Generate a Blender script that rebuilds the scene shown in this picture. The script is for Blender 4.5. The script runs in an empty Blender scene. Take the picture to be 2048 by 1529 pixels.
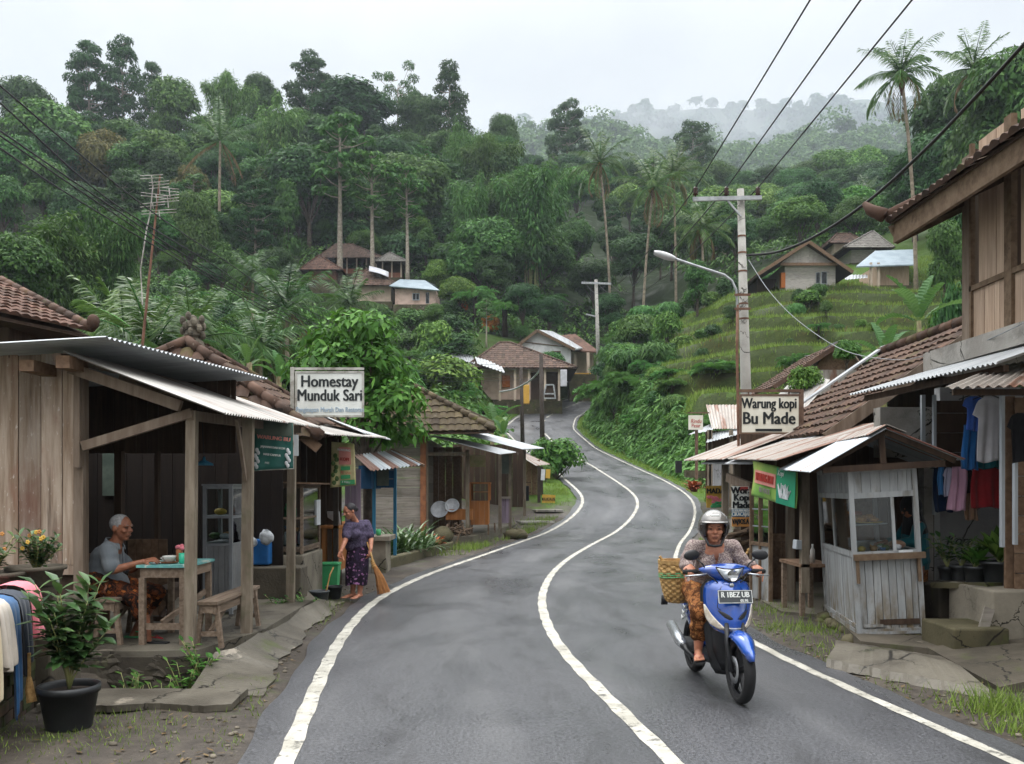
import bpy,bmesh,math,random
import numpy as np
from mathutils import Vector,Matrix,Euler
random.seed(7)
RNG=np.random.default_rng(11)
scene=bpy.context.scene
COL=scene.collection
PI=math.pi
FPX,CX,HY,CAMH=1800.0,1024.0,975.0,1.68
def P(px,py,Y):
 """world point seen at photo pixel (px, py) at distance Y in front of the photographer"""
 return Vector(((px-CX)*Y/FPX,Y,CAMH-(py-HY)*Y/FPX))
def PX(px,Y):return(px-CX)*Y/FPX
def PZ(py,Y):return CAMH-(py-HY)*Y/FPX
def V(*a):return Vector(a)
def lerp(a,b,t):return a+(b-a)*t
def sstep(x,a,b):
 t=np.clip((x-a)/(b-a),0,1)
 return t*t*(3-2*t)
def hx(h):
 h=h.lstrip('#')
 c=[int(h[i:i+2],16)/255 for i in(0,2,4)]
 return tuple((x/12.92 if x<=.04045 else((x+.055)/1.055)**2.4)for x in c)
def props(o,label=None,cat=None,group=None,kind=None):
 if label:o['label']=label
 if cat:o['category']=cat
 if group:o['group']=group
 if kind:o['kind']=kind
 return o
def thing(name,label,cat,loc=(0,0,0),group=None,rz=0.0):
 o=bpy.data.objects.new(name,None)
 o.empty_display_size=.1
 COL.objects.link(o)
 o.location=Vector(loc);o.rotation_euler=(0,0,rz)
 return props(o,label,cat,group)
class MB:
 """collects shapes, then links them as ONE mesh object"""
 def __init__(self):
  self.v=[];self.f=[];self.uv=[]
 def add(self,vs,fs,uv=None):
  b=len(self.v)
  self.v.extend([tuple(p)for p in vs])
  self.f.extend([tuple(i+b for i in f)for f in fs])
  self.uv.extend(uv if uv is not None else[(p[0],p[2],0)for p in vs])
  return self
 def box(self,c,s,rot=None):
  hx_,hy,hz=s[0]/2,s[1]/2,s[2]/2
  pts=[Vector((x*hx_,y*hy,z*hz))for x in(-1,1)for y in(-1,1)for z in(-1,1)]
  if rot is not None:
   R=rot if isinstance(rot,Matrix)else Euler(rot).to_matrix()
   pts=[R@p for p in pts]
  c=Vector(c)
  return self.add([p+c for p in pts],[(0,1,3,2),(4,6,7,5),(0,4,5,1),(2,3,7,6),(0,2,6,4),(1,5,7,3)])
 def bx(self,x0,x1,y0,y1,z0,z1):
  return self.box(((x0+x1)/2,(y0+y1)/2,(z0+z1)/2),(abs(x1-x0),abs(y1-y0),abs(z1-z0)))
 def beam(self,p,q,w,h=None,up=(0,0,1)):
  h=h or w
  p,q=Vector(p),Vector(q);d=(q-p);L=d.length;d=d.normalized()
  u=Vector(up)
  if abs(d.dot(u))>.98:u=Vector((0,1,0))
  s=d.cross(u).normalized();u=s.cross(d).normalized()
  R=Matrix((s,d,u)).transposed()
  return self.box((p+q)/2,(w,L,h),R)
 def tube(self,pts,r,n=8,cap=True,sq=1.0):
  pts=[Vector(p)for p in pts];m=len(pts)
  rs=list(r)if hasattr(r,'__len__')else[r]*m
  vs=[];prev=None
  for i,p in enumerate(pts):
   d=(pts[min(i+1,m-1)]-pts[max(i-1,0)]).normalized()
   if prev is None:
    a=Vector((0,0,1))if abs(d.z)<.9 else Vector((1,0,0))
    s=d.cross(a).normalized()
   else:
    s=(prev-d*prev.dot(d)).normalized()
   prev=s;t=d.cross(s)
   for k in range(n):
    an=2*PI*k/n
    vs.append(p+(s*math.cos(an)+t*math.sin(an)*sq)*rs[i])
  fs=[(i*n+k,i*n+(k+1)%n,(i+1)*n+(k+1)%n,(i+1)*n+k)for i in range(m-1)for k in range(n)]
  if cap:fs+=[tuple(range(n))[::-1],tuple(range((m-1)*n,m*n))]
  return self.add(vs,fs)
 def lathe(self,prof,c=(0,0,0),n=24,rot=None,cap=True):
  c=Vector(c);m=len(prof);vs=[]
  R=None if rot is None else(rot if isinstance(rot,Matrix)else Euler(rot).to_matrix())
  for r,z in prof:
   for k in range(n):
    a=2*PI*k/n
    p=Vector((r*math.cos(a),r*math.sin(a),z))
    vs.append(c+(R@p if R else p))
  fs=[(i*n+k,i*n+(k+1)%n,(i+1)*n+(k+1)%n,(i+1)*n+k)for i in range(m-1)for k in range(n)]
  if cap:fs+=[tuple(range(n))[::-1],tuple(range((m-1)*n,m*n))]
  return self.add(vs,fs)
 def ball(self,c,r,n=12,m=8,rot=None):
  r=(r,r,r)if not hasattr(r,'__len__')else r
  R=None if rot is None else Euler(rot).to_matrix()
  c=Vector(c);vs=[]
  for i in range(m+1):
   t=PI*i/m
   for k in range(n):
    a=2*PI*k/n
    p=Vector((r[0]*math.sin(t)*math.cos(a),r[1]*math.sin(t)*math.sin(a),r[2]*math.cos(t)))
    vs.append(c+(R@p if R else p))
  fs=[(i*n+k,(i+1)*n+k,(i+1)*n+(k+1)%n,i*n+(k+1)%n)for i in range(m)for k in range(n)]
  return self.add(vs,fs)
 def slab(self,poly,vec):
  """polygon extruded along vec"""
  n=len(poly);vec=Vector(vec);a=[Vector(p)for p in poly]
  return self.add(a+[p+vec for p in a],[tuple(range(n))[::-1],tuple(range(n,2*n))]+[(i,(i+1)%n,n+(i+1)%n,n+i)for i in range(n)])
 def grid(self,rows,thick=0.0,uv=None,closed=False):
  """rows: equal-length lists of points -> surface, with a back face at thick"""
  m,n=len(rows),len(rows[0])
  vs=[Vector(p)for r in rows for p in r]
  fs=[(i*n+k,i*n+k+1,(i+1)*n+k+1,(i+1)*n+k)for i in range(m-1)for k in range(n-1)]
  if closed:fs+=[(i*n+n-1,i*n,(i+1)*n,(i+1)*n+n-1)for i in range(m-1)]
  u=uv
  if thick:
   nrm=[Vector((0,0,0))for _ in vs]
   for f in fs:
    nn=(vs[f[1]]-vs[f[0]]).cross(vs[f[3]]-vs[f[0]])
    for i in f:nrm[i]+=nn
   b=len(vs)
   back=[p-q.normalized()*thick if q.length>1e-9 else p.copy()for p,q in zip(vs,nrm)]
   fs=fs+[tuple(i+b for i in f)[::-1]for f in fs]
   for i in range(m-1):
    fs.append((i*n,(i+1)*n,(i+1)*n+b,i*n+b));e=n-1
    fs.append((i*n+e,i*n+e+b,(i+1)*n+e+b,(i+1)*n+e))
   for k in range(n-1):
    fs.append((k,k+b,k+1+b,k+1));e=(m-1)*n
    fs.append((e+k,e+k+1,e+k+1+b,e+k+b))
   vs=vs+back
   if u is not None:u=list(u)+list(u)
  return self.add(vs,fs,u)
 def corr(self,a,b,c,d,pitch=.076,amp=.011,thick=.004,sag=0.0,seg=3):
  """corrugated sheet: eave a-b, top edge d-c; ridges run a->d; uv = metres across / along"""
  a,b,c,d=(Vector(p)for p in(a,b,c,d))
  w=((b-a).length+(c-d).length)/2;L=((d-a).length+(c-b).length)/2
  n=max(8,int(w/pitch*6));N=(b-a).cross(d-a).normalized()
  if N.z<0:N=-N
  rows=[];uv=[]
  for i in range(seg+1):
   t=i/seg;row=[]
   for k in range(n+1):
    s=k/n
    p=(a.lerp(b,s)).lerp(d.lerp(c,s),t)
    p=p+N*(amp*math.sin(2*PI*s*w/pitch)-sag*math.sin(PI*t))
    row.append(p);uv.append((s*w,t*L,0))
   rows.append(row)
  return self.grid(rows,thick,uv)
 def tiles(self,poly,udir,vdir,tw=.2,th=.26,amp=.028,step=.03,jit=.006):
  """clay tile surface: poly in one plane; udir along the eave, vdir up the slope"""
  poly=[Vector(p)for p in poly];u=Vector(udir).normalized();v=Vector(vdir);v=(v-u*v.dot(u)).normalized()
  N=u.cross(v)
  if N.z<0:N=-N
  o=poly[0]
  q=[((p-o).dot(u),(p-o).dot(v))for p in poly]
  def inside(x,y):
   r=False;j=len(q)-1
   for i in range(len(q)):
    if(q[i][1]>y)!=(q[j][1]>y)and x<(q[j][0]-q[i][0])*(y-q[i][1])/(q[j][1]-q[i][1])+q[i][0]:r=not r
    j=i
   return r
  u0,u1=min(p[0]for p in q),max(p[0]for p in q);v0,v1=min(p[1]for p in q),max(p[1]for p in q)
  nr=int(math.ceil((v1-v0)/th));nc=int(math.ceil((u1-u0)/tw));K=4
  vs=[];fs=[];uv=[]
  for r in range(nr):
   for k in range(nc):
    cx,cy=u0+(k+.5)*tw,v0+(r+.5)*th
    if not inside(cx,cy):continue
    jj=random.uniform(-jit,jit);sh=random.uniform(-.012,.012);b=len(vs)
    for e,(yy,hh)in enumerate(((v0+r*th-.02+sh,step),(v0+(r+1)*th+.01,0.0))):
     for i in range(K+1):
      xx=u0+(k+i/K)*tw
      h=hh+jj+amp*math.sin(PI*i/K)**1.0
      vs.append(o+u*xx+v*yy+N*h);uv.append((xx,yy,0))
    for i in range(K+1):
     xx=u0+(k+i/K)*tw
     vs.append(o+u*xx+v*(v0+r*th-.02+sh)+N*(-.005));uv.append((xx,v0+r*th,0))
    for i in range(K):
     fs.append((b+i,b+i+1,b+K+2+i,b+K+1+i))
     fs.append((b+2*K+2+i,b+2*K+3+i,b+i+1,b+i))
  return self.add(vs,fs,uv)
 def build(self,name,m,parent=None,smooth=False,label=None,bevel=0.0):
  off=Vector((0,0,0))
  p=parent
  while p is not None:
   if p.get('_rotated'):off=Vector((0,0,0));break
   off+=p.location;p=p.parent
  me=bpy.data.meshes.new(name)
  va=np.array(self.v,dtype=np.float32)-np.array(off,dtype=np.float32)
  me.from_pydata(va.tolist(),[],self.f)
  at=me.attributes.new('uvm','FLOAT_VECTOR','POINT')
  at.data.foreach_set('vector',np.array(self.uv,dtype=np.float32).ravel())
  if smooth:me.polygons.foreach_set('use_smooth',[True]*len(me.polygons))
  me.materials.append(m);me.update()
  o=bpy.data.objects.new(name,me);COL.objects.link(o)
  if parent is not None:o.parent=parent
  if bevel:
   b=o.modifiers.new('bevel','BEVEL');b.width=bevel;b.segments=2;b.limit_method='ANGLE'
  if label:o['label']=label
  return o
 def solo(self,name,m,label,cat,group=None,smooth=False,bevel=0.0,kind=None):
  """a thing that is one mesh, its origin at its base"""
  va=np.array(self.v);lo,hi=va.min(0),va.max(0)
  c=Vector(((lo[0]+hi[0])/2,(lo[1]+hi[1])/2,lo[2]))
  self.v=[tuple(Vector(p)-c)for p in self.v]
  o=self.build(name,m,None,smooth,bevel=bevel);o.location=c
  return props(o,label,cat,group,kind)
 def struct(self,name,m,smooth=False,kind='structure'):
  o=self.build(name,m,None,smooth);o['kind']=kind
  return o
def dup(root,loc,rz=0.0,label=None,group=None,scale=None):
 r=root.copy();COL.objects.link(r);r.location=Vector(loc);r.rotation_euler=(0,0,rz)
 if scale is not None:r.scale=scale if hasattr(scale,'__len__')else(scale,)*3
 if label:r['label']=label
 if group:r['group']=group
 for ch in list(root.children):
  c=ch.copy();COL.objects.link(c);c.parent=r
  for g in list(ch.children):
   d=g.copy();COL.objects.link(d);d.parent=c
 return r
def raw_mesh(name,verts,nper,m,smooth=False,attr=None):
 """verts (k*nper,3): k separate faces of nper corners"""
 k=len(verts)//nper
 me=bpy.data.meshes.new(name)
 me.vertices.add(k*nper);me.vertices.foreach_set('co',np.asarray(verts,dtype=np.float32).ravel())
 me.loops.add(k*nper);me.loops.foreach_set('vertex_index',np.arange(k*nper,dtype=np.int32))
 me.polygons.add(k);me.polygons.foreach_set('loop_start',np.arange(0,k*nper,nper,dtype=np.int32))
 me.polygons.foreach_set('loop_total',np.full(k,nper,dtype=np.int32))
 if attr is not None:
  at=me.attributes.new('tint','FLOAT','POINT');at.data.foreach_set('value',np.asarray(attr,dtype=np.float32))
 me.materials.append(m);me.update(calc_edges=True);me.validate()
 if smooth:me.polygons.foreach_set('use_smooth',[True]*k)
 return me
def link(name,me,parent=None):
 o=bpy.data.objects.new(name,me);COL.objects.link(o)
 if parent is not None:o.parent=parent
 return o
def lettering(body,at,size,m,parent,xdir=(1,0,0),up=(0,0,1),bold=0.0,xs=1.0,depth=.003,name='lettering',slant=0.0,align='CENTER'):
 cu=bpy.data.curves.new('t','FONT');cu.body=body;cu.size=size;cu.align_x=align;cu.align_y='CENTER'
 cu.extrude=depth;cu.shear=slant;cu.resolution_u=3
 o=bpy.data.objects.new('t',cu);COL.objects.link(o)
 dg=bpy.context.evaluated_depsgraph_get()
 me=bpy.data.meshes.new_from_object(o.evaluated_get(dg))
 bpy.data.objects.remove(o);bpy.data.curves.remove(cu)
 x=Vector(xdir).normalized();u=Vector(up);u=(u-x*u.dot(x)).normalized();n=x.cross(u)
 mb=MB()
 for i,dx in enumerate((-1,1,0)if bold else(0,)):
  mb.add([Vector(at)+x*(q.co.x*xs+dx*bold*1.6)+u*(q.co.y+(bold*.8 if i==2 else 0))+n*(q.co.z+i*.0006)for q in me.vertices],[tuple(p.vertices)for p in me.polygons])
 bpy.data.meshes.remove(me)
 return mb.build(name,m,parent)
def c4(c):return(c[0],c[1],c[2],1.0)
class NT:
 def __init__(self,nt):self.nt=nt;nt.nodes.clear()
 def n(self,t,**k):
  o=self.nt.nodes.new(t)
  for a,b in k.items():setattr(o,a,b)
  return o
 def l(self,a,b):self.nt.links.new(a,b)
 def noise(self,vec,scale,detail=5,rough=.6,dist=0.0):
  o=self.n('ShaderNodeTexNoise');o.inputs['Scale'].default_value=scale;o.inputs['Detail'].default_value=detail
  o.inputs['Roughness'].default_value=rough;o.inputs['Distortion'].default_value=dist
  if vec is not None:self.l(vec,o.inputs['Vector'])
  return o.outputs['Fac']
 def ramp(self,fac,lo,hi,a=0.0,b=1.0):
  o=self.n('ShaderNodeMapRange');o.interpolation_type='SMOOTHSTEP'
  self.l(fac,o.inputs[0]);o.inputs[1].default_value=lo;o.inputs[2].default_value=hi
  o.inputs[3].default_value=a;o.inputs[4].default_value=b
  return o.outputs[0]
 def math(self,op,a,b=None,c=None):
  o=self.n('ShaderNodeMath',operation=op)
  for i,x in enumerate((a,b,c)):
   if x is None:continue
   if isinstance(x,(int,float)):o.inputs[i].default_value=x
   else:self.l(x,o.inputs[i])
  return o.outputs[0]
 def mix(self,fac,a,b,bt='MIX'):
  o=self.n('ShaderNodeMix',data_type='RGBA',blend_type=bt)
  for i,x in((0,fac),(6,a),(7,b)):
   if isinstance(x,(int,float)):o.inputs[i].default_value=x
   elif isinstance(x,tuple):o.inputs[i].default_value=c4(x)
   else:self.l(x,o.inputs[i])
  return o.outputs[2]
 def vmath(self,op,a,b):
  o=self.n('ShaderNodeVectorMath',operation=op)
  for i,x in enumerate((a,b)):
   if isinstance(x,tuple):o.inputs[i].default_value=x
   else:self.l(x,o.inputs[i])
  return o.outputs[0]
MATS={}
def mat(name,c1,c2=None,scale=4.0,stretch=(1,1,1),detail=5,lohi=(.35,.65),rough=.7,rough2=None,bump=0.0,bscale=40.0,bdist=.01,metal=0.0,spec=.4,island=0.0,objr=0.0,layers=(),coord='Object',coat=0.0,wave=None,sheen=0.0,rscale=None,crack=0.0):
 """procedural surface: two tones in noise, then layers (colour, scale, lo, hi, stretch, amount[, zlo, zhi])"""
 m=bpy.data.materials.new(name);m.use_nodes=True;MATS[name]=m
 t=NT(m.node_tree)
 out=t.n('ShaderNodeOutputMaterial');b=t.n('ShaderNodeBsdfPrincipled');t.l(b.outputs[0],out.inputs[0])
 if coord=='uvm':
  a=t.n('ShaderNodeAttribute');a.attribute_name='uvm';base=a.outputs['Vector']
 else:
  base=t.n('ShaderNodeTexCoord').outputs[coord]if coord!='World' else t.n('ShaderNodeNewGeometry').outputs['Position']
 raw=base
 rnd=None
 if island:
  g=t.n('ShaderNodeNewGeometry');rnd=g.outputs['Random Per Island']
  k=t.math('MULTIPLY',rnd,37.0)
  cmb=t.n('ShaderNodeCombineXYZ')
  for i in range(3):t.l(k,cmb.inputs[i])
  base=t.vmath('ADD',base,cmb.outputs[0])
 v0=t.vmath('MULTIPLY',base,tuple(stretch))
 fac=t.noise(v0,scale,detail)
 col=t.mix(t.ramp(fac,*lohi),c1,c2 if c2 else tuple(x*.75 for x in c1))
 for L in layers:
  c,sc,lo,hi,st,am=L[:6]
  f=t.ramp(t.noise(t.vmath('MULTIPLY',base,tuple(st)),sc,6,.65),lo,hi)
  if am!=1:f=t.math('MULTIPLY',f,am)
  if len(L)>6:
   sx=t.n('ShaderNodeSeparateXYZ');t.l(raw,sx.inputs[0])
   f=t.math('MULTIPLY',f,t.ramp(sx.outputs['Z'],L[6],L[7]))
  col=t.mix(f,col,c)
 if crack:
  vo=t.n('ShaderNodeTexVoronoi',feature='DISTANCE_TO_EDGE');vo.inputs['Scale'].default_value=crack
  t.l(t.vmath('ADD',base,_v3(t,t.math('MULTIPLY',t.noise(base,crack*3,4),.7/crack))),vo.inputs['Vector'])
  col=t.mix(t.math('MULTIPLY',t.ramp(vo.outputs['Distance'],.016,.004),t.ramp(t.noise(base,crack*.7,2),.4,.55)),col,hx('#1b1813'))
 if wave:
  sx=t.n('ShaderNodeSeparateXYZ');t.l(raw,sx.inputs[0])
  fr=t.math('FRACT',t.math('DIVIDE',sx.outputs[wave[4]if len(wave)>4 else 'X'],wave[0]))
  f=t.math('MULTIPLY',t.math('LESS_THAN',fr,wave[2]),wave[3])
  col=t.mix(f,col,wave[1])
 if island:
  k=t.math('MULTIPLY_ADD',rnd,2*island,1-island)
  col=t.mix(1.0,col,_grey(t,k),'MULTIPLY')
 if objr:
  oi=t.n('ShaderNodeObjectInfo');k=t.math('MULTIPLY_ADD',oi.outputs['Random'],2*objr,1-objr)
  col=t.mix(1.0,col,_grey(t,k),'MULTIPLY')
 t.l(col,b.inputs['Base Color'])
 if rough2 is not None:
  t.l(t.ramp(t.noise(v0,rscale or scale*.6,4),.38,.62,rough,rough2),b.inputs['Roughness'])
 else:b.inputs['Roughness'].default_value=rough
 b.inputs['Metallic'].default_value=metal
 b.inputs['Specular IOR Level'].default_value=spec
 if coat:b.inputs['Coat Weight'].default_value=coat;b.inputs['Coat Roughness'].default_value=.06
 if sheen:b.inputs['Sheen Weight'].default_value=sheen
 if bump:
  bn=t.n('ShaderNodeBump');bn.inputs['Strength'].default_value=bump;bn.inputs['Distance'].default_value=bdist
  t.l(t.noise(v0,bscale,6,.65),bn.inputs['Height']);t.l(bn.outputs[0],b.inputs['Normal'])
 return m
def _v3(t,k):
 c=t.n('ShaderNodeCombineXYZ');t.l(k,c.inputs[0]);t.l(k,c.inputs[1]);return c.outputs[0]
def _grey(t,k):
 o=t.n('ShaderNodeCombineColor')
 for i in range(3):t.l(k,o.inputs[i])
 return o.outputs[0]
def leafmat(name,dark,mid,light,rough=.6,objr=.22,trans=.2,hue=.5,spec=.14):
 m=bpy.data.materials.new(name);m.use_nodes=True;MATS[name]=m
 t=NT(m.node_tree);out=t.n('ShaderNodeOutputMaterial');b=t.n('ShaderNodeBsdfPrincipled')
 g=t.n('ShaderNodeNewGeometry');r=g.outputs['Random Per Island']
 cr=t.n('ShaderNodeValToRGB');t.l(r,cr.inputs[0])
 e=cr.color_ramp.elements;e[0].color=c4(dark);e[1].color=c4(light);e[0].position=.05;e[1].position=1.0
 k=cr.color_ramp.elements.new(.55);k.color=c4(mid)
 oi=t.n('ShaderNodeObjectInfo')
 col=t.mix(1.0,cr.outputs[0],_grey(t,t.math('MULTIPLY_ADD',oi.outputs['Random'],2*objr,1-objr)),'MULTIPLY')
 hs=t.n('ShaderNodeHueSaturation');t.l(col,hs.inputs['Color'])
 rr=t.math('FRACT',t.math('MULTIPLY',oi.outputs['Random'],17.3))
 t.l(t.math('MULTIPLY_ADD',rr,.05,hue-.025),hs.inputs['Hue'])
 t.l(hs.outputs[0],b.inputs['Base Color']);b.inputs['Roughness'].default_value=rough;b.inputs['Specular IOR Level'].default_value=spec
 tr=t.n('ShaderNodeBsdfTranslucent');t.l(t.mix(.5,hs.outputs[0],(light[0]*1.1,light[1]*1.2,light[2]*.6)),tr.inputs['Color'])
 mx=t.n('ShaderNodeMixShader');mx.inputs[0].default_value=trans
 t.l(b.outputs[0],mx.inputs[1]);t.l(tr.outputs[0],mx.inputs[2]);t.l(mx.outputs[0],out.inputs[0])
 return m
def glassmat(name,tint=(.85,.9,.9),refl=1.0,rough=.03):
 m=bpy.data.materials.new(name);m.use_nodes=True;MATS[name]=m
 t=NT(m.node_tree);out=t.n('ShaderNodeOutputMaterial')
 a=t.n('ShaderNodeBsdfTransparent');a.inputs[0].default_value=c4(tint)
 g=t.n('ShaderNodeBsdfGlossy');g.inputs['Roughness'].default_value=rough
 f=t.n('ShaderNodeFresnel');f.inputs['IOR'].default_value=1.5
 mx=t.n('ShaderNodeMixShader');t.l(t.math('MULTIPLY',f.outputs[0],1.05*refl),mx.inputs[0])
 t.l(a.outputs[0],mx.inputs[1]);t.l(g.outputs[0],mx.inputs[2]);t.l(mx.outputs[0],out.inputs[0])
 return m
GREY=(1,1,1)
VERT=(7,7,.45)
M=MATS
def W(key,c1,c2,stain=(.03,.025,.02),st=VERT,moss=0.0,pale=None,island=.22,rough=.8,amt=.75,fleck=0):
 L=[(stain,1.6,.56,.74,(st[0]*.5,st[1]*.5,st[2]*.6),amt),(tuple(x*.3 for x in c2),9,.62,.8,st,.6)]
 if pale:L.insert(0,(pale,1.1,.5,.7,(st[0]*.35,st[1]*.35,st[2]),.7))
 if fleck:L+=[(hx('#7a5346'),.9,.5,.68,(2,2,1),.6),(hx('#c0b8b0'),16,.60,.68,(2.2,2.2,.8),.6),(hx('#2b211b'),5,.66,.72,(1.4,1.4,.7),.8)]
 if moss:L.append(((.05,.075,.02),3,.5,.66,(1,1,1),moss))
 M[key]=mat(key,c1,c2,3.0,st,8,(.3,.7),rough,None,.35,9,.006,spec=.25,island=island,layers=L)
W('wall_wood',hx('#a09182'),hx('#766352'),hx('#35271e'),pale=hx('#b3aaa2'),amt=.85,island=.3,fleck=1)
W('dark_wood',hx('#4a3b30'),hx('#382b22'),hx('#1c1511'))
W('shade_wood',hx('#241c17'),hx('#1a1411'),hx('#0e0b0a'))  # near-black back wall boards: the shop's interior shade put into the colour
W('brown_wood',hx('#7a6350'),hx('#5e4938'),hx('#33261c'),st=(5,5,5))
W('beam_wood',hx('#807265'),hx('#645649'),hx('#33261c'),st=(4,4,.5))
W('post_wood',hx('#867b6c'),hx('#685d50'),hx('#2e261e'),moss=.3,st=(5,5,.8))
W('bench_wood',hx('#827263'),hx('#635446'),hx('#3a2b20'),st=(9,.8,9))
W('pale_wood',hx('#b9a28d'),hx('#9d8673'),hx('#5f4a3b'),amt=.45,island=.14)
W('grey_planks',hx('#8f8880'),hx('#726b62'),hx('#423b34'),st=(.5,7,7),moss=.25)
W('far_planks',hx('#b3ada7'),hx('#99938d'),hx('#6a645e'),st=(1,1,6),island=.12)
W('orange_wood',hx('#a06a3c'),hx('#84542c'),hx('#5a3115'),amt=.4,island=.1)
W('blue_wood',hx('#3a7a98'),hx('#2c6482'),hx('#29424c'),amt=.5,island=.08)
W('navy_wood',hx('#1d4a6c'),hx('#173a56'),hx('#15242e'),amt=.5,island=.08)
W('purple_wood',hx('#8a7c8c'),hx('#766878'),hx('#4a4048'),amt=.5)
W('white_paint_wood',hx('#a9afb4'),hx('#959ba0'),hx('#5c5340'),st=(6,6,.5),amt=.35,island=.07)
W('brown_frame',hx('#72604e'),hx('#594838'),hx('#37261a'),st=(4,4,4))
M['cart_paint']=mat('cart_paint',hx('#9ea1a2'),hx('#898c8d'),2.5,(5,5,.6),6,rough=.55,bump=.2,bscale=8,island=.06,spec=.35,layers=[(hx('#5f584c'),2.0,.5,.68,(4,4,.6),.65),(hx('#6b5a3c'),2.2,.42,.66,(2.5,2.5,1.2),.8,.75,.1),(hx('#3d3426'),3.0,.5,.7,(3,3,1),.7,.45,.05)])
RUST=hx('#72503f');RUST2=hx('#846657')
def zinc(key,c1,c2,rust,lo=.52,hi=.62,st=(2.2,.35,1),rough=.42,dirt=.5):
 M[key]=mat(key,c1,c2,1.2,(3,.5,1),5,(.3,.7),rough,rough+.2,.12,20,.004,metal=.25,spec=.5,coord='uvm',layers=[(hx('#3c3a36'),2.4,.55,.75,(2,.5,1),dirt),(RUST2,1.3,lo-.03,hi+.05,st,.75),(RUST,1.3,lo,hi,st,rust),(hx('#4c2b20'),5,.6,.75,(4,1,1),.5*rust)])
zinc('zinc',hx('#a9aeb2'),hx('#8d9296'),.12,.66,.74)
zinc('zinc_old',hx('#a8a5a0'),hx('#86837e'),.75,.55,.64)
zinc('zinc_white',hx('#adb0b2'),hx('#8f9396'),.45,.60,.68,dirt=.6)
zinc('zinc_rusty',hx('#9c968f'),hx('#857d75'),.9,.50,.58)
M['zinc_striped']=mat('zinc_striped',hx('#b9c0c4'),hx('#9ea5aa'),1.5,(3,.5,1),5,rough=.4,rough2=.6,metal=.2,coord='uvm',bump=.1,layers=[(hx('#55504a'),2.4,.58,.75,(2,.5,1),.4)],wave=(.52,RUST,.46,.9))
M['zinc_cart']=mat('zinc_cart',hx('#b4babf'),hx('#9aa1a8'),1.5,(3,.5,1),5,rough=.35,rough2=.55,metal=.25,coord='uvm',bump=.1,layers=[(hx('#55504a'),2.4,.6,.75,(2,.5,1),.4),(RUST,8,.66,.72,(1,1,1),.6)],wave=(.72,hx('#8d5540'),.06,.9))
def tilemat(key,a,b,mossy=.5,lich=.4):
 M[key]=mat(key,a,b,2.5,(1,1,1),6,(.3,.7),.85,None,.3,30,.006,island=.3,spec=.25,layers=[(hx('#2a221c'),.9,.48,.66,(1,1,1),.65),(hx('#5a5a2c'),1.7,.54,.7,(1,1,1),mossy),(hx('#a39a8c'),7,.64,.72,(1,1,1),lich)])
tilemat('tile_old',hx('#5b463a'),hx('#42322a'),.4,.5)
tilemat('tile_moss',hx('#544a36'),hx('#3d3327'),.9,.25)
tilemat('tile_red',hx('#684c40'),hx('#4c382f'),.2,.45)
tilemat('tile_far',hx('#5e4a40'),hx('#483931'),.3,.3)
def conc(key,a,b,moss=.4,dark=.6,rough=.85,k=1.0):
 M[key]=mat(key,a,b,1.6*k,(1,1,1),8,(.32,.68),rough,None,.6,30,.012,spec=.3,crack=1.3,layers=[(hx('#2b2620'),1.3*k,.5,.68,(1,1,1),dark),(hx('#4b5526'),2.1*k,.55,.68,(1,1,1),moss),(hx('#b8ad9c'),2.7*k,.63,.7,(1,1,1),.45)])
conc('concrete',hx('#8d8678'),hx('#6d665a'),.35,.5)
conc('concrete_grey',hx('#a09d97'),hx('#84807a'),.15,.45)
conc('concrete_dark',hx('#5c554a'),hx('#454036'),.45,.6)
conc('concrete_wet',hx('#696459'),hx('#4b463d'),.65,.55,.5,.7)
conc('concrete_moss',hx('#5a543f'),hx('#47432f'),.85,.6)
conc('plaster',hx('#9fa0a2'),hx('#8b8c8e'),.05,.35)
conc('pole_concrete',hx('#a7a59f'),hx('#918f88'),.06,.3)
conc('stone_dark',hx('#4a443a'),hx('#332e27'),.5,.7)
def flat(key,c,rough=.6,c2=None,scale=6,bump=.0,bscale=60,**k):
 M[key]=mat(key,c,c2 or tuple(x*.82 for x in c),scale,rough=rough,bump=bump,bscale=bscale,**k)
flat('steel',hx('#9a9da0'),.35,metal=.6);flat('alu',hx('#8d9195'),.4,metal=.35);flat('chrome',hx('#c8cacc'),.15,metal=.95)
flat('black_metal',hx('#232426'),.5);flat('rust_metal',hx('#5d4032'),.75,hx('#7b5a48'),bump=.3);flat('wire',hx('#1a1b1c'),.6)
flat('galv',hx('#b0b3b5'),.45,hx('#8f9294'),metal=.3);flat('dark_post',hx('#3b322b'),.8,hx('#2a231d'),bump=.3)
flat('lamp_head',hx('#c9cacb'),.4);flat('insulator',hx('#3a2620'),.25)
flat('sign_white',hx('#dcdfda'),.45,hx('#c8cbc4'),2.0,layers=[(hx('#8f8a68'),2.2,.58,.74,(1,1,.6),.5)])
flat('sign_cream',hx('#e2dfd2'),.45,hx('#d2cdbb'),2.0,layers=[(hx('#a8895a'),2.6,.62,.76,(1,1,1),.5)])
flat('letter_black',hx('#1f2426'),.5);flat('letter_blue',hx('#a9bccb'),.6);flat('letter_white',hx('#d9dcd8'),.6);flat('letter_red',hx('#b94b45'),.6)
flat('letter_pink',hx('#d08b80'),.6);flat('letter_grey',hx('#8a8880'),.6)
flat('sign_frame',hx('#b3b1aa'),.5,hx('#7d7a70'));flat('rust_frame',hx('#6f5848'),.7,hx('#523c2f'))
flat('banner_green',hx('#2f6d63'),.55,hx('#275a54'),3);flat('banner_dirty',hx('#3e4a42'),.7,hx('#586358'),3)
flat('banner_lime',hx('#9fb35a'),.5,hx('#6d9a4a'),1.6);flat('banner_cream',hx('#c9bd92'),.55,hx('#a3a36c'),4)
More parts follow.
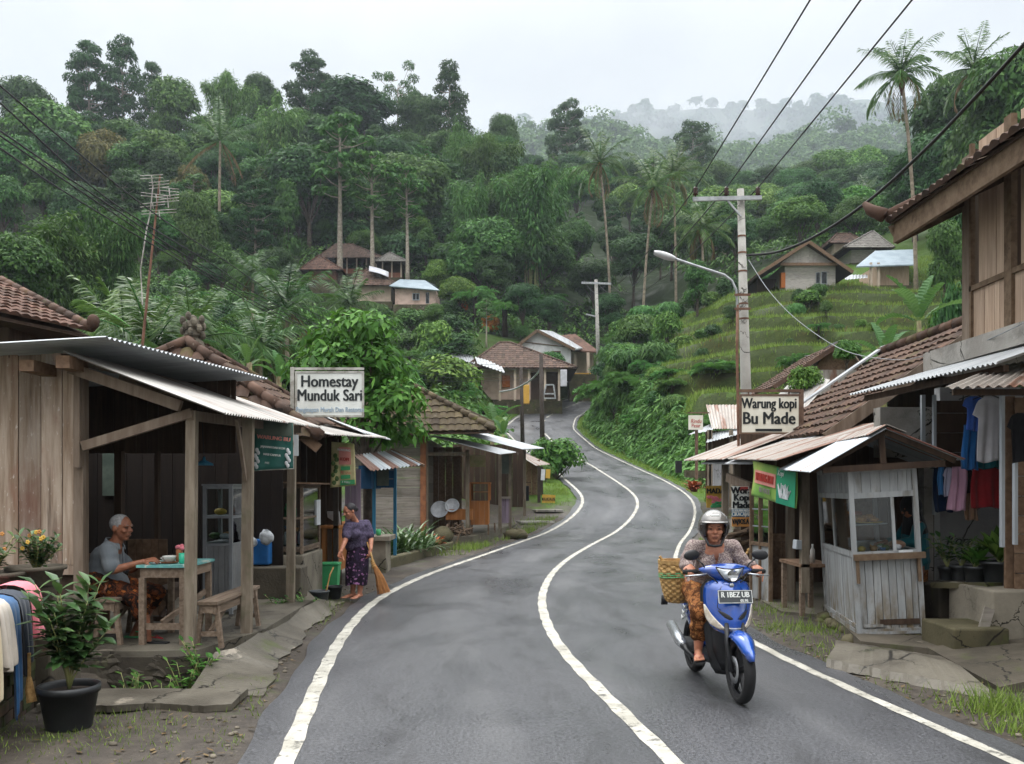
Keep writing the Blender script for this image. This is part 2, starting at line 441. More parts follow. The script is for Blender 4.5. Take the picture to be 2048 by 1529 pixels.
flat('banner_teal',hx('#1f7a62'),.5,hx('#2d8f6a'),3);flat('paper',hx('#cfd2d4'),.7);flat('sign_yellow',hx('#c9a548'),.6,hx('#b08a32'),2)
flat('sign_orange',hx('#c58a4a'),.6);flat('sign_blue',hx('#2e6d96'),.5);flat('sign_red',hx('#a83a30'),.6)
flat('plastic_black',hx('#2b2d2f'),.45,hx('#222426'));flat('plastic_grey',hx('#4a4e51'),.5);flat('plastic_green',hx('#3f9a62'),.45);flat('plastic_blue',hx('#2b6fb3'),.4)
flat('rubber',hx('#1c1c1d'),.7,bump=.15,bscale=120);flat('ceramic',hx('#d3d0ca'),.25);flat('jelly_green',hx('#2fae8c'),.3);flat('enamel',hx('#c3c6ca'),.3,hx('#9fa4aa'))
flat('food_tan',hx('#b98a52'),.7,hx('#8f6438'),20,bump=.4);flat('food_green',hx('#4d6b34'),.6,hx('#30461f'),20);flat('food_yellow',hx('#c6a542'),.6)
flat('food_red',hx('#a4492f'),.6,hx('#7f3423'));flat('plastic_bag',hx('#c9cdd0'),.35,hx('#a5abb0'),14);flat('jar_yellow',hx('#d8b54d'),.35)
flat('bamboo',hx('#b08a52'),.6,hx('#8a6a3c'),10);flat('straw',hx('#b5905a'),.8,hx('#8d6a3c'),30);flat('bristle',hx('#a5713f'),.8,hx('#83552b'),30,island=.3)
flat('soil',hx('#332a22'),.95,bump=.5);flat('firewood',hx('#6d5b4a'),.9,hx('#4b3d30'),8,bump=.4,island=.25)
flat('terracotta',hx('#93603f'),.8,hx('#75482f'));flat('stone',hx('#6d6659'),.9,hx('#4f493f'),6,bump=.5,island=.3)
def cloth(key,c,c2=None,sc=3,**k):M[key]=mat(key,c,c2 or tuple(x*.8 for x in c),sc,rough=.92,bump=.25,bscale=220,bdist=.002,spec=.15,sheen=.2,**k)
cloth('cloth_white',hx('#c6c6cc'));cloth('cloth_cream',hx('#cfc0a0'));cloth('cloth_beige',hx('#c9bfb2'));cloth('cloth_denim',hx('#32618f'),hx('#28507c'),6)
cloth('cloth_navy',hx('#2c3440'));cloth('cloth_pink',hx('#d9808a'),hx('#c96a76'));cloth('cloth_rose',hx('#c79bb4'));cloth('cloth_red',hx('#8d1f26'),hx('#741a20'))
cloth('cloth_blue',hx('#1f5a94'));cloth('cloth_royal',hx('#3f63b5'));cloth('cloth_teal',hx('#17606a'));cloth('cloth_sky',hx('#4a8ac6'));cloth('cloth_black',hx('#191a1d'))
cloth('cloth_lilac',hx('#b3b2c9'));cloth('cloth_tan',hx('#8c6f5a'));cloth('cloth_darkblue',hx('#1d3050'));cloth('tarp',hx('#5d6064'),hx('#44474b'))
cloth('shirt_grey',hx('#6c7276'),hx('#5f656a'),5)
cam_d=bpy.data.cameras.new('camera');cam=bpy.data.objects.new('camera',cam_d);COL.objects.link(cam)
cam.location=(0,0,CAMH);cam.rotation_euler=(PI/2,0,0)
cam_d.sensor_width=36;cam_d.lens=36*FPX/2048;cam_d.shift_y=210.5/2048
cam_d.clip_start=.1;cam_d.clip_end=6000
scene.camera=cam
world=bpy.data.worlds.new('World');scene.world=world;world.use_nodes=True
t=NT(world.node_tree)
wo=t.n('ShaderNodeOutputWorld');bg=t.n('ShaderNodeBackground');t.l(bg.outputs[0],wo.inputs[0])
sky=t.n('ShaderNodeTexSky');sky.sky_type='NISHITA';sky.sun_disc=False
SUN_EL,SUN_AZ=math.radians(58),math.radians(-35)
sky.sun_elevation=SUN_EL;sky.sun_rotation=SUN_AZ;sky.dust_density=4;sky.air_density=1.5
gen=t.n('ShaderNodeTexCoord').outputs['Generated']
sx=t.n('ShaderNodeSeparateXYZ');t.l(gen,sx.inputs[0])
up=t.ramp(sx.outputs['Z'],.40,.95)
over=t.mix(up,(6.86,6.94,7.0),(48.0,48.2,48.5))
cl=t.noise(t.vmath('MULTIPLY',gen,(1.3,1.3,3.2)),1.7,6,.55,.4)
over=t.mix(1.0,over,_grey(t,t.ramp(cl,.34,.66,.82,1.07)),'MULTIPLY')
t.l(t.mix(.9,sky.outputs[0],over),bg.inputs[0]);bg.inputs[1].default_value=.1
sun_d=bpy.data.lights.new('sun','SUN');sun_d.energy=1.3;sun_d.angle=math.radians(25);sun_d.color=(1,.96,.9)
sun=bpy.data.objects.new('sun',sun_d);COL.objects.link(sun)
sun.rotation_euler=Vector((math.sin(SUN_AZ)*math.cos(SUN_EL),math.cos(SUN_AZ)*math.cos(SUN_EL),math.sin(SUN_EL))).to_track_quat('Z','Y').to_euler()
vs=scene.view_settings;scene.display_settings.display_device='sRGB'
vs.view_transform='Standard';vs.look='None';vs.exposure=0.42;vs.gamma=1.0
cy=scene.cycles
cy.max_bounces=6;cy.diffuse_bounces=3;cy.glossy_bounces=3;cy.transmission_bounces=4;cy.volume_bounces=0;cy.transparent_max_bounces=12
cy.use_denoising=True;cy.use_adaptive_sampling=True;cy.adaptive_threshold=.015
cy.caustics_reflective=False;cy.caustics_refractive=False
ROAD=np.array([(-14,1.1,3.5,5.6,0),(0,-.7,1.7,3.77,0),(5.46,-1.38,.99,3.08,0),(9.6,-1.90,.44,2.54,0),(13.44,-2.08,.40,2.72,0),(17.5,-1.62,.75,3.15,0),(21.6,-.83,1.38,3.91,0),(26.5,.2,2.45,4.95,.05),(31,1.22,3.55,6.1,.11),(34,2.15,4.47,6.89,.42),(36,2.85,5.1,7.38,.88),(37.5,3.02,5.28,7.54,1.16),(40,2.98,5.29,7.6,1.5),(45,2.7,5.15,7.6,2.03),(55,2.2,4.8,7.2,3.05),(64,.75,3.38,5.9,4.45),(72,-.7,2.24,4.84,6.36),(80,.36,3.02,5.64,7.86),(88,1.76,4.63,7.6,9.24),(95,4.8,7.4,10.2,10.7),(100,7.4,10,12.8,11.7),(104,10.8,13.6,16.4,12.3),(110,18,20.5,23,13)])
_yy=np.arange(-14,110.01,.25)
def _sm(c):
 a=np.interp(_yy,ROAD[:,0],ROAD[:,c]);k=np.exp(-.5*(np.arange(-14,15)/5.0)**2);k/=k.sum()
 return np.convolve(np.pad(a,14,mode='reflect',reflect_type='odd'),k,'valid')
RL,RC,RR,RZ=(_sm(i)for i in(1,2,3,4))
def rl(y):return np.interp(y,_yy,RL)
def rr(y):return np.interp(y,_yy,RR)
def rc(y):return np.interp(y,_yy,RC)
def rzz(y):return np.interp(y,_yy,RZ)
CP=np.array([(-6,6,0),(-6,12,.1),(6,8,.1),(6,14,.3),(0,0,0),(-15,0,0),(15,0,.3),(-20,15,1.5),(-12,20,.8),(-8,30,1.5),(10,22,1.4),(14,30,3.6),(-30,30,6),(20,18,3),(30,25,6),(-40,5,2),(40,5,3),(-20,-14,0),(20,-14,0),(-20,112,24.3),(-12,95,18),(-6,80,11.5),(-5,60,6),(-15,60,8.5),(-30,70,14),(-60,60,14),(-45,100,23),(-60,130,35),(-87,190,66),(-36,200,72),(-9.5,230,78),(-100,120,36),(-140,190,66),(-20,150,44),(0,120,26),(-5,160,46),(-60,170,56),(17.4,125,27),(12,112,19),(12.3,52,7),(16,68,14),(26.5,80,18.7),(34,82,19.6),(41,100,28),(10.4,50,5.6),(9.4,74,11.8),(13,90,17),(20,100,21),(30,52,7.4),(42,52,8),(12,60,10.4),(28,60,10.8),(42,60,11.6),(30,68,14.4),(45,68,15.6),(20,80,18.2),(42,80,20),(33,44,5.5),(20,46,4.8),(60,100,32),(30,120,31),(60,150,38),(100,150,46),(30,180,49),(0,260,78),(30,250,79),(60,250,77),(-40,280,74),(100,250,82),(-160,260,70),(170,200,56),(-8,45,3.6),(-20,45,5.5),(10,40,3.2)],dtype=float)
def _phi(r2):return.5*r2*np.log(r2+1e-9)
def _tps_fit():
 x=CP[:,:2];n=len(x);K=_phi(((x[:,None]-x[None])**2).sum(-1))+np.eye(n)*20.0
 Pm=np.c_[np.ones(n),x];A=np.block([[K,Pm],[Pm.T,np.zeros((3,3))]])
 return np.linalg.solve(A,np.r_[CP[:,2],np.zeros(3)])
_W=_tps_fit()
def tps(x,y):
 x=np.asarray(x,float);y=np.asarray(y,float);s=x.shape
 q=np.c_[x.ravel(),y.ravel()];out=np.empty(len(q))
 for i in range(0,len(q),20000):
  d=((q[i:i+20000,None]-CP[None,:,:2])**2).sum(-1)
  out[i:i+20000]=_phi(d)@_W[:-3]+_W[-3]+q[i:i+20000]@_W[-2:]
 return out.reshape(s)
_ang=RNG.uniform(0,2*PI,(5,7));
def wob(x,y,f0=.05,n=4,seed=0):
 z=0
 for i in range(n):
  f=f0*2.1**i
  for k in range(2):
   a=_ang[(i+seed)%5,k];z=z+np.sin((x*math.cos(a)+y*math.sin(a))*f*2*PI+_ang[(i+seed)%5,k+3])*.5**i
 return z*.35
DITCH=(-3.62,-2.75,7.15,8.1)
TH=1.8
def terraces(x,y,base):
 m=sstep(x-rr(np.clip(y,0,110)),2.0,4.2)*(1-sstep(x,36,46))*sstep(y,44,50)*(1-sstep(y,80,90))
 zz=base+.35*np.sin(x*.22)+.22*np.sin(x*.6+y*.2);k=np.floor(zz/TH);return m,zz/TH-k,k,zz
def slope_base(x,y):return tps(x,y)+wob(x,y,.03,4)*np.clip((y-30)/60,0,1)*1.5
def terrain(x,y,rough=True):
 x=np.asarray(x,float);y=np.asarray(y,float)
 yc=np.clip(y,-14,110)
 base=tps(x,np.minimum(y,290));far=np.maximum(y-290,0);base=base-np.minimum(far,60)*.25
 base=base*sstep(y,3,16)+np.where(y<16,0,0)
 if rough:base=base+wob(x,y,.03,4)*np.clip((y-30)/60,0,1)*1.5
 m,fr,k,zz=terraces(x,y,base)
 base=base*(1-m)+((k+.1*fr+.9*sstep(fr,.66,.97))*TH-(zz-base))*m
 z0=rzz(yc);dl=rl(yc)-x;dr=x-rr(yc);d=np.maximum(np.maximum(dl,dr),0)
 left=dl>dr
 bl=np.interp(yc,[0,30,40,60,110],[12,10,8,6,6]);al=np.interp(yc,[0,30,40,60,110],[2.5,3,2.2,1.2,1.2])
 br=np.interp(yc,[0,25,34,42,110],[10,9,7.5,4.2,3.4]);ar=np.interp(yc,[0,28,40,60,110],[2.5,2.2,1.5,1.3,.9])
 f=np.where(left,sstep(d,al,bl),sstep(d,ar,br))
 f=np.maximum(f,sstep(y,104,110))
 z=z0*(1-f)+base*f
 corr=sstep(d,.15,.5)
 z=z-(1-corr)*np.interp(y,[0,30,60,110],[.03,.05,.09,.14])
 if rough:z=z+wob(x,y,.5,4,1)*.025*sstep(d,.2,1.2)*(1-f)
 in_d=sstep(x,DITCH[0]-.1,DITCH[0]+.05)*(1-sstep(x,DITCH[1]-.25,DITCH[1]+.1))*sstep(y,DITCH[2]-.05,DITCH[2]+.05)*(1-sstep(y,DITCH[3],DITCH[3]+.1))
 return z-.45*in_d
def tz(x,y):return float(terrain(np.array([x]),np.array([y]))[0])
def ground_mat():
 m=bpy.data.materials.new('ground');m.use_nodes=True;t=NT(m.node_tree)
 out=t.n('ShaderNodeOutputMaterial');b=t.n('ShaderNodeBsdfPrincipled');t.l(b.outputs[0],out.inputs[0])
 pos=t.n('ShaderNodeNewGeometry').outputs['Position']
 n1=t.noise(pos,.9,8,.65);n2=t.noise(pos,7,8,.7);n3=t.noise(pos,.35,5,.6,.5)
 dirt=t.mix(t.ramp(n2,.3,.7),hx('#2e2822'),hx('#443d35'))
 dirt=t.mix(t.math('MULTIPLY',t.ramp(n1,.5,.62),.8),dirt,hx('#4d463c'))
 dirt=t.mix(t.math('MULTIPLY',t.ramp(n1,.36,.28),.75),dirt,hx('#201c19'))
 dirt=t.mix(t.math('MULTIPLY',t.ramp(t.noise(pos,1.7,7,.65),.56,.68),.8),dirt,hx('#363f1c'))
 dirt=t.mix(t.ramp(t.noise(pos,38,2),.69,.73),dirt,hx('#6d665b'))
 grass=t.mix(t.ramp(n2,.3,.7),hx('#34471c'),hx('#50692d'))
 grass=t.mix(t.ramp(n3,.55,.7),grass,hx('#463826'))
 at=t.n('ShaderNodeAttribute');at.attribute_name='green'
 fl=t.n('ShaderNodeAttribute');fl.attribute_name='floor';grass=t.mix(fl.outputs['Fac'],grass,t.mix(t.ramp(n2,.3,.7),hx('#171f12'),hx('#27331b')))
 ri=t.n('ShaderNodeAttribute');ri.attribute_name='riser';grass=t.mix(ri.outputs['Fac'],grass,t.mix(t.ramp(n2,.35,.65),hx('#1e2714'),hx('#363a1d')))
 gm=t.ramp(t.math('ADD',at.outputs['Fac'],t.math('MULTIPLY_ADD',n1,1.2,-.6)),.35,.65)
 t.l(t.mix(gm,dirt,grass),b.inputs['Base Color'])
 t.l(t.ramp(n3,.35,.6,.5,.9),b.inputs['Roughness']);t.l(t.ramp(gm,0.0,1.0,.4,.05),b.inputs['Specular IOR Level'])
 bn=t.n('ShaderNodeBump');bn.inputs['Strength'].default_value=.6;bn.inputs['Distance'].default_value=.02
 t.l(t.math('ADD',n2,t.math('MULTIPLY',t.noise(pos,45,4),.35)),bn.inputs['Height']);t.l(bn.outputs[0],b.inputs['Normal'])
 return m
def make_ground():
 ys=np.concatenate([np.arange(-12,3,.6),np.arange(3,30,.2),np.arange(30,112,.45),np.arange(112,300,2.5),np.arange(300,1081,40)])
 s=np.linspace(-1,1,321);s=s*(.35+.65*np.abs(s))
 X=s[None,:]*(np.maximum(ys,0)[:,None]*.9+16)+np.interp(ys,[0,60,110],[0,4,4])[:,None]*(1-np.abs(s))[None,:]
 Y=np.repeat(ys[:,None],len(s),1);Z=terrain(X,Y)
 n,k=X.shape
 me=bpy.data.meshes.new('ground')
 idx=np.arange(n*k).reshape(n,k)
 F=np.stack([idx[:-1,:-1],idx[:-1,1:],idx[1:,1:],idx[1:,:-1]],-1).reshape(-1,4)
 me.from_pydata(np.stack([X,Y,Z],-1).reshape(-1,3).tolist(),[],F.tolist())
 dl=rl(np.clip(Y,-14,110))-X;dr=X-rr(np.clip(Y,-14,110));d=np.maximum(dl,dr)
 g=sstep(Y,32,42)*.8+sstep(d,6,9)*.6+.15*sstep(Y,18,26)
 at=me.attributes.new('green','FLOAT','POINT');at.data.foreach_set('value',np.clip(g,0,1).astype(np.float32).ravel())
 mm,fr,_,_=terraces(X,Y,slope_base(X,np.minimum(Y,290)));at=me.attributes.new('riser','FLOAT','POINT');at.data.foreach_set('value',(mm*sstep(fr,.6,.7)*.85).astype(np.float32).ravel())
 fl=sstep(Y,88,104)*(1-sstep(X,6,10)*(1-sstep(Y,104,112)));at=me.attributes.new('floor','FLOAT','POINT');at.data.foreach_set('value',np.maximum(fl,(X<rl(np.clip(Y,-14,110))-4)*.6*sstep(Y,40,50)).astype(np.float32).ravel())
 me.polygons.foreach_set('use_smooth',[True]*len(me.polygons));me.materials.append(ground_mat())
 props(link('ground',me),kind='structure')
make_ground()
def asphalt():
 m=bpy.data.materials.new('asphalt');m.use_nodes=True;t=NT(m.node_tree)
 out=t.n('ShaderNodeOutputMaterial');b=t.n('ShaderNodeBsdfPrincipled');t.l(b.outputs[0],out.inputs[0])
 pos=t.n('ShaderNodeNewGeometry').outputs['Position']
 big=t.noise(t.vmath('MULTIPLY',pos,(1.0,.45,1)),.8,6,.6,.6);fine=t.noise(pos,42,4,.75);mid=t.noise(t.vmath('MULTIPLY',pos,(1,.3,1)),4,6,.65)
 col=t.mix(t.ramp(fine,.36,.64),hx('#28292b'),hx('#55565a'))
 col=t.mix(t.math('MULTIPLY',t.ramp(big,.5,.7),.35),col,hx('#2c2d2f'))
 col=t.mix(t.math('MULTIPLY',t.ramp(mid,.58,.74),.35),col,hx('#2a2b2d'))
 col=t.mix(t.math('MULTIPLY',t.ramp(t.noise(t.vmath('MULTIPLY',pos,(1,.16,1)),2.2,7,.7),.6,.68),.55),col,hx('#1f2022'))
 ua=t.n('ShaderNodeAttribute');ua.attribute_name='uvm';us=t.n('ShaderNodeSeparateXYZ');t.l(ua.outputs['Vector'],us.inputs[0])
 wv=t.math('SINE',t.math('MULTIPLY',t.math('ADD',us.outputs['X'],t.math('MULTIPLY_ADD',t.noise(pos,.35,2),.08,-.04)),25.13))
 track=t.math('MULTIPLY',t.ramp(wv,.1,1.0),t.ramp(t.noise(t.vmath('MULTIPLY',pos,(1,.25,1)),1.1,5,.65),.35,.62));seam=t.ramp(wv,-.5,-1.0)
 col=t.mix(t.math('MULTIPLY',track,.28),col,hx('#6c6c6d'));col=t.mix(t.math('MULTIPLY',seam,t.ramp(mid,.45,.6,0,.4)),col,hx('#232325'))
 pt=t.n('ShaderNodeTexVoronoi');pt.inputs['Scale'].default_value=.23;t.l(t.vmath('MULTIPLY',pos,(1,.5,1)),pt.inputs['Vector']);ps=t.n('ShaderNodeSeparateColor');t.l(pt.outputs['Color'],ps.inputs[0])
 col=t.mix(t.ramp(ps.outputs[0],.7,.78,0,.28),col,hx('#2b2b2e'))
 vo=t.n('ShaderNodeTexVoronoi',feature='DISTANCE_TO_EDGE');vo.inputs['Scale'].default_value=.55
 t.l(t.vmath('ADD',pos,_v3(t,t.math('MULTIPLY',mid,.5))),vo.inputs['Vector'])
 crack=t.math('MULTIPLY',t.ramp(vo.outputs['Distance'],.006,.002),t.ramp(big,.5,.42))
 col=t.mix(t.math('MULTIPLY',crack,.25),col,hx('#161616'))
 t.l(col,b.inputs['Base Color'])
 r=t.ramp(big,.3,.7,.26,.5)
 t.l(t.math('ADD',r,t.math('MULTIPLY_ADD',fine,.14,-.07)),b.inputs['Roughness']);b.inputs['Specular IOR Level'].default_value=.6
 bn=t.n('ShaderNodeBump');bn.inputs['Strength'].default_value=.55;bn.inputs['Distance'].default_value=.006
 t.l(t.math('ADD',t.noise(pos,120,3,.7),t.math('MULTIPLY',t.noise(pos,30,4),.5)),bn.inputs['Height']);t.l(bn.outputs[0],b.inputs['Normal'])
 return m
def ribbon(name,xa,xb,y0,y1,lift,m,nx=2,wobx=0.0,step=.25):
 ys=np.arange(y0,y1+.001,step);rows=[];uv=[]
 for y in ys:
  uv+=[(k/nx,y,0)for k in range(nx+1)];a,b=xa(y),xb(y);w=wobx*math.sin(y*1.7)+wobx*.6*math.sin(y*4.3+1)
  rows.append([(a+(b-a)*k/nx+(w if k in(0,nx)else 0),y,rzz(y)+lift)for k in range(nx+1)])
 mb=MB();mb.grid(rows,0,uv);o=mb.struct(name,m,True)
 return o
ribbon('road',lambda y:rl(y)-.28,lambda y:rr(y)+.28,-12,110,0.0,asphalt(),16,.03)
LINE=mat('road_paint',hx('#b5b2a8'),hx('#98958a'),3,rough=.55,rough2=.7,coord='World',bump=.3,bscale=80,layers=[(hx('#4a4945'),9,.53,.66,(1,1,1),.85),(hx('#3c3b38'),30,.6,.7,(1,1,1),.7),(hx('#77736a'),2.0,.55,.7,(1,.3,1),.45),(hx('#4a4844'),5,.66,.7,(.5,2.5,1),.6)])
LW=.055
def line(cf,y0,y1,w=LW):
 mb=MB();ys=np.arange(y0,y1+.001,.25);rows=[]
 for y in ys:
  dx=(cf(y+.1)-cf(y-.1))/.2;k=math.sqrt(1+dx*dx)*w
  rows.append([(cf(y)-k+.008*math.sin(y*9.1),y,rzz(y)+.004),(cf(y)+k+.008*math.sin(y*7.3+2),y,rzz(y)+.004)])
 mb.grid(rows);return mb
def road_line(name,mb):return mb.struct(name,LINE)
road_line('road_marking',line(rl,-10,109,.062))
road_line('road_marking',line(rr,-10,109,.05))
road_line('road_marking',line(rc,-10,78,.06))
for a,b in((80,86.5),(89,95.5),(98,104)):road_line('road_marking',line(rc,a,b,.06))
HILLM=mat('forest_floor',hx('#22301c'),hx('#2d3d24'),.08,coord='World',rough=.95)
def far_hill(name,prof,Y0,Y1,Yb,nrow=24):
 """prof: skyline in photo pixels seen at Y1"""
 px=np.array([p[0]for p in prof],float);py=np.array([p[1]for p in prof],float)
 xs=np.linspace(px[0],px[-1],120);zt=CAMH-(np.interp(xs,px,py)-HY)*Y1/FPX;X1=(xs-CX)*Y1/FPX
 rows=[]
 for i in range(nrow+1):
  t_=i/nrow
  if t_<=.75:
   q=t_/.75;y=Y0+(Y1-Y0)*q;k=q**.8
  else:
   q=(t_-.75)/.25;y=Y1+(Yb-Y1)*q;k=1-.5*q
  w=wob(X1*70/Y1,np.full_like(X1,y*70/Y1),.1,3,0)*Y1/140*(0 if abs(y-Y1)<1 else 1)
  rows.append([(X1[j],y,lerp(30.0,zt[j],k)+w[j])for j in range(len(xs))])
 mb=MB();mb.grid(rows)
 o=mb.struct(name,HILLM,True)
 return np.array(rows)
HILL_A=far_hill('hill',[(700,430),(880,420),(960,330),(1010,300),(1060,285),(1130,268),(1230,268),(1260,290),(1340,315),(1400,300),(1480,315),(1560,298),(1650,280),(1760,270),(1850,270),(2000,260),(2300,250),(2600,270)],480,950,1250)
HILL_B=far_hill('mountain',[(500,430),(700,420),(900,300),(1020,268),(1060,250),(1160,256),(1230,230),(1280,216),(1350,222),(1420,216),(1520,222),(1600,214),(1680,205),(1730,198),(1800,212),(1900,208),(2100,200),(2500,230),(2800,260)],1300,2500,3200)
hz=MB();hz.bx(-3000,3000,-40,3600,-8,1180)
HAZE=bpy.data.materials.new('haze');HAZE.use_nodes=True
t=NT(HAZE.node_tree);out=t.n('ShaderNodeOutputMaterial');pv=t.n('ShaderNodeVolumePrincipled')
pv.inputs['Color'].default_value=(.80,.90,1,1);pv.inputs['Density'].default_value=.00027;pv.inputs['Anisotropy'].default_value=.0
t.l(pv.outputs[0],out.inputs['Volume'])
hz.struct('haze',HAZE,kind='stuff')
MIST=bpy.data.materials.new('mist');MIST.use_nodes=True
t=NT(MIST.node_tree);out=t.n('ShaderNodeOutputMaterial');pv=t.n('ShaderNodeVolumePrincipled');pv.inputs['Color'].default_value=(.93,.97,1,1)
o=t.n('ShaderNodeTexCoord').outputs['Object'];q=t.vmath('MULTIPLY',o,(1/620,1/330,1/95));ln=t.n('ShaderNodeVectorMath',operation='LENGTH');t.l(q,ln.inputs[0])
den=t.math('MULTIPLY',t.ramp(ln.outputs['Value'],1.0,.15),t.ramp(t.noise(t.vmath('MULTIPLY',o,(1,1,1.8)),.006,4,.6),.36,.62))
t.l(t.math('MULTIPLY',den,.003),pv.inputs['Density']);t.l(pv.outputs[0],out.inputs['Volume'])
mb=MB();mb.ball((0,0,0),(620,330,95),32,20);mo=mb.struct('mist',MIST,True,'stuff');mo.location=P(1300,262,2150)
cy.volume_step_rate=2.0
leafmat('leaf_dark',(0.0161,0.047,0.015),(0.0302,0.08,0.0239),(0.0605,0.1352,0.037))
leafmat('leaf_mid',(0.0242,0.0706,0.015),(0.0484,0.1235,0.0265),(0.0907,0.1882,0.0397))
leafmat('leaf_light',(0.0403,0.1058,0.0176),(0.0806,0.1823,0.0335),(0.1512,0.2764,0.0529))
leafmat('leaf_yellow',(0.06,0.06,0.016),(0.1,0.1,0.025),(0.16,0.14,0.04))
leafmat('leaf_bamboo',(0.0353,0.0941,0.0212),(0.0685,0.1588,0.037),(0.131,0.2411,0.0617),hue=.505)
leafmat('leaf_palm',(0.0323,0.08,0.0194),(0.0585,0.1294,0.0318),(0.121,0.1999,0.0529),rough=.4,spec=.45)
leafmat('leaf_palm_dry',(0.1,0.075,0.035),(0.15,0.11,0.05),(0.2,0.16,0.08))
leafmat('leaf_banana',(0.06,0.13,0.045),(0.085,0.165,0.06),(0.12,0.2,0.08),rough=.4,trans=.3,objr=.1)
leafmat('leaf_bright',(0.028,0.075,0.012),(0.065,0.16,0.026),(0.13,0.26,0.05),objr=.05)
leafmat('leaf_fern',(0.042,0.112,0.0263),(0.072,0.175,0.042),(0.12,0.238,0.063))
leafmat('leaf_pot',(0.025,0.06,0.018),(0.05,0.105,0.03),(0.12,0.19,0.07),rough=.35,spec=.5,objr=.05,trans=.12)
leafmat('leaf_orange',(0.22,0.07,0.01),(0.35,0.13,0.015),(0.45,0.2,0.03))
leafmat('leaf_red',(0.2,0.03,0.02),(0.3,0.06,0.03),(0.4,0.1,0.05))
leafmat('grass_blade',(0.07,0.13,0.025),(0.14,0.23,0.045),(0.22,0.31,0.08),trans=.25)
leafmat('grass_dry',(0.1,0.085,0.03),(0.16,0.13,0.05),(0.22,0.18,0.08))
flat('bark_pale',hx('#a39a8c'),.9,hx('#7e7567'),5,bump=.4,bscale=20);flat('bark_dark',hx('#5a5148'),.95,hx('#3d362f'),5,bump=.5,bscale=20)
flat('palm_bark',hx('#8e8271'),.9,hx('#6e6353'),3,bump=.4,bscale=20);flat('palm_sheath',hx('#6a4638'),.9,hx('#4f342a'),6);flat('coconut',hx('#8a7a3a'),.6,hx('#6a5a2a'))
flat('culm',hx('#6f7a4a'),.5,hx('#8d8a5a'));flat('fern_trunk',hx('#33261d'),.95,hx('#241a14'),12,bump=.6);flat('banana_stem',hx('#7a7a4a'),.6,hx('#5a4a32'),4)
def unit(a):return a/(np.linalg.norm(a,axis=-1,keepdims=True)+1e-9)
def leafq(c,d,L,w,droop=0.0,rng=RNG,n=None):
 """pointed leaves: base c, direction d"""
 d=unit(d);r=rng.normal(size=d.shape)if n is None else n
 s=unit(np.cross(d,r));L=np.broadcast_to(np.asarray(L,float),(len(c),))[:,None];w=np.broadcast_to(np.asarray(w,float),(len(c),))[:,None]
 mid=c+d*L*.45;tip=c+d*L
 mid=mid+np.array([0,0,-1])*L*droop*.25;tip=tip+np.array([0,0,-1])*L*droop
 return np.stack([c,mid+s*w/2,tip,mid-s*w/2],1).reshape(-1,3)
def shell(n,rng,low=-.5):
 z=rng.uniform(low,1,n);a=rng.uniform(0,2*PI,n);r=np.sqrt(np.maximum(0,1-z*z))
 return np.stack([r*np.cos(a),r*np.sin(a),z],-1)
def blob_leaves(blobs,per,L,w,rng,droop=.35,flat_=.75,up=.3):
 out=[]
 for(x,y,z,r)in blobs:
  n=int(per*1.55*(r**2));u=shell(n,rng)
  rad=r*rng.uniform(.62,1.05,n)[:,None]
  c=np.array([x,y,z])+u*rad*np.array([1,1,flat_])
  rn=rng.normal(size=u.shape);nn=unit(u+np.array([0,0,.45])+rn*.33)
  d=np.cross(nn,rng.normal(size=u.shape))+u*.35+np.array([0,0,up-.35])
  out.append(leafq(c-unit(d)*L*.4,d,rng.uniform(.7,1.35,n)*L,rng.uniform(.75,1.25,n)*w,droop,rng,n=nn))
 return np.concatenate(out)
def trunk_mb(mb,h,r,bend=.04,n=7,rng=random,top=.5):
 a=rng.uniform(0,2*PI);pts=[]
 for i in range(7):
  t_=i/6;b=bend*h*t_*t_
  pts.append(Vector((math.cos(a)*b,math.sin(a)*b,h*t_-.5*(i==0))))
 mb.tube(pts,[r*(1.25 if i==0 else 1)*lerp(1,top,i/6)for i in range(7)],n)
 return pts[-1]
def limb(mb,p,q,r):
 p,q=Vector(p),Vector(q);m_=p.lerp(q,.5)+Vector((0,0,-(q-p).length*.08))
 mb.tube([p,m_,q],[r,r*.7,r*.35],5,False)
PROTO={}
def make_tree(key,name,crown_verts,leaf,mb,bark,nper=4,extra=()):
 root=thing(name,'tree','tree');root['proto']=1
 link('crown',raw_mesh('crown',crown_verts,nper,MATS[leaf]),root)
 mb.build('trunk',M[bark],root,True)
 for nm,m_,mesh in extra:mesh.build(nm,m_,root,True)
 PROTO[key]=root;root['h']=float(crown_verts[:,2].max())
 return root
def tree_broad(key,leaf,h,cw,nb,per,L,seed,bare=.3,bark='bark_dark',name='broadleaf_tree',flat_=.75,rmul=1.0,droop=.35,ell=.36,w=.5):
 rng=np.random.default_rng(seed);rd=random.Random(seed);blobs=[]
 zc=h*(bare+(1-bare)*.55);hz_=h*(1-bare)*.5
 for i in range(nb):
  u=shell(1,rng,-.7)[0]*rng.uniform(.45,1.0)
  r=cw*ell*rng.uniform(.45,1.0)*rmul
  blobs.append((u[0]*(cw/2-r*.5),u[1]*(cw/2-r*.5),min(zc+u[2]*hz_,h-r*flat_),r))
 mb=MB();top=trunk_mb(mb,h*(bare+.3),h*.018+.07,.04,7,rd)
 for b in blobs[::2]:limb(mb,(top.x*.5,top.y*.5,h*bare*rd.uniform(.8,1.1)),(b[0],b[1],b[2]),h*.008+.03)
 return make_tree(key,name,blob_leaves(blobs,per,L,L*w,rng,droop,flat_),leaf,mb,bark)
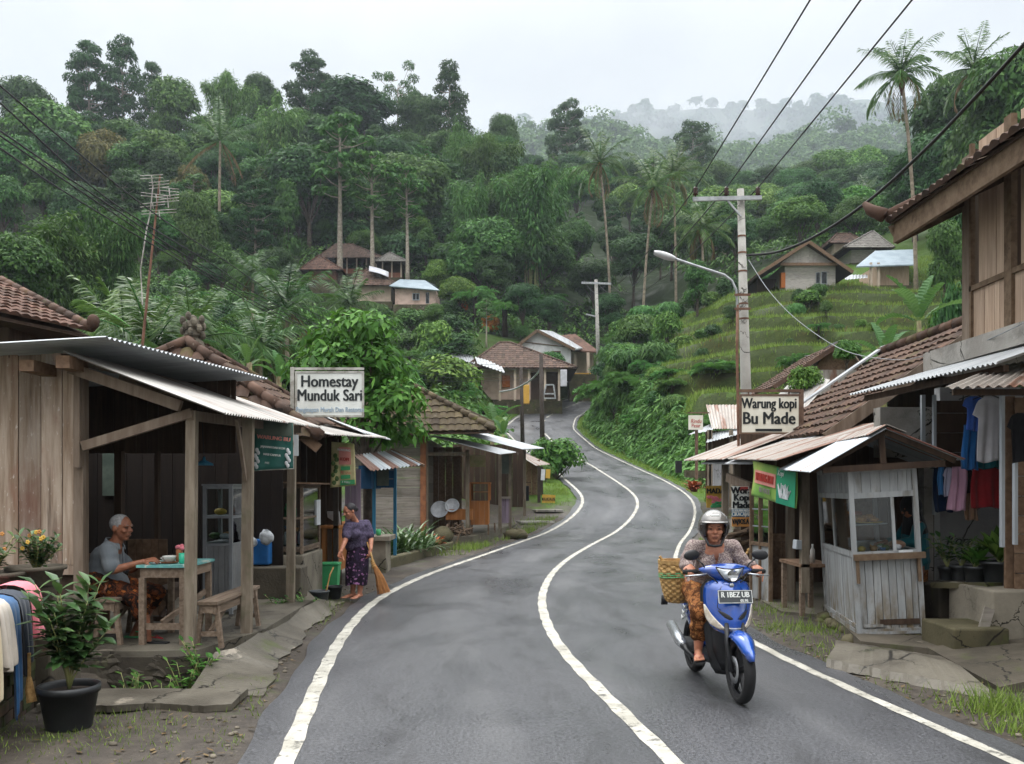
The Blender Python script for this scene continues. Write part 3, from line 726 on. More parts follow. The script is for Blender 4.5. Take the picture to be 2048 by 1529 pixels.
def tree_tiers(key,leaf,h,cw,seed,tiers,per,L,bare,wisp=.28,name='tall_tree',bark='bark_pale',prof=None):
 """layered crown: flattened clumps at the ends of whorled limbs, sky between them"""
 rng=np.random.default_rng(seed);rd=random.Random(seed);mb=MB();trunk_mb(mb,h*.97,h*.014+.06,.015,7,rd,.25);blobs=[]
 for i in range(tiers):
  t_=i/(tiers-1);z=h*(bare+(1-bare)*t_*.96);R=cw/2*(prof(t_)if prof else math.sin(PI*(.18+.72*t_))**.8)
  m_=max(2,int(5.5*R/(cw/2)+1))
  for k in range(m_):
   a=2*PI*(k+rd.random()*.7)/m_+i*1.1;rr_=R*rd.uniform(.45,1.0);zz=z+rd.uniform(-.3,.5)*h/tiers
   x,y=rr_*math.cos(a),rr_*math.sin(a);r=max(cw*wisp*.5*rd.uniform(.7,1.15),.5)
   blobs.append((x,y,zz,r));limb(mb,(0,0,zz-rr_*.35),(x,y,zz-r*.2),h*.004+.02)
 return make_tree(key,name,blob_leaves(blobs,per,L,L*.5,rng,.3,.5),leaf,mb,bark)
def frond(rng,base,az,el,L,n,lw,droop,ll,seg_droop=.6,twist=0.0,hang=.5):
 """one feather leaf: rachis points and leaflet quads"""
 s=np.linspace(0,1,n);dirh=np.array([math.cos(az),math.sin(az),0.0])
 ang=el-droop*s**1.3;dl=L/n
 pts=np.cumsum(np.stack([np.cos(ang)*dl,np.sin(ang)*dl],-1),0)
 p=base+pts[:,:1]*dirh+pts[:,1:]*np.array([0,0,1.0])
 tang=unit(np.gradient(p,axis=0));side=unit(np.cross(tang,np.array([0,0,1.0]))+1e-6)
 out=[]
 for sg in(-1,1):
  k=slice(int(n*.08),n);q=p[k];tt=tang[k];sd=side[k]*sg;m_=len(q);ss=s[k]
  l=ll*(np.sin(PI*(.12+.80*ss))**.7)*rng.uniform(.85,1.1,m_)
  d=unit(sd*.8+tt*.5+np.array([0,0,-1])*(hang+.2*rng.normal(size=(m_,1))))
  out.append(leafq(q,d,l,lw,seg_droop*.5,rng,n=tt+rng.normal(size=tt.shape)*.25))
 return p,np.concatenate(out)
def palm(h,seed,L=4.2,nf=22,dry=3,lean=.08,rt=.16,spread=1.0,sheath=True,nl=46):
 rng=np.random.default_rng(seed);rd=random.Random(seed);mb=MB();a=rd.uniform(0,6)
 pts=[Vector((math.cos(a)*lean*h*(t_**2),math.sin(a)*lean*h*t_**2,h*t_-(.6 if t_==0 else 0)))for t_ in np.linspace(0,1,9)]
 mb.tube(pts,[rt*(1.5 if i==0 else lerp(1.05,.7,i/8))for i in range(9)],8);top=np.array(pts[-1])
 lv=[];dv=[];rach=MB()
 for i in range(nf+dry):
  t_=i/nf;el=lerp(1.45,-.35,min(t_,1))if i<nf else rd.uniform(-.9,-.5)
  az=i*2.399+rd.uniform(-.2,.2)
  p,q=frond(rng,top+np.array([0,0,.15]),az,el,L*rd.uniform(.85,1.08)*(.8 if i<3 else 1),nl,.085,lerp(.55,1.35,min(t_,1))*spread,.95,.5,hang=lerp(.05,.75,min(t_,1)))
  (lv if i<nf else dv).append(q)
  rach.tube([Vector(x)for x in p[::6]],[lerp(.05,.012,k/len(p[::6]))for k in range(len(p[::6]))],4,False)
 root=thing('palm','tree','palm tree')
 mb.build('trunk',M['palm_bark'],root,True);link('crown',raw_mesh('crown',np.concatenate(lv),4,MATS['leaf_palm']),root)
 rach.build('stalks',MATS['leaf_bamboo'],root,True)
 if dv:link('dead_fronds',raw_mesh('dead_fronds',np.concatenate(dv),4,MATS['leaf_palm_dry']),root)
 if sheath:
  nut=MB()
  for i in range(9):nut.ball(top+np.array([rd.uniform(-.4,.4),rd.uniform(-.4,.4),rd.uniform(-.5,-.05)]),.13,8,6)
  nut.build('coconuts',M['coconut'],root,True)
  sh=MB();sh.tube([Vector(top)+Vector((.05,-.1,-1.8)),Vector(top)+Vector((0,-.05,-.8)),Vector(top)+Vector((0,0,.1))],[.1,.3,.16],7);sh.build('sheath',M['palm_sheath'],root,True)
 return root
def bamboo(key,h,cw,seed,nc=16,leaf='leaf_bamboo',L=.42):
 rng=np.random.default_rng(seed);rd=random.Random(seed);mb=MB();lv=[]
 for i in range(nc):
  a=rd.uniform(0,2*PI);R=cw/2*rd.uniform(.25,1);hh=h*rd.uniform(.7,1);x0=rd.uniform(-.6,.6);y0=rd.uniform(-.6,.6)
  t_=np.linspace(0,1,14)
  cx=x0+math.cos(a)*R*t_**2.2;cy_=y0+math.sin(a)*R*t_**2.2;cz=hh*(1.12*t_-.22*t_**4)
  pts=np.stack([cx,cy_,cz],-1);mb.tube([Vector(p)for p in pts],[lerp(.05,.012,q)for q in t_],5,False)
  n=int(150*hh/10);s=rng.uniform(.32,1,n)**.85;q=np.stack([np.interp(s,t_,pts[:,k])for k in range(3)],-1)
  rad=.25+1.15*np.sin(PI*np.clip(s,0,1))**.7*cw/6
  for j in range(5):
   u=shell(n,rng,-.9);rad2=rad*(.55+.6*np.abs(np.sin(s*11+i)));c=q+u*rad2[:,None]*rng.uniform(.3,1,n)[:,None]
   lv.append(leafq(c,u*1.0+np.array([0,0,-.3])+rng.normal(size=u.shape)*.45,rng.uniform(.7,1.3,n)*L,L*.34,.5,rng,n=unit(u+np.array([0,0,.6])+rng.normal(size=u.shape)*.3)))
 return make_tree(key,'bamboo_clump',np.concatenate(lv),leaf,mb,'culm')
def treefern(key,h,seed,L=2.0,nf=15,leaf='leaf_fern'):
 rng=np.random.default_rng(seed);rd=random.Random(seed);mb=MB();mb.tube([(0,0,-.4),(.03,0,h*.5),(0,.02,h)],[.2,.15,.17],8);lv=[];st=MB()
 for i in range(nf):
  p,q=frond(rng,np.array([0,0,h]),i*2.399,rd.uniform(.25,.75),L*rd.uniform(.85,1.1),30,.13,1.35,.5,.2,hang=.15);lv.append(q)
  st.tube([Vector(x)for x in p[::5]],.015,4,False)
 root=make_tree(key,'tree_fern',np.concatenate(lv),leaf,mb,'fern_trunk');root['h']=h+L*.7;st.build('stalks',M['fern_trunk'],root)
 return root
def banana(h,seed,nl=8,L=1.7,w=.36):
 rng=np.random.default_rng(seed);rd=random.Random(seed);root=thing('banana_plant','plant','banana plant');mb=MB()
 mb.tube([(0,0,-.5),(.03,0,h*.5),(.02,.02,h)],[.16,.12,.07],8);mb.build('stem',M['banana_stem'],root,True);lf=MB()
 for i in range(nl):
  az=i*2.4+rd.uniform(-.3,.3);el=lerp(1.4,.5,i/nl);d=Vector((math.cos(az),math.sin(az),0));sd=Vector((-d.y,d.x,0));p=Vector((0,0,h*.97));rows=[]
  LL=L*rd.uniform(.8,1.1);m_=30;tear=[0,0]
  for k in range(m_+1):
   s=k/m_;a=el-(.5+.9*(i/nl))*s**1.5;p=p+(d*math.cos(a)+Vector((0,0,math.sin(a))))*LL/m_
   ww=w*.5*(0.03 if s<.12 else math.sin(PI*min(1,(s-.1)/.92))**.55+.02)*(1+.06*math.sin(s*40+i));nrm=Vector((0,0,math.cos(a)))-d*math.sin(a)
   rp=.012*ww*10*(k%2);wl,wr_=(ww*(rd.uniform(.35,.75)if rd.random()<.13 else rd.uniform(.93,1.0))for _ in(0,1));rows.append([p-sd*wl+nrm*(wl*.35+rp),p-sd*wl*.5+nrm*(wl*.13+rp),p,p+sd*wr_*.5+nrm*(wr_*.13+rp),p+sd*wr_+nrm*(wr_*.35+rp)])
  lf.grid(rows)
 lf.build('leaves',MATS['leaf_banana'],root)
 return root
tree_broad('B1','leaf_dark',15,10,22,60,.62,1);tree_broad('B2','leaf_mid',13,11,24,60,.58,2,bare=.25)
tree_broad('B3','leaf_dark',17,9,24,62,.6,3,bare=.3);tree_broad('B4','leaf_light',11,9,20,60,.58,4,bare=.2)
tree_broad('B5','leaf_yellow',11,10,20,60,.58,5,bare=.2,flat_=.6);tree_broad('B6','leaf_mid',9,5,16,110,.45,6,bare=.15)
tree_broad('B7','leaf_mid',14,8,22,75,.55,12,bare=.35)
tree_tiers('E1','leaf_dark',22,10,21,11,60,.55,.34,.36);tree_tiers('E2','leaf_dark',20,9,22,10,55,.5,.4,.36)
tree_tiers('C1','leaf_dark',20,11,23,13,60,.5,.25,.32,'conifer_like_tree','bark_pale',lambda q:(1-q)**.7*.95+.12)
tree_tiers('U1','leaf_mid',15,13,24,5,60,.42,.62,.24,'umbrella_tree','bark_pale',lambda q:.55+.45*q)
tree_tiers('S1','leaf_mid',16,5,25,6,70,.5,.6,.35,'slender_tree','bark_pale')
bamboo('A1',13,9,31);bamboo('A2',11,8,32);bamboo('A3',9,8,33,18,'leaf_mid')
treefern('F1',2.2,51);treefern('F2',1.0,52,1.6,13);treefern('F3',.25,53,1.3,16)
tree_broad('H1','leaf_mid',2.4,2.6,12,260,.26,71,bare=.02,name='shrub',ell=.42);tree_broad('H2','leaf_light',1.8,2.4,12,260,.24,72,bare=.02,name='shrub',ell=.42)
tree_broad('H3','leaf_dark',3.2,3.0,12,170,.3,73,bare=.05,name='shrub',ell=.42);tree_broad('H4','leaf_bamboo',1.6,2.0,10,330,.34,74,bare=.02,name='shrub',droop=.7,w=.22,ell=.42)
tree_broad('O1','leaf_orange',1.8,1.7,10,420,.22,75,bare=.05,name='shrub',ell=.4)
USED=set()
def plant(key,x,y,h=None,label=None,group=None,sx_=1.0,rz=None,z=None):
 """stands a tree of one kind on the ground; the first one is the original itself"""
 root=PROTO[key];zz=tz(x,y)if z is None else z;s=1.0 if h is None else h/root['h'];rz=random.uniform(0,6.28)if rz is None else rz
 if key not in USED:
  USED.add(key);o=root;o.location=(x,y,zz);o.rotation_euler=(0,0,rz);o['label']=label or 'tree'
  if group:o['group']=group
 else:o=dup(root,(x,y,zz),rz,label,group)
 o.scale=(s*sx_,s*sx_,s)
 if not group and 'group' in o.keys():del o['group']
 return o
def plant_px(key,px,top,Y,label=None,group=None,wpx=None,rz=None):
 x=PX(px,Y);z=tz(x,Y);h=max(PZ(top,Y)-z,1.0);sx_=1.0
 if wpx:
  r=PROTO[key];cr=[c for c in r.children if c.name.startswith(('crown','leaves'))][0]
  w0=max(v.co.x for v in cr.data.vertices)-min(v.co.x for v in cr.data.vertices);sx_=(wpx*Y/FPX)/(w0*h/r['h'])
 return plant(key,x,Y,h,label,group,sx_,rz)
def palm_px(px,top,Y,L,label,seed,**k):
 x=PX(px,Y);z=tz(x,Y);h=max(PZ(top,Y)-z-L*.72,.8);o=palm(h,seed,L,**k);o.location=(x,Y,z);o.rotation_euler=(0,0,seed*1.7);o['label']=label;return o
def banana_px(px,top,Y,L,label,seed,nl=7,w=.36,rz=0.0):
 x=PX(px,Y);z=tz(x,Y);h=max(PZ(top,Y)-z-L*.85,.4);o=banana(h,seed,nl,L,w);o.location=(x,Y,z);o.rotation_euler=(0,0,rz);o['label']=label;return o
def on_ground(px,base):
 """distance at which the ground of this photo column is seen at row base"""
 Y=np.arange(32,240,.5);py=HY-(terrain((px-CX)*Y/FPX,Y)-CAMH)*FPX/Y;k=np.nonzero(py<=base)[0]
 return float(Y[k[0]])if len(k)else 120.0
FG='trees of the forested hillside'
for k,px,top,Y,lab,w in[('B1',50,158,190,'bushy dark tree on the ridge beside two bare pale stems',120),('E1',178,76,195,'tall dark emergent tree, wider of the ridge-top pair',118),('E2',246,73,200,'tall slim dark emergent tree of the ridge-top pair',92),('E2',303,120,198,'shorter gappy tree beside the ridge-top emergent pair',60),('B7',350,155,185,'dark ragged tree between the emergent pair and a drooping bamboo',110),('A1',462,132,180,'feathery drooping bamboo with one tip above the ridge line',130),('B3',525,152,195,'rounded dark tree on the ridge behind pale bamboo',95),('E1',625,104,200,'tall airy round-topped tree above the middle of the ridge',115),('B3',715,172,195,'broad dark dome-shaped tree left of the umbrella-shaped one',190),('U1',795,136,205,'thin umbrella-shaped tree standing clear on the skyline',112),('C1',897,122,195,'tall conical dark tree with a pale trunk on the skyline',128),('B1',835,190,200,'dark round tree tucked between the umbrella and conical trees',100),('B2',1000,226,215,'small round tree at the low end of the ridge',80),('B5',205,262,150,'yellow-brown flat-topped tree halfway up the forested hill',130),('B4',110,208,165,'large fresh green dome-shaped tree under the ridge',200),('A2',560,195,160,'pale drooping bamboo on the forested slope below the ridge',140),('B7',330,265,150,'dense dark round tree beside the yellow-brown one',130),('B3',640,250,170,'massive dark tree with long pale trunk in mid forest',180),('B5',385,330,140,'olive-tinged tree beside the tall upright palm',90),('S1',680,235,120,'slender tree with long bare pale trunk above the hillside huts',130),('S1',745,300,118,'slender tree with slanting pale trunk above the hillside huts',110),('S1',815,330,118,'thin pale forked tree above the metal-roofed house',90),('B6',572,355,118,'small conical pale green tree in front of the dark forest',75),('A1',985,255,150,'tallest light green bamboo grove on the ridge shoulder',150),('A2',925,245,155,'light green bamboo on the ridge shoulder beside the conical tree',100),('A1',1060,310,120,'big billowing light green bamboo above the lower village',190),('A2',940,350,120,'billowing bamboo grove between two darker trees',130),('E1',1135,196,256,'dark tall tree alone on the far skyline',95),('E2',1385,242,256,'wide layered tree on the hazy middle hill',100),('B2',380,380,105,'bright green bushy tree behind the aerial mast',120),('A3',95,425,62,'large dark bamboo clump above the clay roof',240),('A3',225,405,66,'tall pale bamboo clump beside the aerial mast',150),('B7',40,470,55,'dark bushy tree behind the clay roof at the edge',170)]:
 plant_px(k,px,top,Y,lab,None,w)
for i,(px,top,Y,L,lab)in enumerate([(1222,268,112,5.0,'slim leaning coconut palm, shorter of the pair beside the bamboo'),(1283,312,106,5.4,'tall coconut palm with long bare trunk above the road bend'),(1352,300,116,5.0,'coconut palm with drooping dry fronds behind the tallest one'),(1408,400,96,4.2,'low coconut palm beside the concrete power pole crossarm'),(1832,74,78,4.3,'tall coconut palm with nuts rising over the gabled grey house'),(1965,60,84,4.6,'coconut palm half hidden by trees and the wooden upper storey'),(1722,355,165,5.0,'distant coconut palm above the small upper huts'),(1790,400,150,5.0,'distant coconut palm beside the upper huts under the cable')]):
 palm_px(px,top,Y,L,lab,41+i,lean=.06,rt=.17,nf=20)
palm_px(438,212,118,6.5,'tall palm with upright fronds standing in front of the forest',55,nf=14,spread=.42,sheath=False,nl=56,lean=.01,rt=.22)
for i,(px,top,Y,L,lab)in enumerate([(245,575,38,3.6,'low coconut palm behind the corrugated roof ridge'),(385,585,42,3.4,'low wide coconut palm behind the carved roof finial'),(575,525,60,4.4,'young coconut palm with upright fronds above the bright tree'),(700,552,88,4.2,'young coconut palm in front of the hillside huts'),(300,600,34,3.0,'dark low coconut palm beside the aerial mast foot'),(520,610,52,3.8,'low palm with dry hanging fronds behind the homestay sign'),(505,505,84,3.0,'small palm at the forest edge below the slope')]):
 palm_px(px,top,Y,L,lab,61+i,nf=18,dry=2,sheath=False,lean=.02,spread=.9)
LAB={'B1':'dark broadleaf tree packed into the forested hillside','B2':'mid green spreading tree packed into the forested hillside','B3':'tall dark dome-crowned tree packed into the forested hillside','B4':'light green rounded tree packed into the forested hillside','B7':'ragged mid green tree packed into the forested hillside','E1':'layered tall tree packed into the forested hillside','A2':'drooping bamboo clump packed into the forested hillside','S1':'slender pale-trunked tree packed into the forested hillside','B5':'olive yellow tree packed into the forested hillside','B6':'small pointed tree packed into the forested hillside'}
def clear(px,py_base,Y):
 return(600<px<890 and 95<Y<132)
rd=random.Random(5)
for Y,hmin,hmax in((96,4,6),(104,6,9),(118,9,13),(132,10,15),(147,11,16),(163,11,16),(180,11,15),(197,9,13)):
 px=-160+rd.uniform(0,40)
 while px<1130-(Y-104)*1.2:
  x=PX(px,Y);y=Y+rd.uniform(-6,6)
  if not clear(px,0,y):
   k=rd.choice(['B1','B1','B3','B3','B2','B7','B7','E1','B2','S1','B4','B7','B6'])
   plant(k,x,y,rd.uniform(hmin,hmax)*(.8 if k in('B4','B5','B6')else 1.1 if k=='E1' else 1),LAB[k],FG,rd.uniform(.85,1.15))
  px+=FPX/Y*rd.uniform(5.0,7.5)
for Y,a,b in((134,540,1060),(140,480,1080),(128,880,1120)):
 px=a
 while px<b:
  k=rd.choice(['B6','H3','B4','B1','H1','B2']);plant(k,PX(px,Y),Y+rd.uniform(-2,3),rd.uniform(4,7),{'H3':'dense dark bush under the tall trees above the hillside huts','H1':'mid green bush under the tall trees above the hillside huts'}.get(k,LAB.get(k)),'bushes above the hillside huts' if k[0]=='H' else FG,1.1);px+=FPX/Y*rd.uniform(2.5,4.2)
G2='trees of the valley behind the road bend'
LAB2={k:v.replace('packed into the forested hillside','in the valley behind the road bend')for k,v in LAB.items()}
for Y,a,b,hmin,hmax in((112,960,1240,5,8),(126,1080,1560,6,10),(142,1120,1780,7,11),(160,1150,1800,8,12),(185,1130,1850,8,13),(215,1060,1850,9,14),(238,1050,1850,10,16),(258,1040,1900,10,16)):
 px=a+rd.uniform(0,40)
 while px<b:
  x=PX(px,Y);k=rd.choice(['B1','B2','B2','B7','B4','E1','B3','S1','B1'])
  plant(k,x,Y+rd.uniform(-5,5),rd.uniform(hmin,hmax),LAB2[k],G2,rd.uniform(.85,1.2));px+=FPX/Y*rd.uniform(5,8)
for k,px,top,Y,lab,w in[('B1',1905,165,98,'big dark tree behind the two coconut palms',200),('B7',2045,95,76,'towering leafy tree over the wooden upper storey',220),('B3',1830,300,100,'dark dense tree at the foot of the tall palm',150),('B2',1985,190,80,'glossy mid green tree in front of the towering leafy one',200),('B1',1880,262,94,'dark round tree behind the palm trunk',170),('B4',1945,310,72,'light green tree beside the tiled eave',130),('B7',1895,440,60,'bushy tree beside the blue-roofed hut',90),('B3',1930,380,62,'dark tree close behind the tiled eave',110),('H3',1905,560,34,'dark glossy bush against the plank wall corner',80),('H1',1880,600,40,'mid green bush beside the big banana plant',80)]:
 plant_px(k,px,top,Y,lab,None,w)
G3='trees of the slope above the upper huts'
LAB3={k:v.replace('packed into the forested hillside','on the slope above the upper huts')for k,v in LAB.items()}
for Y,a,b,hmin,hmax in((112,1480,2300,5,8),(128,1420,2300,6,10),(145,1400,2300,8,12),(168,1350,2250,8,13),(200,1300,2200,8,13)):
 px=a+rd.uniform(0,40)
 while px<b:
  x=PX(px,Y);k=rd.choice(['B1','B2','B2','B7','B4','E1','S1','B3'])
  plant(k,x,Y+rd.uniform(-5,5),rd.uniform(hmin,hmax),LAB3[k],G3,rd.uniform(.9,1.25));px+=FPX/Y*rd.uniform(5,7.5)
GS='shrubs on the slopes around the village'
SL={'H1':'rounded mid green shrub on the slope around the village','H2':'rounded light green shrub on the slope around the village','H3':'rounded dark shrub on the slope around the village','H4':'drooping narrow-leaved shrub on the slope around the village','F1':'tree fern on the slope around the village','F3':'ground fern on the slope around the village','F2':'low tree fern on the slope around the village'}
def houses_zone(px,Y):return(930<px<1200 and Y>78)or(600<px<890 and 95<Y<125)
for Y,a,b,hmin,hmax in((24,-100,560,1.5,2.6),(33,-60,620,1.5,3.0),(44,0,640,1.5,3.2),(54,-40,800,1.8,3.4),(66,-40,980,1.8,3.4),(76,-60,960,1.8,3.4),(86,350,1000,1.5,3),(94,360,1120,1.5,3),(105,460,1240,2,3.5)):
 px=a
 while px<b:
  if not houses_zone(px,Y):
   k=rd.choice(['H1','H1','H2','H3','H4','H3','F1','F3']);x=PX(px,Y);y=Y+rd.uniform(-3,3)
   if x<rl(y)-1.8:plant(k,x,y,rd.uniform(hmin,hmax),SL[k],GS,rd.uniform(.9,1.4))
  px+=FPX/Y*rd.uniform(1.6,3.0)
for y in np.arange(44,100,1.7):
 for k_ in range(1 if y<66 else 2):
  k=rd.choice(['H4','H4','F3','F3','H1','H2','H3']);x=rr(y)+rd.uniform(2.2,4.2)+(1.5*k_)+max(0,(y-70)*.03)
  plant(k,x,y,rd.uniform(.8,1.2)if y<66 else rd.uniform(1.5,2.3),SL[k],GS,rd.uniform(.9,1.3))
for y,a,b in((60,9.5,12),(66,9.5,14),(70,9.5,17),(90,14,26),(96,16,32)):
 x=a
 while x<b:
  k=rd.choice(['H1','H2','H3','H4','H1']);plant(k,x,y+rd.uniform(-1.5,1.5),rd.uniform(1.2,2.6)*(.6 if y<80 else 1),SL[k],GS,1.1);x+=rd.uniform(1.3,3.0)
for i in range(34):
 y=rd.uniform(47,76);x=rr(y)+rd.uniform(3,22);k=rd.choice(['H1','H2','H3','H4','F3','H2']);plant(k,x,y,rd.uniform(.6,1.5),SL[k],GS,rd.uniform(.9,1.5))
for k,px,top,bs,lab,w in[('H2',1333,622,690,'round bright shrub at the top of the terraces',75),('H1',1270,640,705,'large pale shrub above the bank',80),('F1',1590,690,785,'shaggy tree fern on the terraces below the grey house',85),('F1',1637,640,690,'small tree fern under the grey house windows',50),('H1',1652,600,638,'round clipped bush on the grassy terrace',34),('H1',1637,565,615,'small clipped tree in front of the grey house',40),('O1',980,628,668,'bright orange leafed shrub below the tree ferns',32),('O1',925,600,624,'small orange shrub beside the tree fern',18),('F1',950,560,645,'broad pale tree fern above the orange shrub',110),('F1',1010,580,675,'widest tree fern above the village houses',130),('F1',1090,575,645,'tree fern at the dark forest edge',100),('H2',870,640,720,'grey-green shrub behind the bright roadside tree',90),('H1',1045,650,690,'bluish shrub beside the orange shrub',40),('B6',1395,520,640,'slender leafy tree under the street lamp',70),('B7',955,460,570,'pale yellowish flowering tree at the forest edge',70),('B4',875,520,610,'round bright tree beside the metal-roofed house',70)]:
 plant_px(k,px,top,on_ground(px,bs),lab,None,w)
for i,(px,top,Y,L,lab,nl,rz)in enumerate([(1838,545,30,1.9,'big banana plant with broad upright leaves beside the plank wall',7,.4),(1768,640,34,1.8,'banana plant with a torn drooping leaf beside the tarp gable',6,2.2),(1790,672,24,.8,'small banana plant behind the mossy concrete ledge',5,1.0),(497,668,24,.9,'banana plant with a pale upright leaf behind the tiled ridge',4,.2),(560,695,26,1.0,'banana plant with dark drooping leaves beside the homestay sign',5,2.6),(985,795,40,1.6,'banana plant with wide upright leaves behind the mossy roof',5,1.6),(1006,822,38,1.2,'lower banana plant behind the mossy roof edge',4,.3),(345,640,34,1.2,'banana plant with a tall pale leaf behind the roof finial',4,1.9)]):
 banana_px(px,top,Y,L,lab,81+i,nl,.25*L+.02,rz)
def undergrowth():
 rng=np.random.default_rng(3);out=[]
 n=5200;px=rng.uniform(-200,2300,n);Y=42*(235/42)**rng.uniform(0,1,n);x=(px-CX)*Y/FPX
 ok=((x<rl(np.clip(Y,0,110))-3)|(x>rr(np.clip(Y,0,110))+4.5))&~((px>600)&(px<890)&(Y>104)&(Y<124))&~((px>930)&(px<1200)&(Y>80)&(Y<100))&~((x>9)&(x<48)&(Y<110)&(Y>40))
 x,Y=x[ok],Y[ok];z=terrain(x,Y)
 for i in range(len(x)):
  m_=46;u=shell(m_,rng,-.1);r=rng.uniform(.9,2.1)*(1.45 if Y[i]>90 else 1);L=.35+Y[i]*.0024
  nn=unit(u+np.array([0,0,.4])+rng.normal(size=u.shape)*.3);c=np.array([x[i],Y[i],z[i]])+u*r*np.array([1,1,.75])*rng.uniform(.6,1,(m_,1))
  out.append(leafq(c,np.cross(nn,rng.normal(size=u.shape)),rng.uniform(.7,1.3,m_)*L,L*.5,.4,rng,n=nn))
 props(link('undergrowth',raw_mesh('undergrowth',np.concatenate(out),4,MATS['leaf_mid'])),kind='stuff')
undergrowth()
def bank():
 rng=np.random.default_rng(12);out=[];n=850;Y=rng.uniform(41,99,n);x=rr(Y)+1.4+rng.uniform(0,1,n)**1.2*np.interp(Y,[41,62,72,99],[1.7,2.0,5.5,8]);z=terrain(x,Y)
 for i in range(n):
  m_=60;u=shell(m_,rng,-.2);r=rng.uniform(.35,.85);nn=unit(u+np.array([0,0,.3])+rng.normal(size=u.shape)*.3);c=np.array([x[i],Y[i],z[i]])+u*r*rng.uniform(.6,1,(m_,1))
  L=rng.uniform(.3,.55);out.append(leafq(c,np.cross(nn,rng.normal(size=u.shape))+u*.5,rng.uniform(.7,1.3,m_)*L,L*rng.uniform(.22,.45),.7,rng,n=nn))
 props(link('undergrowth',raw_mesh('undergrowth',np.concatenate(out),4,MATS['leaf_fern'])),kind='stuff')
bank()
def canopy(name,H,n,rr0,L,leaf,seed,big=1.5):
 rng=np.random.default_rng(seed);R,K,_=H.shape;out=[]
 i=rng.uniform(0,R*.8,n);k=rng.uniform(0,K-1.01,n);i0=i.astype(int);k0=k.astype(int);fi=(i-i0)[:,None];fk=(k-k0)[:,None]
 p=(H[i0,k0]*(1-fi)+H[np.minimum(i0+1,R-1),k0]*fi)*(1-fk)+(H[i0,k0+1]*(1-fi)+H[np.minimum(i0+1,R-1),k0+1]*fi)*fk
 for q in p:
  m_=42;nb=3;r0=rr0*rng.choice([.55,.8,1.0,big],p=[.35,.3,.25,.1]);hh=r0*rng.uniform(.3,1.6)
  for b in range(nb):
   r=r0*rng.uniform(.45,.85);c0=q+np.array([rng.uniform(-1,1)*r0*.6,rng.uniform(-1,1)*r0*.6,hh+rng.uniform(-.3,.5)*r0]);u=shell(m_,rng,-.3)
   nn=unit(u+np.array([0,0,.4])+rng.normal(size=u.shape)*.3);out.append(leafq(c0+u*r*np.array([1,1,.7]),np.cross(nn,rng.normal(size=u.shape)),rng.uniform(.7,1.3,m_)*L,L*.7,.2,rng,n=nn))
 props(link(name,raw_mesh(name,np.concatenate(out),4,MATS[leaf])),kind='stuff')
canopy('forest',HILL_A,3000,10.5,3.6,'leaf_mid',8);canopy('forest',HILL_B,2200,20.0,11.0,'leaf_dark',9,.8)
def blades(x,y,h,w,rng,lean=.35):
 n=len(x);z=terrain(x,y)-.02;a=rng.uniform(0,2*PI,n);ca,sa=np.cos(a),np.sin(a);h=h*rng.uniform(.5,1.25,n);l=h*rng.uniform(.1,1.0,n)*lean*1.6;b=rng.uniform(0,2*PI,n)
 base=np.stack([x,y,z],-1);sd=np.stack([ca,sa,0*ca],-1)*(w*.5);tip=base+np.stack([np.cos(b)*l,np.sin(b)*l,h],-1)
 return np.stack([base-sd,base+sd,tip],1).reshape(-1,3)
def grass():
 rng=np.random.default_rng(4);out=[]
 n=230000;x=rng.uniform(8.5,46,n);y=rng.uniform(43,92,n);m_,fr,_,_=terraces(x,y,slope_base(x,y))
 ok=(x>rr(y)+2.4)&((m_<.4)&(rng.random(n)<.35)|(fr<.34)|(fr>.97)|(rng.random(n)<.10))&(np.sin(x*1.3+np.sin(y))+np.sin(y*1.7+x*.4)+rng.normal(size=n)*.8>-1.5)
 out.append(blades(x[ok],y[ok],.34,.07,rng))
 n=26000;y=rng.uniform(40,98,n);x=rr(y)+.3+rng.uniform(0,1,n)**.8*3.0;out.append(blades(x,y,.16,.035,rng))
 n=9000;y=rng.uniform(22,50,n);x=rl(y)-.5-np.abs(rng.normal(size=n))*.55;ok=np.sin(y*2.1)+np.sin(y*.8+1)+rng.normal(size=n)*.5>.3;out.append(blades(x[ok],y[ok],.17,.02,rng))
 n=5000;y=rng.uniform(17,40,n);x=rr(y)+.5+np.abs(rng.normal(size=n))*.5;ok=np.sin(y*2.4)+rng.normal(size=n)*.5>.4;out.append(blades(x[ok],y[ok],.16,.02,rng))
 for cx,cy,r,m_,h in((3.62,6.75,.14,300,.2),(3.45,6.2,.12,160,.13),(2.9,9.3,.5,500,.09),(3.3,8.7,.45,400,.08),(-2.25,11.5,.3,200,.1),(-1.95,7.0,.18,130,.07),(-2.9,6.6,.25,160,.07),(-2.75,12.4,.3,260,.14),(2.6,5.5,.1,90,.08),(-2.6,6.2,.35,500,.05),(-3.2,6.0,.3,400,.05),(-1.75,6.0,.12,160,.05),(-2.4,7.6,.25,260,.06),(3.6,6.9,.35,360,.07),(3.3,10.6,.3,420,.12),(3.5,12.2,.3,300,.12),(2.95,7.6,.2,200,.07)):
  gx,gy=cx+rng.normal(size=m_)*r,cy+rng.normal(size=m_)*r;ok=(gx>rr(gy)+.34)|(gx<rl(gy)-.34);out.append(blades(gx[ok],gy[ok],h,.012,rng,.6))
 props(link('grass',raw_mesh('grass',np.concatenate(out),3,MATS['grass_blade'])),kind='stuff')
 n=9000;x=rng.uniform(8.5,40,n);y=rng.uniform(43,90,n);ok=(x>rr(y)+2.6)&(np.sin(x*.9)+np.sin(y*.7+x*.3)>1.0)
 props(link('dry_grass',raw_mesh('dry_grass',blades(x[ok],y[ok],.45,.07,rng),3,MATS['grass_dry'])),kind='stuff')
grass()
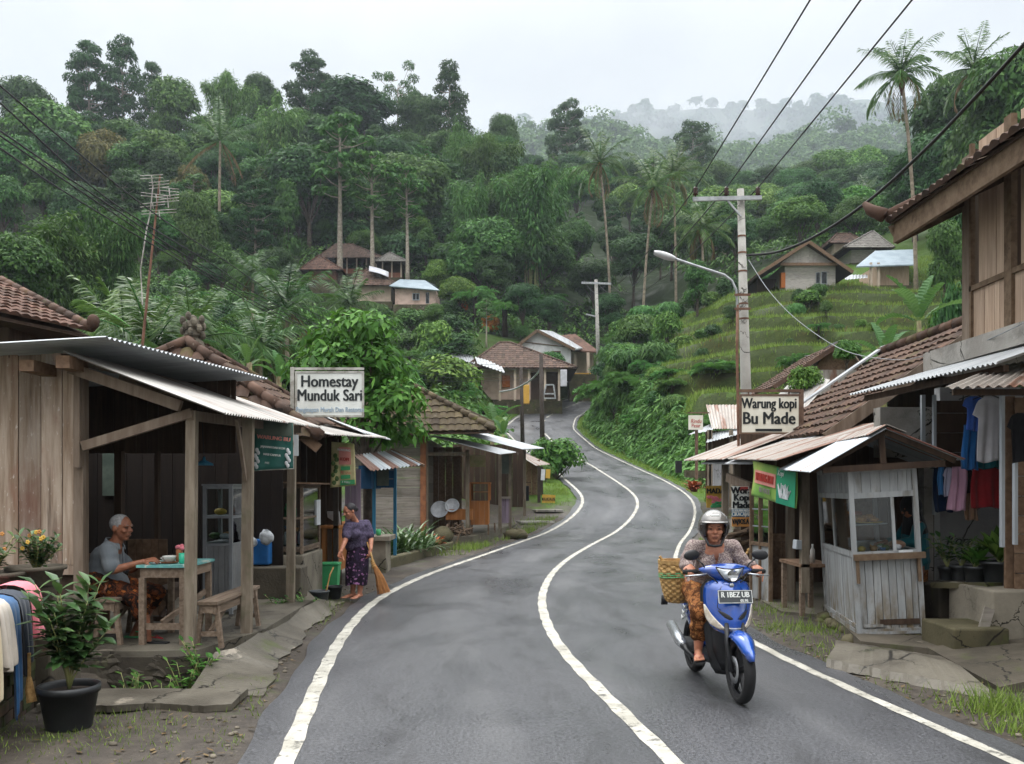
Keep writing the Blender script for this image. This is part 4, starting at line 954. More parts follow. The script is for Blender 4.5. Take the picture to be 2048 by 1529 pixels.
def litter():
 rng=np.random.default_rng(6);n=420;y=rng.uniform(5.2,9.5,n);x=np.where(rng.random(n)<.5,rl(y)-.35-np.abs(rng.normal(size=n))*.8,rr(y)+.3+np.abs(rng.normal(size=n))*.55)
 z=terrain(x,y)+.012;a=rng.uniform(0,2*PI,n);d=np.stack([np.cos(a),np.sin(a),rng.uniform(-.1,.35,n)],-1);c=np.stack([x,y,z],-1)
 q=leafq(c,d,rng.uniform(.03,.085,n),rng.uniform(.015,.04,n),.0,rng,n=np.tile(np.array([[.1,.2,1.0]]),(n,1)))
 props(link('fallen_leaves',raw_mesh('fallen_leaves',q,4,MATS['leaf_palm_dry'])),kind='stuff')
 mb=MB();n=420;y=rng.uniform(5.4,16,n);x=np.where(rng.random(n)<.5,rl(y)-.35-np.abs(rng.normal(size=n))*.45,rr(y)+.32+np.abs(rng.normal(size=n))*.35);z=terrain(x,y)
 for i in range(n):r=rng.uniform(.008,.028);mb.ball((x[i],y[i],z[i]+r*.2),(r*rng.uniform(.8,1.5),r,r*.6),6,4,(0,0,rng.uniform(0,3)))
 mb.struct('gravel',M['stone'],True,'stuff')
litter()
def planks_y(mb,x0,x1,z0,z1,y,w=.2,th=.025,gap=.006,jit=.0):
 """vertical boards in a wall that faces the photographer"""
 x=x0
 while x<x1-.02:
  ww=min(w*random.uniform(.85,1.15),x1-x);mb.bx(x,x+ww-gap,y+random.uniform(0,.008),y+th,z0-random.uniform(0,jit),z1);x+=ww
def planks_x(mb,y0,y1,z0,z1,x,w=.2,th=.025,gap=.006,jit=0.0):
 y=y0
 while y<y1-.02:
  ww=min(w*random.uniform(.85,1.15),y1-y);mb.bx(x+random.uniform(0,.008),x+th,y,y+ww-gap,z0-random.uniform(0,jit),z1);y+=ww
def hplanks_y(mb,x0,x1,z0,z1,y,w=.2,th=.025,gap=.008):
 z=z0
 while z<z1-.02:
  ww=min(w*random.uniform(.9,1.1),z1-z);mb.bx(x0,x1,y+random.uniform(0,.01),y+th,z,z+ww-gap);z+=ww
def hplanks_x(mb,y0,y1,z0,z1,x,w=.2,th=.025,gap=.008):
 z=z0
 while z<z1-.02:
  ww=min(w*random.uniform(.9,1.1),z1-z);mb.bx(x+random.uniform(0,.01),x+th,y0,y1,z,z+ww-gap);z+=ww
FLZ=.2
ws=thing('coffee_shop','weathered plank coffee shop with open porch and corrugated roofs','shop',(-4.5,9.5,0))
w=MB();xs=[-6.6,-6.0,-5.5,-5.05,PX(37,8.3),PX(82,8.3),PX(125,8.3),PX(152,8.3)]
for a,b in zip(xs[:-1],xs[1:]):w.bx(a,b-.008,8.3+random.uniform(0,.01),8.33,PZ(1130,8.3),2.92)
w.build('front_boards',M['wall_wood'],ws)
w=MB();w.bx(-6.6,PX(152,8.3),8.295,8.35,PZ(1150,8.3),PZ(1131,8.3));w.bx(-6.6,PX(152,8.3),8.31,8.36,FLZ+.04,FLZ+.16);w.build('batten',M['wall_wood'],ws)
w=MB();hplanks_y(w,-6.6,PX(146,8.3),FLZ+.16,PZ(1150,8.3),8.34,.3);w.build('lower_boards',M['dark_wood'],ws)
w=MB();w.bx(-4.03,-3.94,8.27,8.38,FLZ,2.85);w.build('post',M['beam_wood'],ws)
w=MB();w.bx(PX(150,8.22),PX(161,8.22),8.2,8.26,PZ(935,8.22),PZ(745,8.22));w.build('brace_board',M['beam_wood'],ws)
w=MB();planks_x(w,8.4,12.2,FLZ,2.8,-6.6);planks_y(w,-6.6,-3.1,FLZ,2.75,12.2);w.build('back_boards',M['shade_wood'],ws)
w=MB();planks_y(w,-5.4,-3.25,PZ(907,10.6),2.95,10.6,.14);w.build('header_boards',M['dark_wood'],ws)
w=MB();w.beam((-3.92,8.22,PZ(893,8.2)),(-2.92,8.22,PZ(826,8.2)),.06,.085);w.build('brace',M['beam_wood'],ws)
for a,b,q in(((-4.0,8.15,PZ(735,8.1)),(-3.0,8.15,PZ(812,8.1)),.1),((-4.0,9.2,2.82),(-2.75,9.2,2.42),.08),((-4.0,10.4,2.9),(-2.7,10.4,2.45),.08)):w=MB();w.beam(a,b,.06,q);w.build('rafter',M['beam_wood'],ws)
w=MB();w.beam((-2.94,8.2,2.335),(-2.75,11.6,2.42),.07,.09);w.beam((-4.02,7.95,2.83),(-4.02,11,2.95),.07,.07);w.build('beam',M['beam_wood'],ws)
for px,y,py in((380,8.25,1300),(493,9.15,1266),(581,11.6,1213)):
 x=PX(px,y);w=MB();w.beam((x,y,PZ(py,y)-.03),(x+.02,y,2.38),.088 if px<400 else.1,.088);w.build('post',M['post_wood'],ws)
w=MB();w.beam((PX(384,8.25),8.3,1.95),(PX(400,9),8.75,2.36),.035,.05);w.beam((PX(494,9.15),9.1,1.75),(PX(470,8.7),8.75,2.35),.03,.05);w.build('strut',M['beam_wood'],ws)
w=MB();w.corr((-2.54,7.95,2.335),(-2.49,11.7,2.46),(-3.97,11.6,2.99),(-3.97,7.95,2.88),.076,.012);w.build('porch_roof',M['zinc_old'],ws)
w=MB();w.corr((-3.50,7.75,2.975),(-2.90,10.7,2.97),(-6.8,11.2,2.80),(-6.8,7.75,2.78),.076,.013,seg=6);w.build('main_roof',M['zinc'],ws)
w=MB();w.bx(-4.33,-4.2,7.9,8.4,2.70,2.80);w.bx(-3.98,-3.86,7.85,8.2,2.72,2.83);w.build('beam_end',M['brown_wood'],ws)
w=MB();planks_y(w,PX(255,10.4),PX(335,10.4),FLZ,1.08,10.4,.1,gap=.008);w.build('half_wall',M['brown_wood'],ws);w=MB();w.bx(PX(150,9.5),PX(218,9.5),9.5,9.53,FLZ,.98);w.build('half_wall',M['brown_wood'],ws)
w=MB();w.bx(PX(232,10.5),PX(246,10.5),10.45,10.55,FLZ,2.1);w.bx(PX(312,10.5),PX(320,10.5),10.45,10.52,FLZ,2.1);w.build('door_post',M['dark_wood'],ws)
fl=MB();fl.slab([(-6.6,8.12,-.6),(-3.3,8.12,-.6),(-2.86,8.2,-.6),(-2.58,9.3,-.6),(-2.62,12.0,-.6),(-3.4,14.2,-.6),(-6.6,14.2,-.6)],(0,0,.8));
fl.solo('porch_floor',M['concrete_wet'],'worn concrete porch floor slab under the coffee shop table','floor slab')
st=MB()
for i in range(60):
 x=lerp(-3.75,-2.72,random.random());z=random.uniform(-.42,.1);r=random.uniform(.035,.085);n0=len(st.v);st.ball((x,8.115,z),(r*1.5,r*.45,r),7,5,(0,random.uniform(-.5,.5),0));st.v[n0:]=[tuple(c+random.uniform(-.014,.014)for c in p)for p in st.v[n0:]]
st.bx(-3.8,-2.7,8.1,8.13,-.5,.15);st.solo('stone_footing',M['stone_dark'],'dark mossy stone footing below the coffee shop porch','stone wall')
ap=MB();rows=[]
for y in np.linspace(7.2,13.2,60):
 a=-2.62-.05*math.sin(y*2)if y>8.3 else lerp(-2.6,-2.72,(y-7.2)/1.1);b=rl(y)-.42-.04*math.sin(y*3.1)-.02*math.sin(y*11)-random.uniform(0,.02);zt=FLZ if y>8.3 else lerp(.03,FLZ,(y-7.2)/1.1)
 if y>12:zt=lerp(FLZ,.03,(y-12)/1.2)
 rows.append([(lerp(a,b,k/5),y,lerp(zt-.01,.015,(k/5)**.8))for k in range(6)])
ap.grid(rows,.04);ap.struct('path',M['concrete_wet'])
ap=MB();rows=[]
for k in range(33):
 x=lerp(-3.55,-2.1,k/32);rows.append([(x,6.72+.04*math.sin(k*.4)+random.uniform(-.012,.012),.01),(x,6.95,.025),(x,7.16+.01*math.sin(k*.8),.03)])
ap.grid(rows,.05);ap.struct('path',M['concrete_wet'])
def bench(name,label,x0,x1,y0,y1,zf,h,along='y',m='bench_wood',group=None):
 t=thing(name,label,'bench',((x0+x1)/2,(y0+y1)/2,zf),group);s=MB();s.bx(x0,x1,y0,y1,zf+h-.035,zf+h);s.build('seat',M[m],t,bevel=.004)
 ap_=MB()
 if along=='y':
  ap_.bx(x0+.02,x0+.045,y0+.02,y1-.02,zf+h-.12,zf+h-.036);ap_.bx(x1-.045,x1-.02,y0+.02,y1-.02,zf+h-.12,zf+h-.036);ap_.bx(x0+.046,x1-.046,y0+.02,y0+.05,zf+h-.11,zf+h-.037)
  for y in(y0+.07,y1-.12):
   for x,sg in((x0+.03,-1),(x1-.03,1)):
    l=MB();l.beam((x+sg*.05,y,zf),(x,y,zf+h-.037),.04,.05,(0,1,0));l.build('leg',M[m],t)
   ap_.beam((x0,y+.01,zf+.13),(x1,y+.01,zf+.13),.03,.045)
  ap_.beam(((x0+x1)/2,y0+.09,zf+.14),((x0+x1)/2+.02,y0+.5,zf+h-.1),.025,.05)
 ap_.build('stretchers',M[m],t);return t
YT=8.45
bench('bench','short wooden bench the old man sits on',PX(195,YT),PX(237,YT),8.38,9.3,FLZ,.44,group=None)
bench('bench','empty wooden bench standing outside the porch posts',-2.92,-2.73,8.33,9.75,FLZ-.02,.44)
bench('bench','dark bench on the far side of the table',-3.72,-3.5,9.15,9.9,FLZ,.44,m='dark_wood')
tb=thing('table','rough wooden table with turquoise patterned cloth top','table',(-3.28,8.8,FLZ));x0,x1=PX(277,YT),PX(372,YT)
M['table_top']=mat('table_top',hx('#6fae a6'.replace(' ','')),hx('#5f9c9a'),9,(1,.35,1),3,(.42,.55),.45,layers=[(hx('#c2c6bb'),11,.56,.62,(1,.5,1),.8),(hx('#2c4c50'),7,.58,.63,(1,.5,1),.85)])
w=MB();w.bx(x0-.015,x1+.015,8.43,9.22,FLZ+.725,FLZ+.75);w.build('tabletop',M['table_top'],tb)
w=MB();w.bx(x0+.02,x1-.02,8.455,8.48,FLZ+.63,FLZ+.724);w.bx(x0+.02,x1-.02,9.17,9.195,FLZ+.63,FLZ+.724);w.bx(x0+.005,x0+.03,8.47,9.18,FLZ+.63,FLZ+.724);w.bx(x1-.03,x1-.005,8.47,9.18,FLZ+.63,FLZ+.724);w.build('apron',M['bench_wood'],tb)
for x in(x0+.03,x1-.035):
 for y in(8.47,9.18):w=MB();w.bx(x-.027,x+.027,y-.026,y+.026,FLZ,FLZ+.63);w.build('leg',M['bench_wood'],tb)
w=MB();w.bx(x0+.06,x1-.065,8.46,8.48,FLZ+.14,FLZ+.2);w.beam((x0+.2,8.5,FLZ+.2),(x1-.06,9.15,FLZ+.42),.03,.05);w.build('stretcher',M['bench_wood'],tb)
TZ=FLZ+.75
cx,cy_=PX(339,8.62),8.62
w=MB();w.lathe([(.035,0),(.075,.006),(.082,.016),(.076,.013),(0.03,.008)],(cx,cy_,TZ+.001),20);w.solo('saucer',M['terracotta'],'brown saucer under the white cup','saucer',smooth=True)
cu=thing('cup','white bowl-shaped coffee cup on the turquoise table','cup',(cx,cy_,TZ+.012));w=MB();w.lathe([(.025,0),(.045,.012),(.06,.05),(.063,.062),(.057,.06),(.04,.018),(.005,.012)],(cx,cy_,TZ+.012),20);w.build('bowl',M['ceramic'],cu,True)
w=MB();w.tube([Vector((cx-.058,cy_,TZ+.062)),Vector((cx-.085,cy_,TZ+.055)),Vector((cx-.05,cy_,TZ+.03))],.006,6);w.build('handle',M['ceramic'],cu,True)
w=MB();x=PX(366,8.6);w.lathe([(.032,0),(.036,.01),(.04,.1),(.037,.1),(.033,.012),(.001,.01)],(x,8.6,TZ+.001),18);w.solo('glass_of_drink',M['jelly_green'],'tumbler of bright green drink on the table','drink',smooth=True)
jr=thing('chopstick_jar','brown jar holding pink-capped bottle tops on the table','jar',(PX(359,8.85),8.85,TZ));w=MB();w.lathe([(.03,0),(.034,.01),(.034,.12),(.03,.12),(.028,.02),(0.001,.02)],(PX(359,8.85),8.85,TZ+.001),16);w.build('body',M['terracotta'],jr,True)
w=MB();[w.ball((PX(359,8.85)+a,8.85+b,TZ+.14+c),.022,8,6)for a,b,c in((-.02,0,0),(.02,.01,.012),(0,-.02,.005),(.03,-.01,-.01))];w.build('caps',M['cloth_pink'],jr,True)
w=MB();w.bx(PX(300,8.55),PX(318,8.55),8.55,8.66,TZ+.001,TZ+.006);w.solo('folded_napkin',M['paper'],'small white paper napkin by the man’s hand'.replace('’',"'"),'napkin')
def case(name,label,cat,x0,x1,y0,y1,z0,zm,z1,fm,lm,bars=1,goods=True,lowm=None):
 t=thing(name,label,cat,((x0+x1)/2,(y0+y1)/2,z0));f=MB();r=.02
 for x in(x0,x1):
  for y in(y0,y1):f.bx(x-r,x+r,y-r,y+r,z0,z1)
 for z in(zm,z1-.02,(zm+z1)/2-.02):
  for y in(y0,y1):f.bx(x0+r,x1-r,y-.016,y+.016,z-.016,z+.016)
  for x in(x0,x1):f.bx(x-.016,x+.016,y0+r,y1-r,z-.016,z+.016)
 f.bx(x0-r-.01,x1+r+.01,y0-r-.01,y1+r+.01,z1,z1+.02);f.build('frame',M[fm],t)
 b=MB();planks_y(b,x0+r,x1-r,z0+.03,zm-.018,y0-.008,.07,.016,.005);planks_x(b,y0+r,y1-r,z0+.03,zm-.018,x1-.01,.07,.016,.005);planks_x(b,y0+r,y1-r,z0+.03,zm-.018,x0-.008,.07,.016,.005);b.build('lower_panel',M[lm],t)
 g=MB();g.bx(x0+r,x1-r,y0-.002,y0+.002,zm+.017,z1-.037);g.bx(x1-.002,x1+.002,y0+r,y1-r,zm+.017,z1-.037);g.build('pane',GLASS,t)
 s=MB();s.bx(x0+.01,x1-.01,y0+.02,y1-.02,zm+.018,zm+.03);s.bx(x0+.02,x1-.02,y0+.05,y1-.03,(zm+z1)/2-.02,(zm+z1)/2-.012);s.build('shelf',M[fm],t)
 return t
GLASS=glassmat('glass')
Y=10.5;x0,x1=PX(410,Y),PX(462,Y)
case('display_case','grey aluminium display case with glass top beside the table','display case',x0,x1,Y,Y+.55,FLZ,PZ(1090,Y),PZ(972,Y),'alu','steel')
for dx,dy,dz,r,mm,nm,lb in((.08,.12,.05,.06,'food_green','food_parcel','green leaf-wrapped food on the lower shelf of the metal case'),(.2,.1,.05,.05,'plastic_bag','food_bag','knotted plastic food bag on the lower shelf of the metal case'),(.18,.3,.05,.06,'food_tan','snack_pile','pile of brown snacks at the back of the metal case'),(.1,.25,.42,.06,'food_yellow','snack_pile','yellow snacks on the upper shelf of the metal case')):
 w=MB();w.ball((x0+dx,Y+dy,PZ(1090,Y)+dz+(.02 if dz<.1 else-.07)+r*.5),(r*1.3,r,r*.7),10,7);w.solo(nm,M[mm],lb,'food',smooth=True)
lp=thing('hanging_lamp','small blue enamel lamp shade hanging in the shop','lamp',(PX(408,10.3),10.3,1.85));w=MB();w.lathe([(.012,.1),(.02,.06),(.1,.02),(.105,0),(.095,.004),(.015,.05)],(PX(408,10.3),10.3,1.93),20);w.build('shade',M['blue_wood'],lp,True)
w=MB();w.tube([(PX(408,10.3),10.3,2.02),(PX(405,10.3),10.32,2.2),(PX(400,10.3),10.35,2.6)],.005,5);w.build('cord',M['wire'],lp)
w=MB();w.bx(PX(200,12.1),PX(232,12.1),12.17,12.18,PZ(992,12.1),PZ(905,12.1));w.solo('wall_poster',M['banner_dirty'],'faded dark poster on the shop back wall','poster')
Y=13.0
w=MB();w.bx(PX(540,Y),PX(606,Y),Y,Y+1.35,-.05,.70);w.solo('concrete_counter',M['concrete'],'moss-stained concrete counter under the wooden glass case','counter',bevel=.02)
w=MB();w.bx(-3.6,PX(625,12.6),11.9,12.3,-.1,.62);w.solo('low_wall',M['concrete_dark'],'low dark mossy wall between the porch posts','wall',bevel=.02)
case('glass_case','brown wooden glass case standing on the concrete counter','display case',PX(548,Y),PX(602,Y),Y+.05,Y+1.2,.71,.80,PZ(972,Y),'bench_wood','bench_wood')
ro=MB();ro.box((PX(580,Y),Y+.6,PZ(966,Y)),(.66,1.5,.025),(.0,.03,0));ro.solo('roof_board',M['brown_wood'],'loose brown boards lying on the glass case','board')
w=MB();w.bx(PX(595,Y),PX(604,Y)+.01,Y+.95,Y+1.22,PZ(1050,14.1),PZ(1000,14.1));w.solo('paper_notice',M['paper'],'white paper notice stuck on the glass case','notice')
for px,py,yy,r,mm,nm,lb,ct in((562,1082,13.3,.05,'enamel','food_bowl','pale bowl inside the wooden glass case','bowl'),(590,1055,13.6,.06,'sign_orange','food_tray','orange tray inside the wooden glass case','tray'),(575,1052,13.8,.05,'plastic_blue','plastic_tub','blue tub inside the wooden glass case','tub')):
 w=MB();w.lathe([(r*.7,0),(r,r*.9),(r*.9,r*.9),(r*.6,.01)],P(px,py,yy)-Vector((0,0,r)),16);w.solo(nm,M[mm],lb,ct,smooth=True)
w=MB();w.bx(PX(497,12.1),PX(540,12.1),12.05,12.3,.64,.98);w.solo('cool_box',M['plastic_blue'],'bright blue plastic cool box behind the porch posts','cool box',bevel=.02)
for px,py,r in((505,1085,.06),(533,1075,.09)):
 w=MB();w.ball(P(px,py,11.98),(r,.06,r*1.1),12,9);w.v=[tuple(c+random.uniform(-.17,.17)*r for c in p)for p in w.v];w.solo('plastic_bag',M['plastic_bag'],'white plastic bag beside the blue box, %s one'%('smaller' if r<.07 else 'larger'),'bag',smooth=True)
for i in range(9):
 w=MB();xx=PX(550+6.2*i,13.25);zz=.82 if i%2 else 1.235;w.lathe([(.03,0),(.032,.13),(.014,.17),(.014,.2),(.001,.2)],(xx,13.3+.12*(i%3),zz),12);w.solo('sauce_bottle',M[('jar_yellow','food_red','plastic_green','ceramic')[i%4]],('yellow','red','green','white')[i%4]+' bottle on the %s shelf inside the wooden glass case'%('lower' if i%2 else 'upper'),'bottle','bottles inside the wooden glass case',True)
s2=thing('snack_stall','narrow snack stall with rusty roof sheets and dark inside','stall',(-3.6,14,0))
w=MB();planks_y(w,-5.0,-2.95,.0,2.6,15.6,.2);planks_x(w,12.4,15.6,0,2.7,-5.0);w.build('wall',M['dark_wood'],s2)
w=MB();w.corr((PX(665,12.8),12.6,2.42),(PX(770,15),15.2,2.52),(PX(640,15.5),15.4,2.78),(-4.4,12.6,2.85),.076,.012);w.build('roof',M['zinc_old'],s2)
w=MB();w.corr((PX(742,15),14.2,2.54),(PX(772,15.6),16.2,2.54),(-3.2,16.2,2.86),(-3.1,14.2,2.86),.1,.014);w.build('roof_sheet',M['zinc_white'],s2)
w=MB();w.beam((PX(598,13),12.55,2.52),(PX(650,13),12.6,2.22),.05,.14,(0,0,1));w.build('fascia',M['brown_wood'],s2)
for px,yy in((608,14.3),(672,15.2)):w=MB();w.beam((PX(px,yy),yy,0),(PX(px,yy),yy,2.5),.08);w.build('post',M['dark_post'],s2)
w=MB();planks_y(w,PX(690,16),PX(722,16),.1,2.0,16,.1);w.build('door_board',M['purple_wood'],s2)
def banner(name,label,pts,m,group=None,cat='banner',sag=.02):
 """hanging cloth sheet from 4 corners: top-left, top-right, bottom-right, bottom-left"""
 t=thing(name,label,cat,Vector(pts[3]),group);a,b,c,d=(Vector(p)for p in pts);rows=[]
 nrm=(b-a).cross(d-a).normalized()
 for i in range(13):
  q=i/12;rows.append([a.lerp(b,k/12).lerp(d.lerp(c,k/12),q)+nrm*(sag*(math.sin(k*1.3+q*3)*.5+math.sin(q*5+k*.4)*.5))for k in range(13)])
 mb=MB();mb.grid(rows,.004);mb.build('sheet',M[m],t,True)
 return t,(lambda u,v,off=.018:a.lerp(b,u).lerp(d.lerp(c,u),v)-nrm*off*(1 if nrm.y>0 else-1)),(b-a),(a-d)
Y=10.15
t,at,xd,ud=banner('banner','teal green stall banner with blurred red title lettering',(P(508,838,Y),P(587,846,Y),P(588,938,Y),P(506,942,Y)),'banner_green')
w=MB();w.tube([at(0,0,.01),at(1,0,.01),at(1,1,.01),at(0,1,.01),at(0,0,.01)],.008,5);w.build('border',M['sign_frame'],t)
g=MB();g.grid([[at(u,v,.026)for u in(.03,.3,.6,.97)]for v in(.02,.3)]);g.build('faded_patch',M['banner_dirty'],t)
lettering('WARUNG BU',at(.52,.36,.032),.062,M['letter_pink'],t,xd,ud,.002);lettering('JAJANAN DAN KOPI',at(.5,.55,.03),.034,M['letter_white'],t,xd,ud,.0006,.9);lettering('NASI CAMPUR',at(.48,.7,.03),.034,M['letter_white'],t,xd,ud,.0006,.9);lettering('MIE',at(.36,.86,.03),.034,M['letter_white'],t,xd,ud)
for u in(.1,.86):
 g=MB()
 for k in range(7):g.ball(at(u+.04*math.sin(k*2.1),.6+k*.055,.022),(.02,.006,.026),8,5)
 g.build('picture',M['paper'],t,True)
w=MB();w.bx(PX(585,10.6),PX(597,10.6),10.6,10.605,PZ(912,10.6),PZ(870,10.6));w.solo('calendar',M['paper'],'small white calendar sheet hanging beside the teal banner','calendar')
Y=14.0
t,at,xd,ud=banner('banner','cream and green price banner hanging from the second roof',(P(663,884,Y),P(709,888,Y),P(712,971,Y),P(661,976,Y)),'banner_cream')
g=MB();g.grid([[at(u,v,.026)for u in(.34,.6,.84)]for v in(.1,.3,.5)]);g.build('red_panel',M['letter_pink'],t)
g=MB()
for v in(.54,.74):g.grid([[at(u,v+dv,.026)for u in(.42,.6,.8)]for dv in(0,.09)])
g.grid([[at(u,v,.024)for u in(.4,.7,.97)]for v in(.86,.97)]);g.build('green_panel',M['plastic_green'],t)
lettering('WARUNG',at(.55,.17,.034),.05,M['letter_white'],t,xd,ud,.001,.9);lettering('KOPI',at(.58,.38,.034),.07,M['sign_red'],t,xd,ud,.002,.9);lettering('BU SARI',at(.62,.69,.03),.045,M['letter_red'],t,xd,ud);lettering('3 RIBU',at(.62,.91,.034),.045,M['letter_white'],t,xd,ud)
g=MB();[g.ball(at(.18+.08*math.sin(k*2.3),.3+k*.085,.02),(.035,.006,.04),8,5)for k in range(8)];g.build('picture',M['food_green'],t,True)
Y=13.6;sg=thing('homestay_sign','white homestay sign board hanging from a bent grey pipe','sign',P(586,900,Y))
w=MB();w.beam(P(585,900,Y),P(585,735,Y),.055);w.build('pole',M['sign_frame'],sg);w=MB();w.beam(P(585,738,Y),P(728,738,Y),.035);w.build('arm',M['sign_frame'],sg)
a,c=P(593,745,Y),P(726,833,Y);w=MB();w.bx(a.x,c.x,Y-.02,Y+.02,c.z,a.z);w.build('board',M['sign_white'],sg)
w=MB();f=.014
for q in((a.x,c.x,a.z-f,a.z+f),(a.x,c.x,c.z-f,c.z+f)):w.bx(q[0]-f,q[1]+f,Y-.03,Y+.03,q[2],q[3])
for x in(a.x,c.x):w.bx(x-f,x+f,Y-.028,Y+.028,c.z+f,a.z-f)
w.build('edge_strip',M['sign_frame'],sg)
ly=Y-.026
def sgt(txt,px,py,size,xs,b,m='letter_black',par=None,y=None):return lettering(txt,Vector((PX(px,(y or ly)),(y or ly),PZ(py,(y or ly)))),size,M[m],par or sg,xs=xs,bold=b)
sgt('Homestay',658.5,764,.245,.86,.004);sgt('Munduk Sari',659.5,792,.245,.80,.004);sgt('Penginapan Murah Dan Restoran',660,820,.105,.74,.001,'letter_blue')
def hip_roof(t,m,base,ridge_a,ridge_b,tw=.2,th=.26,cap=.07,name='roof',soffit='dark_wood',capm=None,amp=.03):
 """base: 4 eave corners (counter-clockwise from near-left); ridge from ridge_a (near / left) to ridge_b"""
 A,B,C,D=(Vector(p)for p in base);ra,rb=Vector(ridge_a),Vector(ridge_b);mb=MB()
 long_ab=abs((rb-ra).dot((B-A).normalized()))>abs((rb-ra).dot((D-A).normalized()))
 if long_ab:planes=[(A,B,rb,ra),(B,C,rb),(C,D,ra,rb),(D,A,ra)];hips=[(A,ra),(B,rb),(C,rb),(D,ra)]
 else:planes=[(A,B,ra),(B,C,rb,ra),(C,D,rb),(D,A,ra,rb)];hips=[(A,ra),(B,ra),(C,rb),(D,rb)]
 for p in planes:
  u=p[1]-p[0];mid=(p[0]+p[1])/2;top=sum((Vector(q)for q in p[2:]),Vector())/len(p[2:])
  mb.tiles(p,u,top-mid,tw,th,amp)
 r=mb.build(name,M[m],t)
 cp=MB()
 for a_,b_ in hips+([(ra,rb)]if(ra-rb).length>.05 else[]):
  n=max(2,int((b_-a_).length/.3))
  for i in range(n):
   p,q=a_.lerp(b_,i/n),a_.lerp(b_,(i+1.12)/n if i<n-1 else 1);cp.tube([p+Vector((0,0,.02)),q+Vector((0,0,.035))],[cap,cap*.8],8)
 cp.build('ridge_caps',M[capm or m],t,True)
 if soffit:
  so=MB();k=Vector((0,0,.06))
  for p in planes:so.slab([Vector(q)-k for q in p],(0,0,-.03))
  so.build('roof_boards',M[soffit],t)
 return r
hr=thing('tiled_house','house with mossy hipped clay tile roof and carved stone finial','house',(-5.5,14,0))
ap_=P(386,690,14.0)
hip_roof(hr,'tile_old',[(-7.6,12.5,2.35),(PX(640,12.5),12.5,2.38),(PX(697,18),18.0,2.78),(-7.6,18.0,2.6)],ap_+Vector((0,-.25,0)),ap_+Vector((0,.6,0)),cap=.09,soffit=None)
w=MB();w.lathe([(.2,0),(.17,.1),(.1,.16),(.14,.2),(.11,.28),(.15,.33),(.1,.4),(.05,.5),(.0,.53)],ap_+Vector((0,0,-.06)),10)
for i in range(16):a=i*2.4;z=.14+.3*(i/16);w.ball(ap_+Vector((math.cos(a)*.15,math.sin(a)*.15,z)),(.05,.05,.07),6,5)
w.build('finial',M['stone'],hr)
w=MB();w.bx(-7.2,-3.6,13.0,17.5,0,2.5);w.build('wall',M['dark_wood'],hr)
fh=thing('neighbour_house','dark house with red clay tile eave at the photo edge','house',(-9,13,0))
A,B=P(-160,620,12),P(183,652,14.5);C,D=P(-20,560,17),P(-260,480,15)
ea,eb=P(-250,570,11.5),P(178,662,14.5);ra_,rb_=P(-250,470,15.0),P(-5,566,15.5)
w=MB();w.tiles([ea,eb,rb_,ra_],eb-ea,ra_-ea,.17,.24,.03);w.build('roof',M['tile_red'],fh)
w=MB();n=12
for i in range(n):w.tube([rb_.lerp(eb,i/n)+Vector((0,.1,.06)),rb_.lerp(eb,(i+1.1)/n)+Vector((0,.1,.07))],[.09,.075],8)
w.ball(eb+Vector((.02,.1,.16)),(.11,.09,.13),8,6);w.build('ridge_caps',M['tile_old'],fh,True)
w=MB();k=Vector((0,0,-.08));w.slab([ea+k,eb+k,rb_+k,ra_+k],(0,0,-.03));w.slab([ea+k,eb+k,eb+Vector((-.3,1.6,-.12)),ea+Vector((-.3,1.6,-.12))],(0,0,-.04));w.build('roof_boards',M['dark_wood'],fh)
w=MB();w.bx(-12,PX(18,13.6),13.6,16,0,PZ(640,13.6));w.build('wall',M['dark_wood'],fh)
Y=16.0;am=thing('aerial_mast','tall leaning pole carrying rusty rows of television aerials','aerial',P(279,720,Y));w=MB();w.tube([P(278,760,Y),P(298,560,Y),P(320,352,Y)],[.028,.022,.015],6);w.build('pole',M['rust_metal'],am)
w=MB();w.tube([P(285,610,Y),P(281,540,Y),P(293,460,Y),P(300,430,Y),P(306,370,Y)],.012,5);w.build('second_pole',M['sign_frame'],am)
for cx_,cy2,ln,ti,n in((303,360,46,.05,3),(318,376,40,.1,4),(312,398,60,-.12,3),(338,386,40,-.1,3),(335,404,46,.1,4),(305,412,50,.12,2),(318,430,70,.06,3)):
 w=MB()
 for k in range(max(2,n-1)):yy=cy2+(k-n/2)*6;w.tube([P(cx_-ln/2,yy+ti*ln/2,Y-.05),P(cx_+ln/2,yy-ti*ln/2,Y-.05)],.006,5)
 w.tube([P(cx_,cy2-n*3,Y-.02),P(cx_+2,cy2+n*3,Y-.02)],.01,5);w.build('aerial',M['sign_frame'],am)
rng_=np.random.default_rng(77);bl=[]
for(px,py,r)in((655,690,.55),(705,665,.6),(745,660,.5),(690,730,.6),(630,735,.5),(745,720,.6),(780,745,.55),(800,800,.55),(765,800,.65),(810,860,.5),(770,870,.55),(745,790,.6),(740,850,.5),(600,745,.35),(720,640,.3),(660,770,.5)):
 q=P(px,py,19+rng_.uniform(-.5,.6));bl.append((q.x+3.0,q.y-19,q.z,r*1.12))
br=thing('leafy_tree','bright leafy tree spreading behind the homestay sign','tree',(-3.0,19,.3))
cv=blob_leaves([(a,b,c-.3,r)for a,b,c,r in bl],400,.2,.1,rng_,.4,.8,.2)
link('crown',raw_mesh('crown',cv,4,MATS['leaf_bright']),br)
w=MB();w.tube([(-3.0,19,.2),(-3.05,19,1.6),(-3.2,19.05,3.4),(-3.1,19,4.6)],[.13,.1,.07,.03],8)
for a,b,c,r in bl[::2]:limb(w,(-3.1,19,2.2),(a-3.0,b+19,c),.04)
w.build('trunk',M['bark_dark'],br,True)
